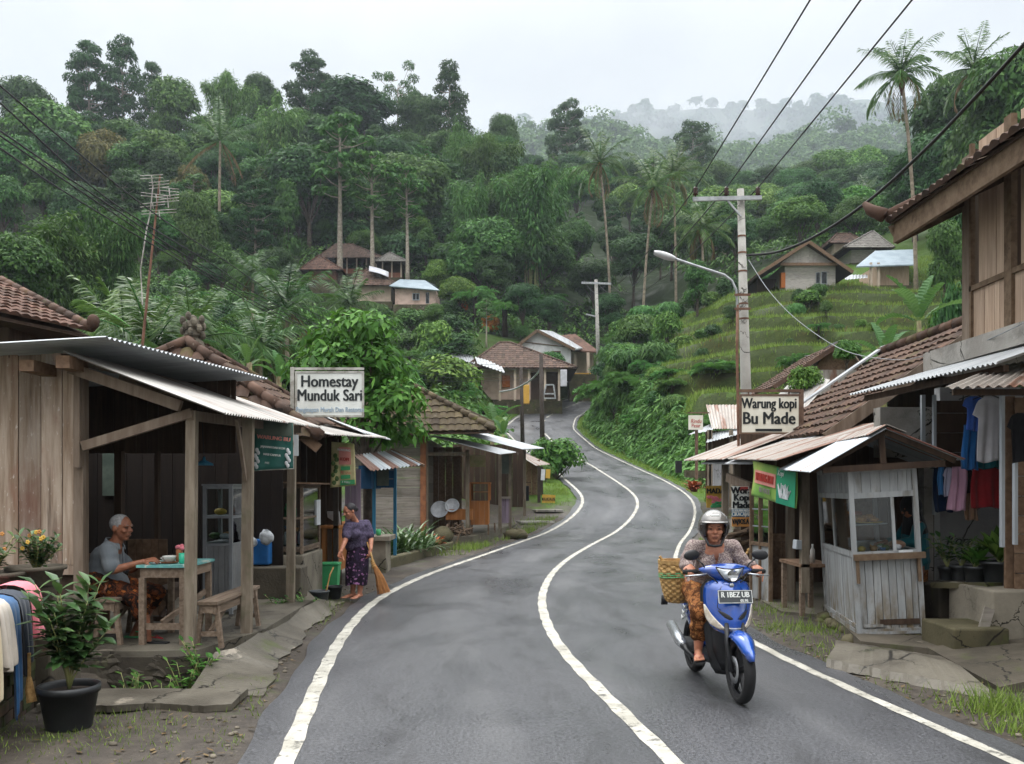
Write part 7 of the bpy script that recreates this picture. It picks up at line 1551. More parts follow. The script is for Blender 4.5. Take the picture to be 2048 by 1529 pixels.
Y=15.7;sl=thing('street_lamp','street lamp with a long curved arm clamped to the power pole','street lamp',P(1476,885,Y));w=MB();w.tube([P(1477,980,Y),P(1477,880,Y),P(1474,700,Y),P(1475,610,Y)],.025,8);w.build('pole',M['rust_metal'],sl,True)
w=MB();w.tube([P(1475,640,Y),P(1474,598,Y),P(1472,580,Y),P(1464,562,Y),P(1448,550,Y),P(1420,541,Y),P(1380,528,Y),P(1345,516,Y)],.021,10);w.build('arm',M['galv'],sl,True)
w=MB();c=P(1331,511.5,Y);d=(P(1350,518,Y)-P(1308,506,Y)).normalized()
rows=[]
for i in range(9):
 t_=i/8;q=P(1308,505.5,Y).lerp(P(1350,518,Y),t_);r=.085*(math.sin(PI*lerp(.12,.86,t_))**.6);rows.append([q+Vector((0,math.cos(a)*r*1.1,math.sin(a)*r*.75))for a in np.linspace(0,2*PI,13)[:-1]])
w.grid(rows,closed=True);w.build('head',M['lamp_head'],sl,True)
w=MB()
for py in(590,618):w.beam(P(1452,py,Y-.05)if False else P(1470,py,Y-.05),P(1500,py,Y+.15),.03,.04)
w.build('clamp',M['rust_metal'],sl)
Y=88;dp_=thing('power_pole','distant concrete power pole at the bend with a small crossarm','pole',P(1198,735,Y));w=MB();w.tube([P(1199,800,Y),P(1192,560,Y)],[.22,.16],10);w.build('shaft',M['pole_concrete'],dp_,True)
w=MB();w.beam(P(1163,566,Y-.3),P(1222,568,Y-.3),.16,.18);w.build('crossarm',M['galv'],dp_);w=MB();w.beam(P(1196,634,Y),P(1172,629,Y),.12);w.build('lamp_arm',M['galv'],dp_)
for px,pt,Y,lb in((1083,708,50,'taller dark wooden pole beside the lower bend'),(1043,735,61,'thinner dark pole beyond the lower bend')):
 x=PX(px+3,Y);z=tz(x,Y);w=MB();w.tube([(x,Y,z-.4),(PX(px-1,Y),Y,PZ(pt,Y))],[.16,.11],10);w.solo('wooden_pole',M['dark_post'],lb,'pole',smooth=True)
poly('slack_cable',[P(1082,738,50),P(1062,760,53),P(1030,778,57),P(1000,784,60)],.05,'galv','pale cable looping from the dark pole to the village house','cable')
def zlow(x,y):return tz(x,y)-.6
def win(t,px0,px1,py0,py1,Y,frame='white_paint_wood',dark='dark_wood',split=2):
 w=MB();x0,x1,z0,z1=PX(px0,Y),PX(px1,Y),PZ(py1,Y),PZ(py0,Y);f=(x1-x0)*.09
 for a,b in((x0-f,x0),(x1,x1+f)):w.bx(a,b,Y-.08,Y-.01,z0-f,z1+f)
 w.bx(x0,x1,Y-.08,Y-.01,z1,z1+f);w.bx(x0,x1,Y-.08,Y-.01,z0-f,z0)
 for k in range(1,split):q=lerp(x0,x1,k/split);w.bx(q-f/2,q+f/2,Y-.07,Y-.015,z0,z1)
 o=w.build('window',M[frame],t);g=MB();g.bx(x0,x1,Y-.04,Y-.012,z0,z1);g.build('pane',M['pane_dark'],o)
flat('pane_dark',hx('#1d2326'),.15,hx('#151a1c'))
flat('pink_wall',hx('#cdb4a6'),.9,hx('#b59c8e'),1.2,layers=[(hx('#6a5a50'),1.1,.55,.7,(1,1,1),.5)]);flat('cream_wall',hx('#c9b8a6'),.9,hx('#b3a190'),1.2,layers=[(hx('#6a5a50'),1.1,.55,.7,(1,1,1),.5)]);flat('white_wall',hx('#d3d4d4'),.9,hx('#bcbdbd'),1.0,layers=[(hx('#6d6a66'),1.2,.55,.7,(1,1,.6),.5)]);flat('brick_wall_far',hx('#8a5c48'),.9,hx('#744a3a'),2)
flat('yellow_paint',hx('#c99a3c'),.6);flat('orange_panel',hx('#b0652c'),.8);flat('metal_blue',hx('#8f9da5'),.5,hx('#7d8b94'),1.0,metal=.2,layers=[(hx('#6d7478'),1.2,.56,.7,(1,1,1),.5)]);flat('thatch_grey',hx('#7c7872'),.9,hx('#625e58'),3,bump=.4)
def hut(name,label,px0,px1,pye,pyb,Y,depth,wall,roof,apex,ov=.7,open_=False,hip=True,tw=.34,cat='house',ridge=.35,planks=False):
 """small house: wall front from px0 to px1 between eave row and base row; apex = (px, py) of the roof top"""
 x0,x1,ze,zb=PX(px0,Y),PX(px1,Y),PZ(pye,Y),PZ(pyb,Y);t=thing(name,label,cat,((x0+x1)/2,Y+depth/2,zb));lo=min(zlow((x0+x1)/2,Y),zb)
 w=MB();w.bx(x0-.2,x1+.2,Y-.2,Y+depth,lo-1,zb);w.build('plinth',M['concrete_moss'],t)
 if open_:
  for px in np.linspace(px0,px1,open_):w=MB();w.bx(PX(px,Y)-.09,PX(px,Y)+.09,Y,Y+.18,zb,ze+.2);w.build('post',M['cream_wall'],t)
  w=MB();w.bx(x0,x1,Y+depth*.55,Y+depth-.3,zb,ze+.1);w.build('wall',M['dark_wood'],t);w=MB();w.bx(x0,x1,Y+.02,Y+.14,zb,zb+.7);w.build('parapet',M['brick_wall_far'],t)
 elif planks:w=MB();hplanks_y(w,x0,x1,zb,ze+.1,Y,.34,.1);w.bx(x0,x1,Y+.12,Y+depth-.3,zb,ze+.1);w.build('wall',M[wall],t)
 else:w=MB();w.bx(x0,x1,Y,Y+depth-.3,zb,ze+.1);w.build('wall',M[wall],t)
 za=PZ(apex[1],Y+depth/2);xa=PX(apex[0],Y+depth/2)
 if hip:hip_roof(t,roof,[(x0-ov,Y-ov,ze),(x1+ov,Y-ov,ze),(x1+ov,Y+depth+ov*.3,ze),(x0-ov,Y+depth+ov*.3,ze)],(xa-(x1-x0)*ridge*.5,Y+depth*.5,za),(xa+(x1-x0)*ridge*.5,Y+depth*.5,za),tw,.5,.13,soffit='dark_wood')
 return t
hut('pavilion','large open pavilion with brown hip roof on the hillside',655,752,520,548,124,9,None,'tile_far',(688,489),1.2,6,cat='pavilion')
t=hut('shrine_hut','small reddish hut with a peaked roof beside the large pavilion',618,672,543,560,118,5,'brick_wall_far','tile_red',(638,512),1.0,ridge=.05,cat='hut')
hut('pavilion','small grey-roofed pavilion next to the large one',765,802,526,556,122,4,None,'thatch_grey',(780,506),.9,3,cat='pavilion',ridge=.05)
hut('brown_house','brown hip-roofed house in front of the hillside pavilions',712,782,574,604,112,6,'cream_wall','tile_far',(742,540),1.0,ridge=.2)
t=hut('metal_roof_house','pale pink house with blue-grey metal roof on the hillside',790,872,580,610,108,6,'pink_wall','metal_blue',(815,560),.7,hip=False)
x0,x1,Y=PX(778,107.3),PX(880,107.3),107.3;w=MB();w.grid([[(x0,Y,PZ(572,Y)),(x1,Y,PZ(581,Y))],[(PX(800,111),111,PZ(559,111)),(PX(850,111),111,PZ(561,111))],[(x0,115,PZ(572,115)),(x1,115,PZ(580,115))]],.12);w.build('roof',M['metal_blue'],t)
win(t,826,838,588,600,108);win(t,852,858,586,607,108,split=1)
w=MB();rows=[[P(lerp(738,777,k/5),533+12*(k/5)-1.5*math.sin(PI*k/5)+5*i,116-2*i)for k in range(6)]for i in range(3)];w.grid(rows,.05);w.solo('white_tarp',M['cloth_white'],'white tarp sheltering the yard between the pavilions','tarp',smooth=True)
vh=hut('brown_roof_house','pinkish village house under a wide brown hip roof by the bend',962,1120,740,800,84,8,'pink_wall','tile_far',(1010,686),1.5,ridge=.15)
Y=83.9;w=MB();w.bx(PX(1004,Y),PX(1020,Y),Y-.1,Y,PZ(775,Y),PZ(752,Y));w.build('orange_shutter',M['orange_panel'],vh);w=MB();w.bx(PX(1062,Y),PX(1118,Y),Y-.06,Y,PZ(800,Y),PZ(745,Y));w.build('opening_shade_panel',M['dark_wood'],vh)  # second box is a dark panel on the wall, painting an opening's shade
for px in(1000,1030,1058,1090,1118):w=MB();w.bx(PX(px,83)-.1,PX(px,83)+.1,82.9,83.1,PZ(802,83),PZ(738,83));w.build('post',M['cream_wall'],vh)
w=MB();w.corr(P(955,728,80),P(1010,746,80),P(1000,728,84),P(950,714,84),.3,.03);w.corr(P(905,716,84),P(950,728,83),P(945,712,86),P(900,704,88),.3,.03);w.build('sheet_roof',M['zinc_white'],vh)
gh_=thing('gable_house','two-storey whitish gable house above the bend','house',(PX(1090,92),93,11));Y=92.0
w=MB();w.slab([P(1038,692,Y),P(1075,664,Y),P(1142,699,Y),P(1142,752,Y),P(1038,752,Y)],(0,6,0));w.build('wall',M['white_wall'],gh_)
w=MB();w.slab([P(1031,693,Y-.5),P(1074.5,659.5,Y-.5),P(1100,662,Y+6.5),P(1058,690,Y+6.5)],(0,0,-.14));w.slab([P(1074.5,659.5,Y-.5),P(1150,698,Y-.5),P(1170,696,Y+6.5),P(1105,663,Y+6.5)],(0,0,-.14));w.build('roof',M['zinc_white'],gh_)
w=MB();w.beam(P(1031,695,Y-.55),P(1074.5,661.5,Y-.55),.12,.3);w.beam(P(1074.5,661.5,Y-.55),P(1150,700,Y-.55),.12,.3);w.build('bargeboard',M['brown_frame'],gh_)
win(gh_,1105,1120,704,725,Y,'brown_frame');win(gh_,1062,1074,704,720,Y,'brown_frame')
w=MB();w.beam(P(1045,684,Y-.05),P(1130,694,Y-.05),.08);w.build('trim',M['brown_frame'],gh_)
po=thing('porch_house','red-roofed house with yellow porch columns beside the far pole','house',(PX(1165,97),98,11));Y=96.0
w=MB();w.bx(PX(1143,Y),PX(1190,Y),Y+2,Y+6,PZ(760,Y),PZ(698,Y));w.build('wall',M['cream_wall'],po);w=MB();w.slab([P(1112,672,Y+3),P(1150,668,Y+5),P(1200,704,Y+1),P(1135,700,Y-1)],(0,0,-.15));w.build('roof',M['tile_red'],po)
for px in(1150,1176):w=MB();w.bx(PX(px,Y)-.16,PX(px,Y)+.16,Y-.2,Y+.2,PZ(748,Y),PZ(706,Y));w.build('column',M['cream_wall'],po)
w=MB();w.bx(PX(1145,Y),PX(1182,Y),Y-.3,Y-.1,PZ(751,Y),PZ(747,Y));w.build('parapet',M['yellow_paint'],po);w=MB();w.bx(PX(1138,Y),PX(1190,Y),Y-.6,Y+2,zlow(PX(1160,Y),Y),PZ(750,Y));w.build('plinth',M['concrete_moss'],po)
yz=tz(PX(1052,79),79);w=MB();Y=79;w.bx(PX(1047,Y),PX(1059,Y),Y,Y+.5,PZ(808,Y),PZ(770,Y));w.solo('yellow_shrine',M['yellow_paint'],'yellow roadside shrine box by the village house','shrine',bevel=.05)
w=MB();Y=83;w.bx(PX(1120,Y),PX(1133,Y),Y-.8,Y-.6,PZ(775,Y),PZ(742,Y));w.solo('hanging_sheet',M['cloth_white'],'white sheet hanging at the corner of the brown-roofed house','sheet',bevel=.05)
fr=thing('handcart','dark metal frame cart parked under the brown roof','handcart',(PX(1097,82),82,tz(PX(1097,82),82)));Y=82;w=MB()
for a,b in(((1086,798),(1092,770)),((1092,770),(1107,770)),((1107,770),(1111,798)),((1086,797),(1111,797)),((1088,788),(1110,788))):w.beam(P(*a,Y),P(*b,Y),.12)
w.build('frame',M['galv'],fr);w=MB();w.bx(PX(1090,Y),PX(1108,Y),Y+.2,Y+1,PZ(796,Y),PZ(778,Y));w.build('load',M['dark_wood'],fr)
gr=thing('grey_gable_house','grey plank house with a broad gable above the terraces','house',(PX(1620,80),82,18.9));Y=80.0
w=MB();hplanks_y(w,PX(1570,Y),PX(1671,Y),PZ(590,Y),PZ(528,Y),Y,.35,.1);w.bx(PX(1570,Y),PX(1671,Y),Y+.12,Y+6,PZ(590,Y),PZ(528,Y));w.build('wall',M['far_planks'],gr)
w=MB();xs=np.linspace(1563,1673,15)
for a,b in zip(xs[:-1],xs[1:]):
 f=lambda p:PZ(527-max(0,41*(1-abs(p-1617)/56)),Y-.3);w.slab([(PX(a,Y-.3)+.02,Y-.3,PZ(527,Y-.3)),(PX(b,Y-.3),Y-.3,PZ(527,Y-.3)),(PX(b,Y-.3),Y-.3,f(b)),(PX(a,Y-.3)+.02,Y-.3,f(a))],(0,.1,0))
w.build('gable_boards',M['far_planks'],gr)
ap_=P(1617,483,Y-.9)
w=MB();w.tiles([P(1516,547,Y-.9),P(1516,547,Y-.9)+V(0,8,0),ap_+V(0,8,0),ap_],(0,1,0),ap_-P(1516,547,Y-.9),.34,.5,.04);w.tiles([ap_,ap_+V(0,8,0),P(1706,543,Y-.9)+V(0,8,0),P(1706,543,Y-.9)],(0,1,0),ap_-P(1706,543,Y-.9),.34,.5,.04);w.build('roof',M['tile_far'],gr)
w=MB()
for q in(P(1516,549,Y-.95),P(1706,545,Y-.95)):w.beam(q,ap_+V(0,-.05,-.05),.1,.3)
w.beam(P(1561,529,Y-.5),P(1675,529,Y-.5),.2,.25);w.build('bargeboard',M['brown_wood'],gr)
w=MB()
for q in(P(1516,549,Y-.8),P(1706,545,Y-.8)):w.slab([q,q+V(0,7.8,0),ap_+V(0,7.8,-.15),ap_+V(0,.1,-.15)],(0,0,-.08))
w.build('roof_boards',M['dark_wood'],gr)
win(gr,1632,1639,546,567,Y,split=1);win(gr,1643,1653,545,568,Y,split=1)
w=MB();w.bx(PX(1562,Y),PX(1570,Y),Y-.1,Y+.4,PZ(576,Y),PZ(546,Y));w.build('orange_panel',M['orange_panel'],gr);w=MB();w.bx(PX(1530,Y),PX(1569,Y),Y+2.5,Y+6,PZ(592,Y),PZ(545,Y));w.build('lean_to',M['dark_wood'],gr)
w=MB();w.bx(PX(1530,Y),PX(1690,Y),Y-.6,Y+6,zlow(PX(1610,Y),Y),PZ(590,Y));w.build('plinth',M['concrete_moss'],gr)
hut('upper_hut','small brown gabled hut, highest of the upper huts',1668,1712,490,510,104,5,'cream_wall','tile_far',(1687,468),.9,ridge=.6)
hut('upper_hut','grey hip-roofed hut behind the blue metal roof',1703,1752,502,527,98,5,'far_planks','thatch_grey',(1745,464),1.4,ridge=.1)
t=hut('blue_roof_hut','plank hut with a wide blue-grey metal roof and porch post',1757,1818,531,572,84,5,'pale_wood','metal_blue',(1790,500),.6,hip=False,planks=False)
Y=84;w=MB();w.slab([P(1712,533,Y-1.2),P(1830,529,Y-1.2),P(1830,499,Y+2.5),P(1750,502,Y+2.5)],(0,0,-.12));w.slab([P(1750,502,Y+2.5),P(1830,499,Y+2.5),P(1830,525,Y+5.5),P(1730,528,Y+5.5)],(0,0,-.12));w.build('roof',M['metal_blue'],t)
for px in(1735,1750):w=MB();w.bx(PX(px,Y)-.1,PX(px,Y)+.1,Y-.9,Y-.7,PZ(580,Y),PZ(530,Y));w.build('post',M['cream_wall'],t)
w=MB();w.corr(P(1690,560,82),P(1735,556,82),P(1735,550,84),P(1690,550,84),.3,.03);w.solo('sheet_shelter',M['zinc_white'],'low metal sheet shelter between the two plank houses','shelter')
def skinmat(key,c,c2):
 m=mat(key,c,c2,18,(1,1,1),4,(.35,.65),.5,None,.12,160,.002,spec=.4)
 return m
skinmat('skin_dark',hx('#8f5e45'),hx('#7b4d38'));skinmat('skin_mid',hx('#b47c62'),hx('#a26b53'))
flat('hair_grey',hx('#9a9a9a'),.8,hx('#7e7e7e'),60,bump=.4,bscale=150);flat('hair_black',hx('#17141a'),.55,hx('#221d20'),40,bump=.4,bscale=150);flat('eye_dark',hx('#1a1210'),.25);flat('lip',hx('#7a4638'),.5)
def batik(key,base,c1,c2,sc=22):
 m=bpy.data.materials.new(key);m.use_nodes=True;MATS[key]=M[key]=m;t=NT(m.node_tree);out=t.n('ShaderNodeOutputMaterial');b=t.n('ShaderNodeBsdfPrincipled');t.l(b.outputs[0],out.inputs[0])
 o=t.n('ShaderNodeTexCoord').outputs['Object'];d=t.vmath('ADD',o,_v3(t,t.math('MULTIPLY',t.noise(o,14,3),.09)))
 v=t.n('ShaderNodeTexVoronoi');v.inputs['Scale'].default_value=sc;t.l(d,v.inputs['Vector']);e=t.n('ShaderNodeTexVoronoi',feature='DISTANCE_TO_EDGE');e.inputs['Scale'].default_value=sc*.8;t.l(d,e.inputs['Vector'])
 col=t.mix(t.ramp(t.noise(o,sc*.7,5,.7,.8),.46,.54),base,c1);col=t.mix(t.math('MULTIPLY',t.ramp(v.outputs['Distance'],.34,.22),.8),col,c2);col=t.mix(t.ramp(e.outputs['Distance'],.05,.02),col,base)
 t.l(col,b.inputs['Base Color']);b.inputs['Roughness'].default_value=.9;b.inputs['Specular IOR Level'].default_value=.15
batik('batik_brown',hx('#1d1412'),hx('#5e3119'),hx('#9a5a2a'),15);batik('batik_violet',hx('#1c141f'),hx('#2d2136'),hx('#9a6a94'),17);batik('batik_orange',hx('#50301a'),hx('#96623a'),hx('#a97c4a'),22)
M['blouse_violet']=mat('blouse_violet',hx('#5a5268'),hx('#3e3848'),70,(1,1,.5),3,(.4,.6),.9,bump=.3,bscale=80,spec=.1);M['blouse_floral']=mat('blouse_floral',hx('#a3968f'),hx('#6f5f5e'),85,(1,1,1),5,(.42,.56),.9,bump=.3,bscale=90,spec=.1,layers=[(hx('#b5a7a4'),30,.56,.64,(1,1,1),.6)])
class Sculpt:
 def __init__(self):self.mb=MB()
 def cap(self,p,q,r0,r1=None,n=12):
  p,q=Vector(p),Vector(q);r1=r0 if r1 is None else r1;d=(q-p);L=d.length;d=d.normalized()if L>1e-6 else Vector((0,0,1));pts=[];rs=[]
  for k in range(4):a=PI/2*(k/4);pts.append(p-d*r0*math.cos(a));rs.append(max(r0*math.sin(a),.0008))
  pts.append(p);rs.append(r0);pts.append(q);rs.append(r1)
  for k in range(1,5):a=PI/2*(k/4);pts.append(q+d*r1*math.sin(a));rs.append(max(r1*math.cos(a),.0008))
  self.mb.tube(pts,rs,n);return self
 def chain(self,pts,rs):
  for a,b,r,s in zip(pts[:-1],pts[1:],rs[:-1],rs[1:]):self.cap(a,b,r,s)
  return self
 def ell(self,c,r,R=None):
  c=Vector(c);n,m=16,12;vs=[]
  for i in range(m+1):
   t_=PI*i/m
   for k in range(n):a=2*PI*k/n;p=Vector((r[0]*math.sin(t_)*math.cos(a),r[1]*math.sin(t_)*math.sin(a),r[2]*math.cos(t_)));vs.append(c+(R@p if R else p))
  self.mb.add(vs,[(i*n+k,(i+1)*n+k,(i+1)*n+(k+1)%n,i*n+(k+1)%n)for i in range(m)for k in range(n)]);return self
 def done(self,name,m,parent,voxel=.007,it=5,fn=None):
  o=self.mb.build('tmp',M[m]);r=o.modifiers.new('r','REMESH');r.mode='VOXEL';r.voxel_size=voxel;s=o.modifiers.new('s','SMOOTH');s.factor=.5;s.iterations=it
  dg=bpy.context.evaluated_depsgraph_get();me=bpy.data.meshes.new_from_object(o.evaluated_get(dg));bpy.data.objects.remove(o)
  n=len(me.vertices);co=np.empty(n*3,dtype=np.float32);me.vertices.foreach_get('co',co);co=co.reshape(-1,3)
  if fn is not None:
   no=np.empty(n*3,dtype=np.float32);me.vertices.foreach_get('normal',no);co=fn(co,no.reshape(-1,3))
  if parent is not None and not parent.get('_rotated'):co=co-np.array(parent.location,dtype=np.float32)
  me.vertices.foreach_set('co',np.ascontiguousarray(co,dtype=np.float32).ravel());me.name=name;me.materials.clear();me.materials.append(M[m]);me.polygons.foreach_set('use_smooth',[True]*len(me.polygons));me.update()
  return link(name,me,parent)
def folds(amp,f,dirv=(0,0,1),seed=0):
 """cloth creases pushed in and out along the surface"""
 r=np.random.default_rng(seed);ph=r.uniform(0,6,4);d=np.array(dirv,float)
 def fn(co,no):
  s=co@d;o=np.cross(d,[.3,.8,.5]);o/=np.linalg.norm(o);q=co@o;w_=np.sin(s*f+2.2*np.sin(q*f*.45+ph[0])+ph[1])*.6+np.sin(s*f*1.9+q*f*.8+ph[2])*.4
  return co+no*(w_*amp)[:,None]
 return fn
def frame(fwd,up=(0,0,1)):
 f=Vector(fwd).normalized();r=f.cross(Vector(up)).normalized();u=r.cross(f);return f,r,u
def head(S,c,fwd,s,up=(0,0,1)):
 f,r,u=frame(fwd,up);R=Matrix((r,f,u)).transposed();c=Vector(c);A=lambda x,y,z:c+r*(x*s)+f*(y*s)+u*(z*s)
 S.ell(A(0,-.04,.12),(.345*s,.42*s,.38*s),R);S.ell(A(0,.06,-.14),(.285*s,.31*s,.36*s),R);S.ell(A(0,.2,-.40),(.13*s,.13*s,.1*s),R)
 S.cap(A(0,.37,.05),A(0,.45,-.09),.035*s,.06*s);S.ell(A(.05,.40,-.1),(.05*s,.05*s,.04*s),R);S.ell(A(-.05,.40,-.1),(.05*s,.05*s,.04*s),R)
 S.cap(A(-.19,.30,.10),A(.19,.30,.10),.065*s);S.cap(A(-.2,.26,-.1),A(-.15,.27,-.12),.09*s);S.cap(A(.2,.26,-.1),A(.15,.27,-.12),.09*s)
 S.cap(A(-.09,.34,-.235),A(.09,.34,-.235),.036*s);S.cap(A(-.07,.335,-.285),A(.07,.335,-.285),.04*s)
 for sg in(-1,1):S.ell(A(sg*.35,-.06,-.03),(.045*s,.09*s,.14*s),R)
 return A,R
def face_parts(t,A,R,s,brow='hair_black',lips=True):
 for sg in(-1,1):w=MB();w.ball(A(sg*.155,.345,.025),(.062*s,.05*s,.026*s),12,8,R.to_euler());w.build('eye',M['eye_dark'],t,True)
 for sg in(-1,1):w=MB();w.tube([A(sg*.07,.355,.105),A(sg*.16,.345,.125),A(sg*.25,.275,.10)],[.014*s,.018*s,.01*s],6);w.build('eyebrow',M[brow],t,True)
 if lips:w=MB();w.tube([A(-.11,.365,-.262),A(-.04,.39,-.25),A(.04,.39,-.25),A(.11,.365,-.262)],[.008*s,.02*s,.02*s,.008*s],6);w.build('lips',M['lip'],t,True)
def hand(S,w,d,n,curl,sg,k=1.0,spread=.12):
 """palm from wrist w along d, palm faces n; five fingers curl towards n"""
 w=Vector(w);d=Vector(d).normalized();n=Vector(n);n=(n-d*n.dot(d)).normalized();s=d.cross(n)*sg;R=Matrix((s,d,n)).transposed()
 S.ell(w+d*.045*k,(.038*k,.055*k,.016*k),R)
 for i,(o,L,b)in enumerate(((-.028,.066,.088),(-.009,.074,.094),(.010,.069,.092),(.028,.054,.084))):
  p=w+s*o*k+d*b*.93*k;a=0.0;q=[p-d*.02*k,p];dd=(d+s*o*spread*20).normalized()
  for j,l in enumerate((.42,.32,.26)):
   a+=curl*(.9 if j==0 else 1.15)*(1+.06*i);p=p+(dd*math.cos(a)+n*math.sin(a))*L*l*k*1.05;q.append(p)
  S.chain(q,[.0092*k,.009*k,.0082*k,.0076*k,.0066*k])
 th=w-s*.03*k+d*.025*k;q=[th,th+(-s*.7+d*.75+n*.25)*.035*k,th+(-s*.45+d*1.1+n*.75)*.058*k,th+(-s*.15+d*1.35+n*1.2)*.075*k];S.chain(q,[.014*k,.011*k,.0095*k,.008*k])
def foot(S,a,d,k=1.0):
 a=Vector(a);d=Vector((d[0],d[1],0)).normalized();s=Vector((-d.y,d.x,0));z=Vector((0,0,1))
 S.cap(a,a+z*-.035*k-d*.03*k,.036*k,.03*k);S.cap(a-z*.035*k,a+d*.12*k-z*.055*k,.034*k,.024*k);S.cap(a+d*.1*k-s*.02*k-z*.055*k,a+d*.1*k+s*.02*k-z*.055*k,.022*k)
 for i,(o,l,r)in enumerate(((-.032,.175,.013),(-.012,.175,.0095),(.006,.168,.009),(.022,.158,.0085),(.036,.145,.008))):S.cap(a+d*.12*k+s*o*k-z*.058*k,a+d*l*k+s*o*k-z*.066*k,r*k)
def sandal(t,a,d,m='rubber',k=1.0,z=None):
 a=Vector(a);d=Vector((d[0],d[1],0)).normalized();s=Vector((-d.y,d.x,0));rows=[];zb=z
 for u in np.linspace(0,1,9):c=a-d*.05*k+d*.25*k*u;ww=.045*k*(math.sin(PI*lerp(.14,.88,u))**.5);rows.append([Vector((*(c-s*ww).xy,zb)),Vector((*(c+s*ww).xy,zb))])
 w=MB();w.grid(rows,-.014);w.build('sandal',M[m],t)
 w=MB();f=a+d*.15*k;w.tube([Vector((*(a+d*.06*k-s*.035*k).xy,zb+.045*k)),Vector((*f.xy,zb+.03)),Vector((*(a+d*.06*k+s*.035*k).xy,zb+.045*k))],.006,5);w.build('sandal_strap',M['cloth_red']if m=='rubber' else M[m],t)
t=thing('person','old man with grey cropped hair in a grey shirt sitting at the table','person',P(215,1190,8.7).xy.to_3d()+V(0,0,FLZ))
YR,YL,YC=8.55,8.90,8.72
hipc=V(PX(208,YC),YC,.745);neck=P(234,1087,YC);hc=P(243,1056,YC);chest=P(214,1118,YC)
rs,ls=P(215,1101,YR),P(221,1099,YL);re_,rw=P(226,1141,YR-.06),P(288,1124,YR-.03);le_,lw=P(262,1140,YL),P(296,1122,YL-.12)
rk,lk=P(281,1199,YR+.05),P(313,1187,YL+.02);ra_,la_=P(296,1281,YR+.02),P(262,1281,YL-.02)
S=Sculpt();A,R=head(S,hc,(.97,-.24,-.05),.25)
S.cap(neck-V(.03,0,.05),hc+V(-.02,0,-.06),.062,.056);S.chain([chest,neck-V(.04,0,.05)],[.13,.09]);S.cap(hipc,chest,.13,.125);S.cap(rs,ls,.06)
S.chain([rs,re_,rw],[.052,.042,.029]);S.chain([ls,le_,lw],[.052,.04,.029]);hand(S,rw,(.9,-.1,.25),(.1,.5,-.85),.5,1,1.05);hand(S,lw,(.95,-.1,-.05),(0,0,-1),.25,-1,1.0)
for k,a,h in((rk,ra_,V(0,-.1,0)),(lk,la_,V(0,.1,0))):S.chain([hipc+h,k,k.lerp(a,.35),a],[.09,.06,.058,.037])
foot(S,ra_,(1,-.25,0),1.05);foot(S,la_,(1,-.1,0),1.05)
S.done('body','skin_dark',t,.0062,4);face_parts(t,A,R,.25,'hair_grey')
S=Sculpt();s_=.25;S.ell(A(0,-.07,.155),(.362*s_,.425*s_,.375*s_),R);o=S.done('hair','hair_grey',t,.006,2)
bm=bmesh.new();bm.from_mesh(o.data);inv=R.inverted();off=Vector(t.location)
bmesh.ops.delete(bm,geom=[v for v in bm.verts if(lambda q:q.y>.20*s_-max(0,.12*s_-q.z)*.9 or(q.z<.02*s_ and q.y>-.12*s_)or q.z<-.16*s_)(inv@(v.co+off-hc))],context='VERTS');bm.to_mesh(o.data);bm.free()
S=Sculpt();S.chain([P(209,1180,YC),P(210,1150,YC),P(212,1120,YC),P(222,1100,YC)],[.165,.158,.15,.10]);S.ell(P(226,1165,YC),(.15,.17,.1));S.cap(rs+V(.0,.03,-.01),ls+V(0,-.03,-.01),.083);S.chain([rs,rs.lerp(re_,.8)],[.082,.078]);S.chain([ls,ls.lerp(le_,.8)],[.082,.075]);S.cap(P(206,1186,YC),P(230,1180,YC),.155,.14);
S.done('shirt','shirt_grey',t,.0075,4,folds(.0055,34,(.35,.1,.9),3))
w=MB();f,r,u=frame((.97,-.24,0));nb=neck+V(-.025,0,-.012)
rows=[[nb+(f*math.cos(a)*.082+r*math.sin(a)*.08)*k+V(0,0,z-.03*math.cos(a))for a in np.linspace(.35,2*PI-.35,22)]for k,z in((.86,.035),(1.0,.04),(1.2,.0),(1.25,-.02))];w.grid(rows,.005);w.build('collar',M['shirt_grey'],t,True)
w=MB();w.beam(nb+f*.095+V(0,0,-.02),nb+f*.13+V(-.01,0,-.26),.014,.006,f);w.build('placket',M['shirt_grey'],t)
S=Sculpt();S.cap(hipc+V(0,-.06,-.0),rk+V(.0,0,.0),.118,.098);S.cap(hipc+V(0,.08,0),lk,.118,.09);S.cap(rk,rk.lerp(ra_,.3)+V(-.02,0,0),.095,.085);S.cap(lk,lk.lerp(la_,.22),.085,.075);S.cap(hipc+V(-.02,-.09,-.0),hipc+V(-.02,.09,0),.145)
S.done('sarong','batik_brown',t,.0075,4,folds(.005,40,(.8,.2,.4),4))
sandal(t,ra_,(1,-.25,0),'rubber',1.08,FLZ+.016);sandal(t,la_,(1,-.1,0),'plastic_green',1.08,FLZ+.016)
t=thing('person','barefoot woman in a violet blouse and dark batik wrap sweeping the roadside','person',V(PX(712,13.44),13.44,.02))
Y=13.44;hc=P(699,1023,13.24);nk=P(709,1043,13.38);rs,ls=P(697,1053,13.28),P(732,1050,13.55);re_,rw=P(690,1083,13.15),P(682,1103,13.02);le_,lw=P(742,1078,13.5),P(741.5,1100,13.36);hp=P(716,1100,13.5);ch=P(715,1066,13.45)
S=Sculpt();A,R=head(S,hc,(-.72,-.62,-.32),.225);S.cap(nk,hc+V(.02,.02,-.05),.05,.05);S.chain([hp,ch,nk],[.12,.11,.06]);S.cap(rs,ls,.055)
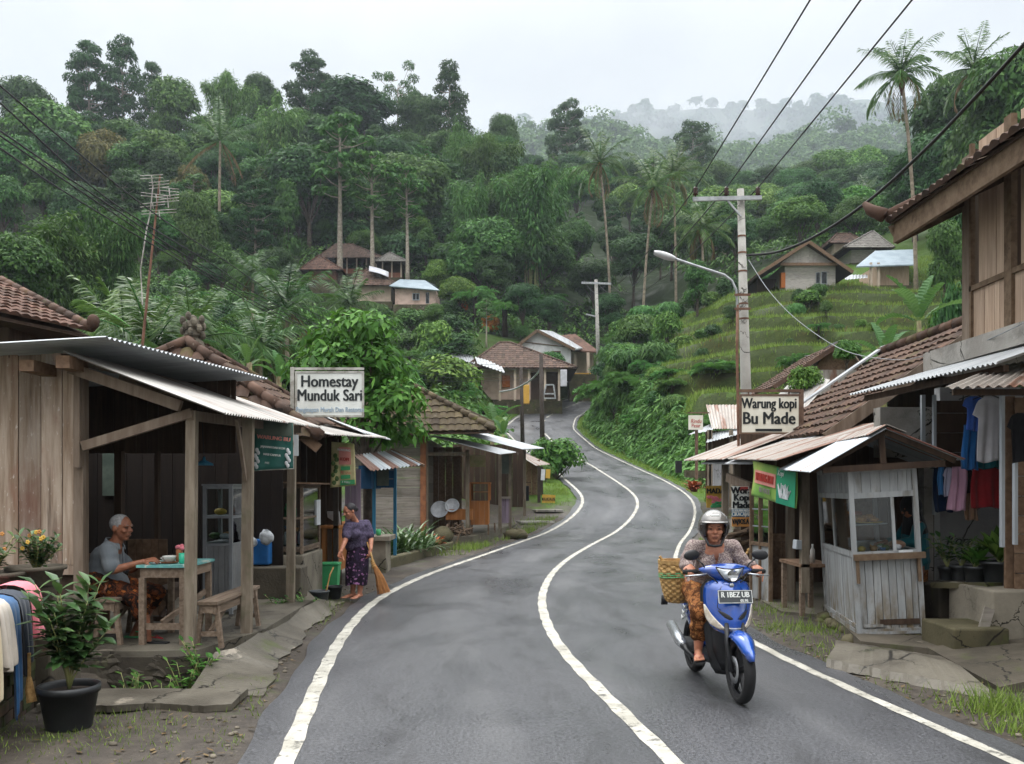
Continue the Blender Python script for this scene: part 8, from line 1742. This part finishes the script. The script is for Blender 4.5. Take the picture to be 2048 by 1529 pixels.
S.chain([rs,re_,rw],[.05,.038,.026]);S.chain([ls,le_,lw],[.05,.04,.027]);hand(S,rw,(-.3,-.3,-.9),(.7,-.5,-.1),.75,1);hand(S,lw,(-.05,-.25,-.95),(-.7,.1,-.3),.8,-1)
fa,fb=V(PX(705,13.4),13.42,.11),V(PX(720.5,13.4),13.36,.11)
for a,k in((fa,-1),(fb,1)):S.chain([hp+V(.07*k,0,-.05),V(lerp(hp.x,a.x,.5)+.02*k,13.46,.42),V(a.x+.01,a.y+.03,.3),a],[.1,.065,.058,.033])
foot(S,fa,(-.75,-.65,0),1.0);foot(S,fb,(-.45,-.9,0),1.0);S.done('body','skin_mid',t,.0065,4);face_parts(t,A,R,.225)
s_=.225;S=Sculpt();S.ell(A(0,-.09,.15),(.375*s_,.43*s_,.38*s_),R);S.ell(A(0,-.50,-.03),(.17*s_,.16*s_,.17*s_),R);o=S.done('hair','hair_black',t,.006,2)
bm=bmesh.new();bm.from_mesh(o.data);inv=R.inverted();off=Vector(t.location)
bmesh.ops.delete(bm,geom=[v for v in bm.verts if(lambda q:q.y>.22*s_-max(0,.22*s_-q.z)*.85 and q.y>-.2*s_)(inv@(v.co+off-hc))],context='VERTS');bm.to_mesh(o.data);bm.free()
S=Sculpt();S.chain([P(716,1094,13.5),P(715,1072,13.46),P(715,1056,13.44)],[.15,.148,.115]);S.ell(P(706,1068,13.34),(.12,.1,.09));S.cap(rs,ls,.078);S.chain([rs,rs.lerp(re_,.62)],[.078,.07]);S.chain([ls,ls.lerp(le_,.72)],[.08,.074]);S.cap(P(705,1090,13.45),P(727,1090,13.55),.12);S.done('blouse','blouse_violet',t,.0075,4,folds(.004,44,(.2,.2,.9),5))
w=MB();rows=[]
for i in range(22):
 q=i/21;z=lerp(.86,.235,q);cx_=lerp(PX(716,13.5),PX(713,13.45),q);rx=lerp(.145,.16,q)+.02*math.sin(PI*q);ry=lerp(.14,.17,q);cyy=lerp(13.5,13.42,q);rows.append([Vector((cx_+rx*math.cos(a)*(1+.03*math.sin(a*5+q*2)*q),cyy+ry*math.sin(a)*(1+.06*math.sin(a*7)*q),z+.015*math.sin(a*3)*q))for a in np.linspace(0,2*PI,49)[:-1]])
w.grid(rows,closed=True);o=w.build('wrap_skirt',M['batik_violet'],t,True)
b=thing('broom','long straw broom held against the ground by the woman','broom',P(760,1185,13.1));w=MB();w.tube([P(734,1085,13.45),P(742,1108,13.32),P(748,1132,13.2)],[.012,.014,.02],7);w.build('handle',M['bamboo'],b,True)
w=MB();
for k in range(4):q=P(744.5+1.3*k,1122+4*k,13.25-.015*k);w.tube([q,q+(P(748,1132,13.2)-P(742,1108,13.32)).normalized()*.016],.03+.002*k,10)
w.build('binding',M['straw'],b,True);w=MB();rd_=random.Random(6)
for i in range(230):
 a,q=rd_.uniform(0,6.28),math.sqrt(rd_.random());p0=P(747,1127,13.22)+V(math.cos(a)*.02,math.sin(a)*.02,0);p1=P(768+14*q*math.cos(a),1186-3*math.cos(a)*q+2*rd_.random(),13.12+.1*q*math.sin(a));m_=p0.lerp(p1,.5)+V(.015,0,.01);w.tube([p0,m_,p1],[.0035,.003,.0015],3,False)
w.build('bristles',M['bristle'],b)
sc=thing('scooter','blue scooter ridden towards the viewer with a dark number plate','scooter',(1.77,6.98,.004));sc.rotation_euler=(0,0,.085);sc['_rotated']=True
M['paint_blue']=mat('paint_blue',hx('#1b4fa8'),hx('#17469a'),3,rough=.22,spec=.6,coat=1.0,metal=.15,layers=[(hx('#123263'),6,.6,.75,(1,1,1),.3),(hx('#6a6258'),34,.6,.72,(1,1,1),.4),(hx('#5d554a'),5,.56,.72,(1,1,1),.3)])
flat('trim_black',hx('#1b1c1e'),.45,hx('#232427'),bump=.1);flat('lens',hx('#c9cfd2'),.1,hx('#a9b0b5'),30,coat=1.0);flat('silver',hx('#b9bdc0'),.25,metal=.7);flat('plate_dark',hx('#3d4144'),.5);flat('seat_black',hx('#1a1a1b'),.6,bump=.15,bscale=150);flat('lens_orange',hx('#d9d2c4'),.12,hx('#b5aa98'),25,coat=1.0)
M['helmet_grey']=mat('helmet_grey',hx('#75726e'),hx('#6b6864'),4,rough=.22,coat=1.0,metal=.3);flat('helmet_dark',hx('#2d2927'),.25,hx('#35302d'),4,coat=.8)
def sp(name,m,fn,smooth=True,bevel=0):w=MB();fn(w);return w.build(name,M[m],sc,smooth,bevel=bevel)
RX=Matrix.Rotation(PI/2,3,'Y')
def wheel(y,tag_,R0=.26,wd=.045):
 w=MB();prof=[]
 for k in range(15):a=PI*(k/14);prof.append((R0-wd*.95+wd*.95*math.sin(a),-wd*math.cos(a)))
 prof=[(R0-wd*1.25,-wd*.75)]+prof+[(R0-wd*1.25,wd*.75)];w.lathe(prof,(0,y,R0),48,RX,cap=False);tyre=w.build('wheel',M['rubber'],sc,True)
 w=MB()
 for sg in(-1,1):w.lathe([(R0-.058,sg*.034),(R0-.075,sg*.03),(R0-.075,sg*.012),(R0-.058,sg*.01)],(0,y,R0),40,RX,cap=False)
 w.lathe([(.03,-.05),(.035,-.03),(.035,.03),(.03,.05),(.001,.05)],(0,y,R0),16,RX)
 for i in range(5):a=2*PI*i/5+.3;d=Vector((0,math.cos(a),math.sin(a)));c=Vector((0,y,R0));w.beam(c+d*.03,c+d*(R0-.065),.03,.035,(1,0,0))
 w.build('rim',M['trim_black'],tyre,False)
 return tyre
fw_=wheel(0,'f');wheel(1.22,'r',.255,.05)
sp('brake_disc','steel',lambda w:(w.lathe([(.06,0),(.105,.0),(.105,.004),(.06,.004)],(-.052,0,.26),32,RX,cap=False),w.box((-.058,.07,.33),(.03,.05,.06))))
def fork(w):
 for sg in(-1,1):w.tube([(sg*.075,-.005,.25),(sg*.075,.09,.47),(sg*.06,.14,.6)],[.024,.02,.02],10);w.tube([(sg*.075,-.005,.25),(sg*.04,0,.26)],.018,8)
sp('fork','trim_black',fork)
def fender(w):
 rows=[]
 for i in range(19):
  q=i/18;a=lerp(math.radians(158),math.radians(38),q);wd=lerp(.022,.085,min(1,q*2.2)**.7)if q<.5 else lerp(.085,.06,(q-.5)*2);rr_=.305+(.02 if q<.15 else 0);row=[]
  for k in range(11):
   u=k/10*2-1;drop=.055*abs(u)**2.2;row.append(Vector((u*wd,math.cos(a)*(rr_-drop),.26+math.sin(a)*(rr_-drop))))
  rows.append(row)
 w.grid(rows,.006)
sp('front_fender','paint_blue',fender)
SH=[(.50,.05,.135,.17),(.53,.12,.115,.20),(.57,.165,.10,.235),(.62,.186,.098,.262),(.68,.196,.108,.285),(.74,.2,.128,.30),(.80,.2,.155,.315),(.86,.192,.185,.325),(.905,.168,.215,.33),(.935,.11,.245,.33)]
def shield_pt(u,z,off=0.0):
 zs=[r[0]for r in SH];hw=np.interp(z,zs,[r[1]for r in SH]);yn=np.interp(z,zs,[r[2]for r in SH]);ye=np.interp(z,zs,[r[3]for r in SH]);x=u*hw
 y=yn+(ye-yn)*(abs(u)**2.0*.75+.25*abs(u));n=Vector((u*.6,-1,-.1)).normalized();return Vector((x,y,z))+n*off
sp('leg_shield','paint_blue',lambda w:w.grid([[shield_pt(u,z)for u in np.linspace(-1,1,21)]for z in np.linspace(.50,.935,26)],.012))
sp('inner_shield','trim_black',lambda w:w.grid([[Vector((u*hw,yc+.06*(1-u*u)*-1+.03,z))for u in np.linspace(-1,1,13)]for z,hw,yc in((.16,.08,.33),(.22,.12,.335),(.32,.15,.33),(.45,.172,.325),(.6,.19,.33),(.75,.205,.345),(.86,.2,.36),(.93,.14,.37))],.03))
sp('lower_fairing','trim_black',lambda w:w.grid([[Vector((u*hw,y0+.1*u*u,z))for u in np.linspace(-1,1,11)]for z,hw,y0 in((.2,.07,.27),(.3,.1,.24),(.4,.125,.215),(.5,.14,.19),(.54,.15,.18))],.02))
def lens(sg):
 pts=[(.98,.735),(.99,.64),(.86,.575),(.52,.545),(.36,.56),(.62,.60),(.80,.66)]
 return lambda w:(lambda P_:w.slab([p-Vector((0,.003,0))for p in P_]if sg>0 else[p-Vector((0,.003,0))for p in P_][::-1],(0,.012,0)))([shield_pt(sg*u,z,.006)for u,z in pts])
def lens_grid(sg):
 def fn(w):
  rows=[]
  for i in range(11):
   q=i/10;zt=lerp(.585,.735,q);ui=np.interp(q,[0,.25,.6,1],[.40,.60,.80,.95]);uo=np.interp(q,[0,.2,.5,1],[.72,.95,1.0,.985]);zb=zt-(1-q)*.035
   rows.append([shield_pt(sg*lerp(ui,uo,k/6),zb+.0*k,.006)for k in range(7)])
  w.grid(rows,.008)
 return fn
for sg in(-1,1):sp('turn_signal','lens_orange',lens_grid(sg))
sp('chrome_lip','silver',lambda w:w.grid([[shield_pt(u,lerp(.537,.566,q)+.012*u*u,.008)for u in np.linspace(-.62,.62,15)]for q in(0,.33,.66,1)],.006))
def vent(sg):
 return lambda w:w.grid([[shield_pt(sg*u,z0+(z1-z0)*k/3,.004)for k in range(4)]for u,z0,z1 in((.12,.635,.645),(.25,.63,.668),(.4,.645,.685),(.52,.67,.695),(.6,.695,.70))],.004)
for sg in(-1,1):sp('air_vent','trim_black',vent(sg))
sp('front_badge','silver',lambda w:w.ball(shield_pt(0,.895,.01),(.02,.008,.018),16,8))
pl_c=shield_pt(0,.815,.03);pl=MB();pl.box((0,.118,.812),(.275,.006,.105),(-.28,0,0));plate=pl.build('number_plate',M['plate_dark'],sc)
pu=Vector((0,.276,.961));pn=Vector((0,.118,.812))+Vector((0,-.961,.276))*.0045
pb=MB();
for a,b in(((-.135,.049),(.135,.049)),((-.135,-.049),(.135,-.049)),((-.135,-.049),(-.135,.049)),((.135,-.049),(.135,.049))):pb.beam(pn+Vector((a[0],0,0))+pu*a[1],pn+Vector((b[0],0,0))+pu*b[1],.004,.003,(0,-1,.2))
pb.build('plate_border',M['letter_white'],plate)
lettering('R 1BEZ UB',pn+pu*.014,.062,M['letter_white'],plate,(1,0,0),pu,.0012,.80,.001);lettering('05.95',pn+pu*-.033+Vector((.07,0,0)),.03,M['letter_white'],plate,(1,0,0),pu,.0006,.95,.001)
CW_=[(-1,.02,1.0,.345),(-.8,.045,.998,.325),(-.55,.07,.992,.285),(-.3,.085,.99,.25),(0,.09,.988,.235),(.3,.085,.99,.25),(.55,.07,.992,.285),(.8,.045,.998,.325),(1,.02,1.0,.345)]
def cowl(w):
 rows=[]
 for u,h,zc,yf in CW_:
  x=u*.215;d=.13*(1-.75*abs(u))+.03;row=[]
  for k in range(16):
   a=2*PI*k/16;cz=math.sin(a);cyy=math.cos(a);row.append(Vector((x,yf+d*.5-d*.5*cyy*(1 if cyy>0 else 1),zc+h*(cz if cz>0 else cz*(1.15-.5*abs(u)))*.82)))
  rows.append(row)
 w.grid(rows,closed=True);w.f.append(tuple(range(16))[::-1]);n=len(rows)*16;w.f.append(tuple(range(n-16,n)))
sp('handlebar_cowl','paint_blue',cowl)
def hlamp(w):
 rows=[]
 for i in range(9):
  q=i/8;z=lerp(.925,1.03,q);hw=np.interp(q,[0,.15,.5,.8,1],[.028,.055,.082,.105,.112]);rows.append([Vector((u*hw,.222-.028*(1-u*u)*math.sin(PI*lerp(.2,.9,q))+.028*u*u+.0*q+.022*abs(q-.45),z-.014*(1-u*u)*(q>.7)))for u in np.linspace(-1,1,13)])
 w.grid(rows,.01)
hl=sp('headlight','lens',hlamp)
w=MB();w.lathe([(.001,-.004),(.03,.0),(.045,.012)],(0,.186,.975),20,Euler((PI/2,0,0)).to_matrix(),cap=False);w.build('reflector',M['chrome'],hl,True)
sp('headlight_rim','trim_black',lambda w:w.tube([Vector((x,y,z))for x,y,z in((-.116,.245,1.035),(-.06,.205,1.026),(0,.192,1.022),(.06,.205,1.026),(.116,.245,1.035),(.09,.222,.985),(.062,.205,.945),(.03,.202,.922),(-.03,.202,.922),(-.062,.205,.945),(-.09,.222,.985),(-.116,.245,1.035))],.0055,6))
sp('handlebar','trim_black',lambda w:w.tube([(-.34,.40,.985),(-.2,.36,.995),(0,.34,.99),(.2,.36,.995),(.34,.40,.985)],.012,8))
for sg in(-1,1):
 sp('grip','rubber',lambda w:w.tube([(sg*.225,.365,.993),(sg*.345,.402,.985)],.018,10));sp('brake_lever','silver',lambda w:w.tube([(sg*.17,.31,.975),(sg*.24,.295,.968),(sg*.35,.315,.958)],[.008,.008,.006],6))
 mr=sp('mirror','trim_black',lambda w:w.ball((sg*.285,.345,1.125),(.068,.024,.043),18,10,(.1,sg*.12,sg*-.12)))
 w=MB();w.tube([(sg*.17,.35,1.0),(sg*.19,.345,1.05),(sg*.245,.345,1.095)],.007,6);w.build('mirror_stem',M['trim_black'],mr,True)
for sg in(-1,1):
 sp('panel_seam','trim_black',lambda w:w.tube([shield_pt(sg*u,z,.002)for u,z in((.30,.925),(.46,.86),(.56,.78),(.60,.72),(.50,.70))],.0025,5))
 sp('cable','trim_black',lambda w:w.tube([(sg*.17,.31,.975),(sg*.12,.26,.93),(sg*.07,.27,.89),(sg*.05,.3,.84)],.005,6))
sp('neck_cover','trim_black',lambda w:w.grid([[Vector((u*.1,.27+.06*u*u,z))for u in np.linspace(-1,1,7)]for z in(.9,.93,.96)],.05))
S=Sculpt();S.cap((0,.38,.25),(0,.82,.26),.06,.07);S.ell((0,.6,.245),(.15,.3,.035));S.done('floorboard','trim_black',sc,.009,3)
S=Sculpt();S.chain([(0,.78,.42),(0,1.0,.52),(0,1.35,.62),(0,1.5,.66)],[.12,.13,.1,.05]);S.ell((0,1.05,.6),(.13,.36,.1));S.ell((0,.82,.45),(.13,.12,.17));S.done('rear_body','paint_blue',sc,.009,5)
S=Sculpt();S.ell((0,.92,.70),(.13,.3,.055));S.ell((0,1.22,.735),(.115,.26,.05));S.done('seat','seat_black',sc,.009,4)
S=Sculpt();S.cap((-.07,.85,.3),(-.09,1.22,.27),.07,.055);S.cap((.08,.9,.3),(.08,1.25,.27),.07,.05);S.ell((0,.88,.33),(.1,.12,.1));S.done('engine','trim_black',sc,.009,3)
sp('exhaust','silver',lambda w:w.tube([(-.155,1.0,.27),(-.165,1.12,.30),(-.17,1.42,.40)],[.035,.052,.045],14));sp('exhaust_guard','trim_black',lambda w:w.tube([(-.12,.8,.2),(-.15,.95,.24),(-.158,1.02,.275)],[.018,.022,.04],10))
sp('rear_mudguard','trim_black',lambda w:w.box((-.21,1.5,.62),(.06,.02,.09),(.2,0,.1)));sp('body_graphic','letter_white',lambda w:[w.tube([(-.135,.95+.04*k,.66-.06*k),(-.14,1.05+.04*k,.60-.05*k),(-.13,1.15+.03*k,.62-.05*k)],[.004,.012,.003],5)for k in range(3)])
t=thing('person','woman in an open-face helmet and floral blouse riding the blue scooter','person',(1.66,7.7,.78))
hc=P(1428,1058,7.40);hp=V(1.675,7.78,.845);nk=P(1428,1083,7.5);ch=P(1428,1118,7.55);rs,ls=P(1387,1095,7.52),P(1465,1095,7.52)
SM=Matrix.Translation((1.77,6.98,.004))@Euler((0,0,.085)).to_matrix().to_4x4();gr_,gl_=SM@V(-.285,.383,.988),SM@V(.285,.383,.988)
rw,lw=gr_+V(.012,.085,.038),gl_+V(-.012,.085,.038);re_,le_=P(1371,1130,7.5),P(1489,1131,7.5)
S=Sculpt();A,R=head(S,hc,(-.1,-1,-.06),.225);S.cap(nk,hc+V(0,.03,-.06),.055,.055);S.chain([hp,ch,nk-V(0,0,.04)],[.13,.125,.08]);S.cap(rs,ls,.055);S.ell(nk+V(0,-.02,-.05),(.09,.06,.07))
S.chain([rs,re_,rw],[.05,.042,.028]);S.chain([ls,le_,lw],[.05,.042,.028]);hand(S,rw,(-.02,-.95,-.3),(0,-.35,-1),.62,1,.98,.05);hand(S,lw,(.05,-.95,-.3),(0,-.35,-1),.62,-1,.98,.05)
rk,lk=V(1.545,7.36,.66),V(1.82,7.36,.66);ra_,la_=V(1.545,7.46,.345),V(1.845,7.44,.345)
for h,k,a in((-1,rk,ra_),(1,lk,la_)):S.chain([hp+V(.09*h,0,-.02),k,k.lerp(a,.4)+V(0,.02,0),a],[.09,.06,.056,.036])
foot(S,ra_,(-.15,-1,0),1.0);foot(S,la_,(.35,-1,0),1.0);S.done('body','skin_mid',t,.0058,4);face_parts(t,A,R,.225)
S=Sculpt();S.chain([hp+V(0,-.02,-.02),hp.lerp(ch,.5),ch,ch.lerp(nk,.45)],[.165,.15,.15,.11]);S.ell(ch+V(-.055,-.07,-.035),(.085,.075,.085));S.ell(ch+V(.055,-.07,-.035),(.085,.075,.085));S.cap(rs+V(.02,0,0),ls+V(-.02,0,0),.066);S.chain([rs,re_,re_.lerp(rw,.72)],[.07,.058,.044]);S.chain([ls,le_,le_.lerp(lw,.72)],[.07,.058,.044]);S.cap(hp+V(-.06,-.02,-.03),hp+V(.06,-.02,-.03),.14)
o=S.done('blouse','blouse_floral',t,.0068,4,folds(.0045,40,(.25,.3,.9),8))
bm=bmesh.new();bm.from_mesh(o.data);off=Vector(t.location);nkz=nk.z
bmesh.ops.delete(bm,geom=[v for v in bm.verts if(lambda q:q.y<7.5 and q.z>nkz-.2 and abs(q.x-nk.x)<(q.z-(nkz-.19))*.2)(v.co+off)],context='VERTS');bm.to_mesh(o.data);bm.free()
S=Sculpt();S.ell(nk+V(0,.0,-.09),(.10,.09,.10));S.chain([ch+V(0,-.02,.02),nk+V(0,-.01,-.06)],[.10,.066]);S.done('neckline','skin_mid',t,.007,4)
S=Sculpt()
for h,k,a in((-1,rk,ra_),(1,lk,la_)):S.chain([hp+V(.08*h,0,-.02),k+V(0,0,.005),k.lerp(a,.62)+V(0,.03,0)],[.125,.088,.075])
S.cap(hp+V(-.08,0,-.04),hp+V(.08,0,-.04),.13);S.done('sarong','batik_orange',t,.007,4,folds(.005,46,(.6,.2,.7),9))
sandal(t,ra_,(-.15,-1,0),'rubber',1.02,ra_.z-.085);sandal(t,la_,(.35,-1,0),'rubber',1.02,la_.z-.085)
hm=thing('helmet','grey open-face helmet with dark cheek guards on the rider','helmet',hc+V(0,.03,.06));f,r,u=frame((-.1,-1,.06));hcz=hc+u*.022-f*.012
def hpt(az,el,k=1.0):return hcz+(r*(math.sin(az)*math.cos(el)*.128)+f*(math.cos(az)*math.cos(el)*.145)+u*(math.sin(el)*.138))*k
def low(az):
 a=abs(az);return np.interp(a,[0,.6,.85,1.0,1.3,2.2,PI],[.24,.20,.06,-.75,-.95,-.95,-.75])
azs=np.linspace(-PI,PI,61)
w=MB();w.grid([[hpt(a,lerp(PI/2-.001,max(low(a),.12-.25*(abs(a)>1.2)),q))for a in azs]for q in np.linspace(0,1,16)],.006);w.build('shell',M['helmet_grey'],hm,True)
w=MB();w.grid([[hpt(a,lerp(max(low(a),.12-.25*(abs(a)>1.2))+.02,low(a)-.02,q),1.004)for a in azs]for q in np.linspace(0,1,9)],.03);w.build('cheek_guard',M['helmet_dark'],hm,True)
w=MB();w.grid([[hpt(a,.27-.02*q-.10*math.cos(a)*q*1.0,1.01+.13*q*max(0,math.cos(a*1.25)))for a in np.linspace(-1.05,1.05,21)]for q in np.linspace(0,1,5)],.006);w.build('peak',M['helmet_grey'],hm,True)
w=MB();w.tube([hpt(-1.05,-.8,.95),hc+f*.05-u*.135-r*.05,hc+f*.062-u*.142,hc+f*.05-u*.135+r*.05,hpt(1.05,-.8,.95)],.012,7);w.build('chin_strap',M['trim_black'],hm,True)
w=MB();w.grid([[hpt(a,e,1.012)for a in np.linspace(-.32,.32,7)]for e in(.62,.68,.72)],.002);w.build('sticker',M['letter_white'],hm,True)
bk=thing('basket','woven bamboo basket tied behind the rider with green cord','basket',(1.46,7.95,.66));w=MB();c=V(1.465,7.95,.665);rows=[];nr,na=30,96
for i in range(nr+1):
 q=i/nr;rad=lerp(.085,.168,min(1,q*1.35)**.55);rows.append([c+V(math.cos(2*PI*k/na)*(rad+.0045*(1 if(i//2+k//4)%2 else-1)),math.sin(2*PI*k/na)*(rad+.0045*(1 if(i//2+k//4)%2 else-1)),q*.36)for k in range(na)])
w.grid(rows,closed=True);w.lathe([(.085,0),(.001,.0)],c,24,cap=False);M['wicker']=mat('wicker',hx('#b3915c'),hx('#8f6f42'),22,rough=.7,bump=.3,bscale=90,layers=[(hx('#c9a566'),30,.6,.7,(1,1,1),.6)]);w.build('body',M['wicker'],bk)
w=MB();w.lathe([(.162,.34),(.174,.345),(.174,.375),(.16,.375),(.158,.345)],c,40,cap=False);w.build('rim',M['wicker'],bk)
w=MB();[w.tube([c+V(math.cos(a)*.166,math.sin(a)*.166,.23+dz+.006*math.sin(a*3))for a in np.linspace(0,2*PI,25)],.005,5)for dz in(0,.018,.034)];w.build('cord',M['plastic_green'],bk)
w=MB();w.lathe([(.155,.31),(.1,.34),(.001,.35)],c,20,cap=False);w.solo('basket_contents',M['terracotta'],'reddish bundle filling the bamboo basket','bundle',smooth=True)
w=MB();w.tube([c+V(-.12,-.05,.33),c+V(-.17,-.06,.41)],[.02,.012],7);w.solo('wooden_spoon',M['bamboo'],'pale stick poking out of the bamboo basket','stick')
t=thing('person','woman in dark headscarf and teal top standing in shade behind the cart','person',(4.72,10.55,.1));q=V(4.72,10.55,.1)
S=Sculpt();A,R=head(S,q+V(-.08,-.06,1.33),(-.9,.1,-.3),.22);S.chain([q+V(0,0,.75),q+V(-.01,0,1.0),q+V(-.03,0,1.18)],[.12,.115,.06])
for k in(-1,1):S.chain([q+V(0,.08*k,.7),q+V(-.01,.08*k,.4),q+V(0,.08*k,.1)],[.09,.06,.036]);foot(S,q+V(0,.08*k,.085),(-1,-.3,0));S.chain([q+V(-.02,.16*k,1.14),q+V(-.1,.2*k,.95),q+V(-.3,.12*k,.93)],[.05,.04,.028]);hand(S,q+V(-.3,.12*k,.93),(-1,0,-.1),(0,0,-1),.4,k)
S.done('body','skin_dark',t,.008,4)
S=Sculpt();S.ell(q+V(-.06,-.04,1.36),(.125,.115,.14));S.chain([q+V(-.03,-.02,1.3),q+V(0,0,1.05)],[.1,.15]);o=S.done('headscarf','cloth_black',t,.009,4);S=Sculpt();S.chain([q+V(0,0,.7),q+V(0,0,1.1)],[.17,.14])
for k in(-1,1):S.chain([q+V(-.02,.15*k,1.12),q+V(-.1,.2*k,.96),q+V(-.24,.14*k,.94)],[.07,.06,.045])
S.done('top','cloth_teal',t,.009,4,folds(.005,40,(0,0,1),2));S=Sculpt();S.chain([q+V(0,0,.75),q+V(0,0,.3),q+V(0,0,.22)],[.15,.14,.135]);S.done('sarong','batik_orange',t,.009,4)
for k,r in list(PROTO.items()):
 if k not in USED:
  for c in list(r.children):bpy.data.objects.remove(c)
  bpy.data.objects.remove(r)
for o in bpy.data.objects:
 for k in('proto','h','_rotated'):
  if k in o.keys():del o[k]
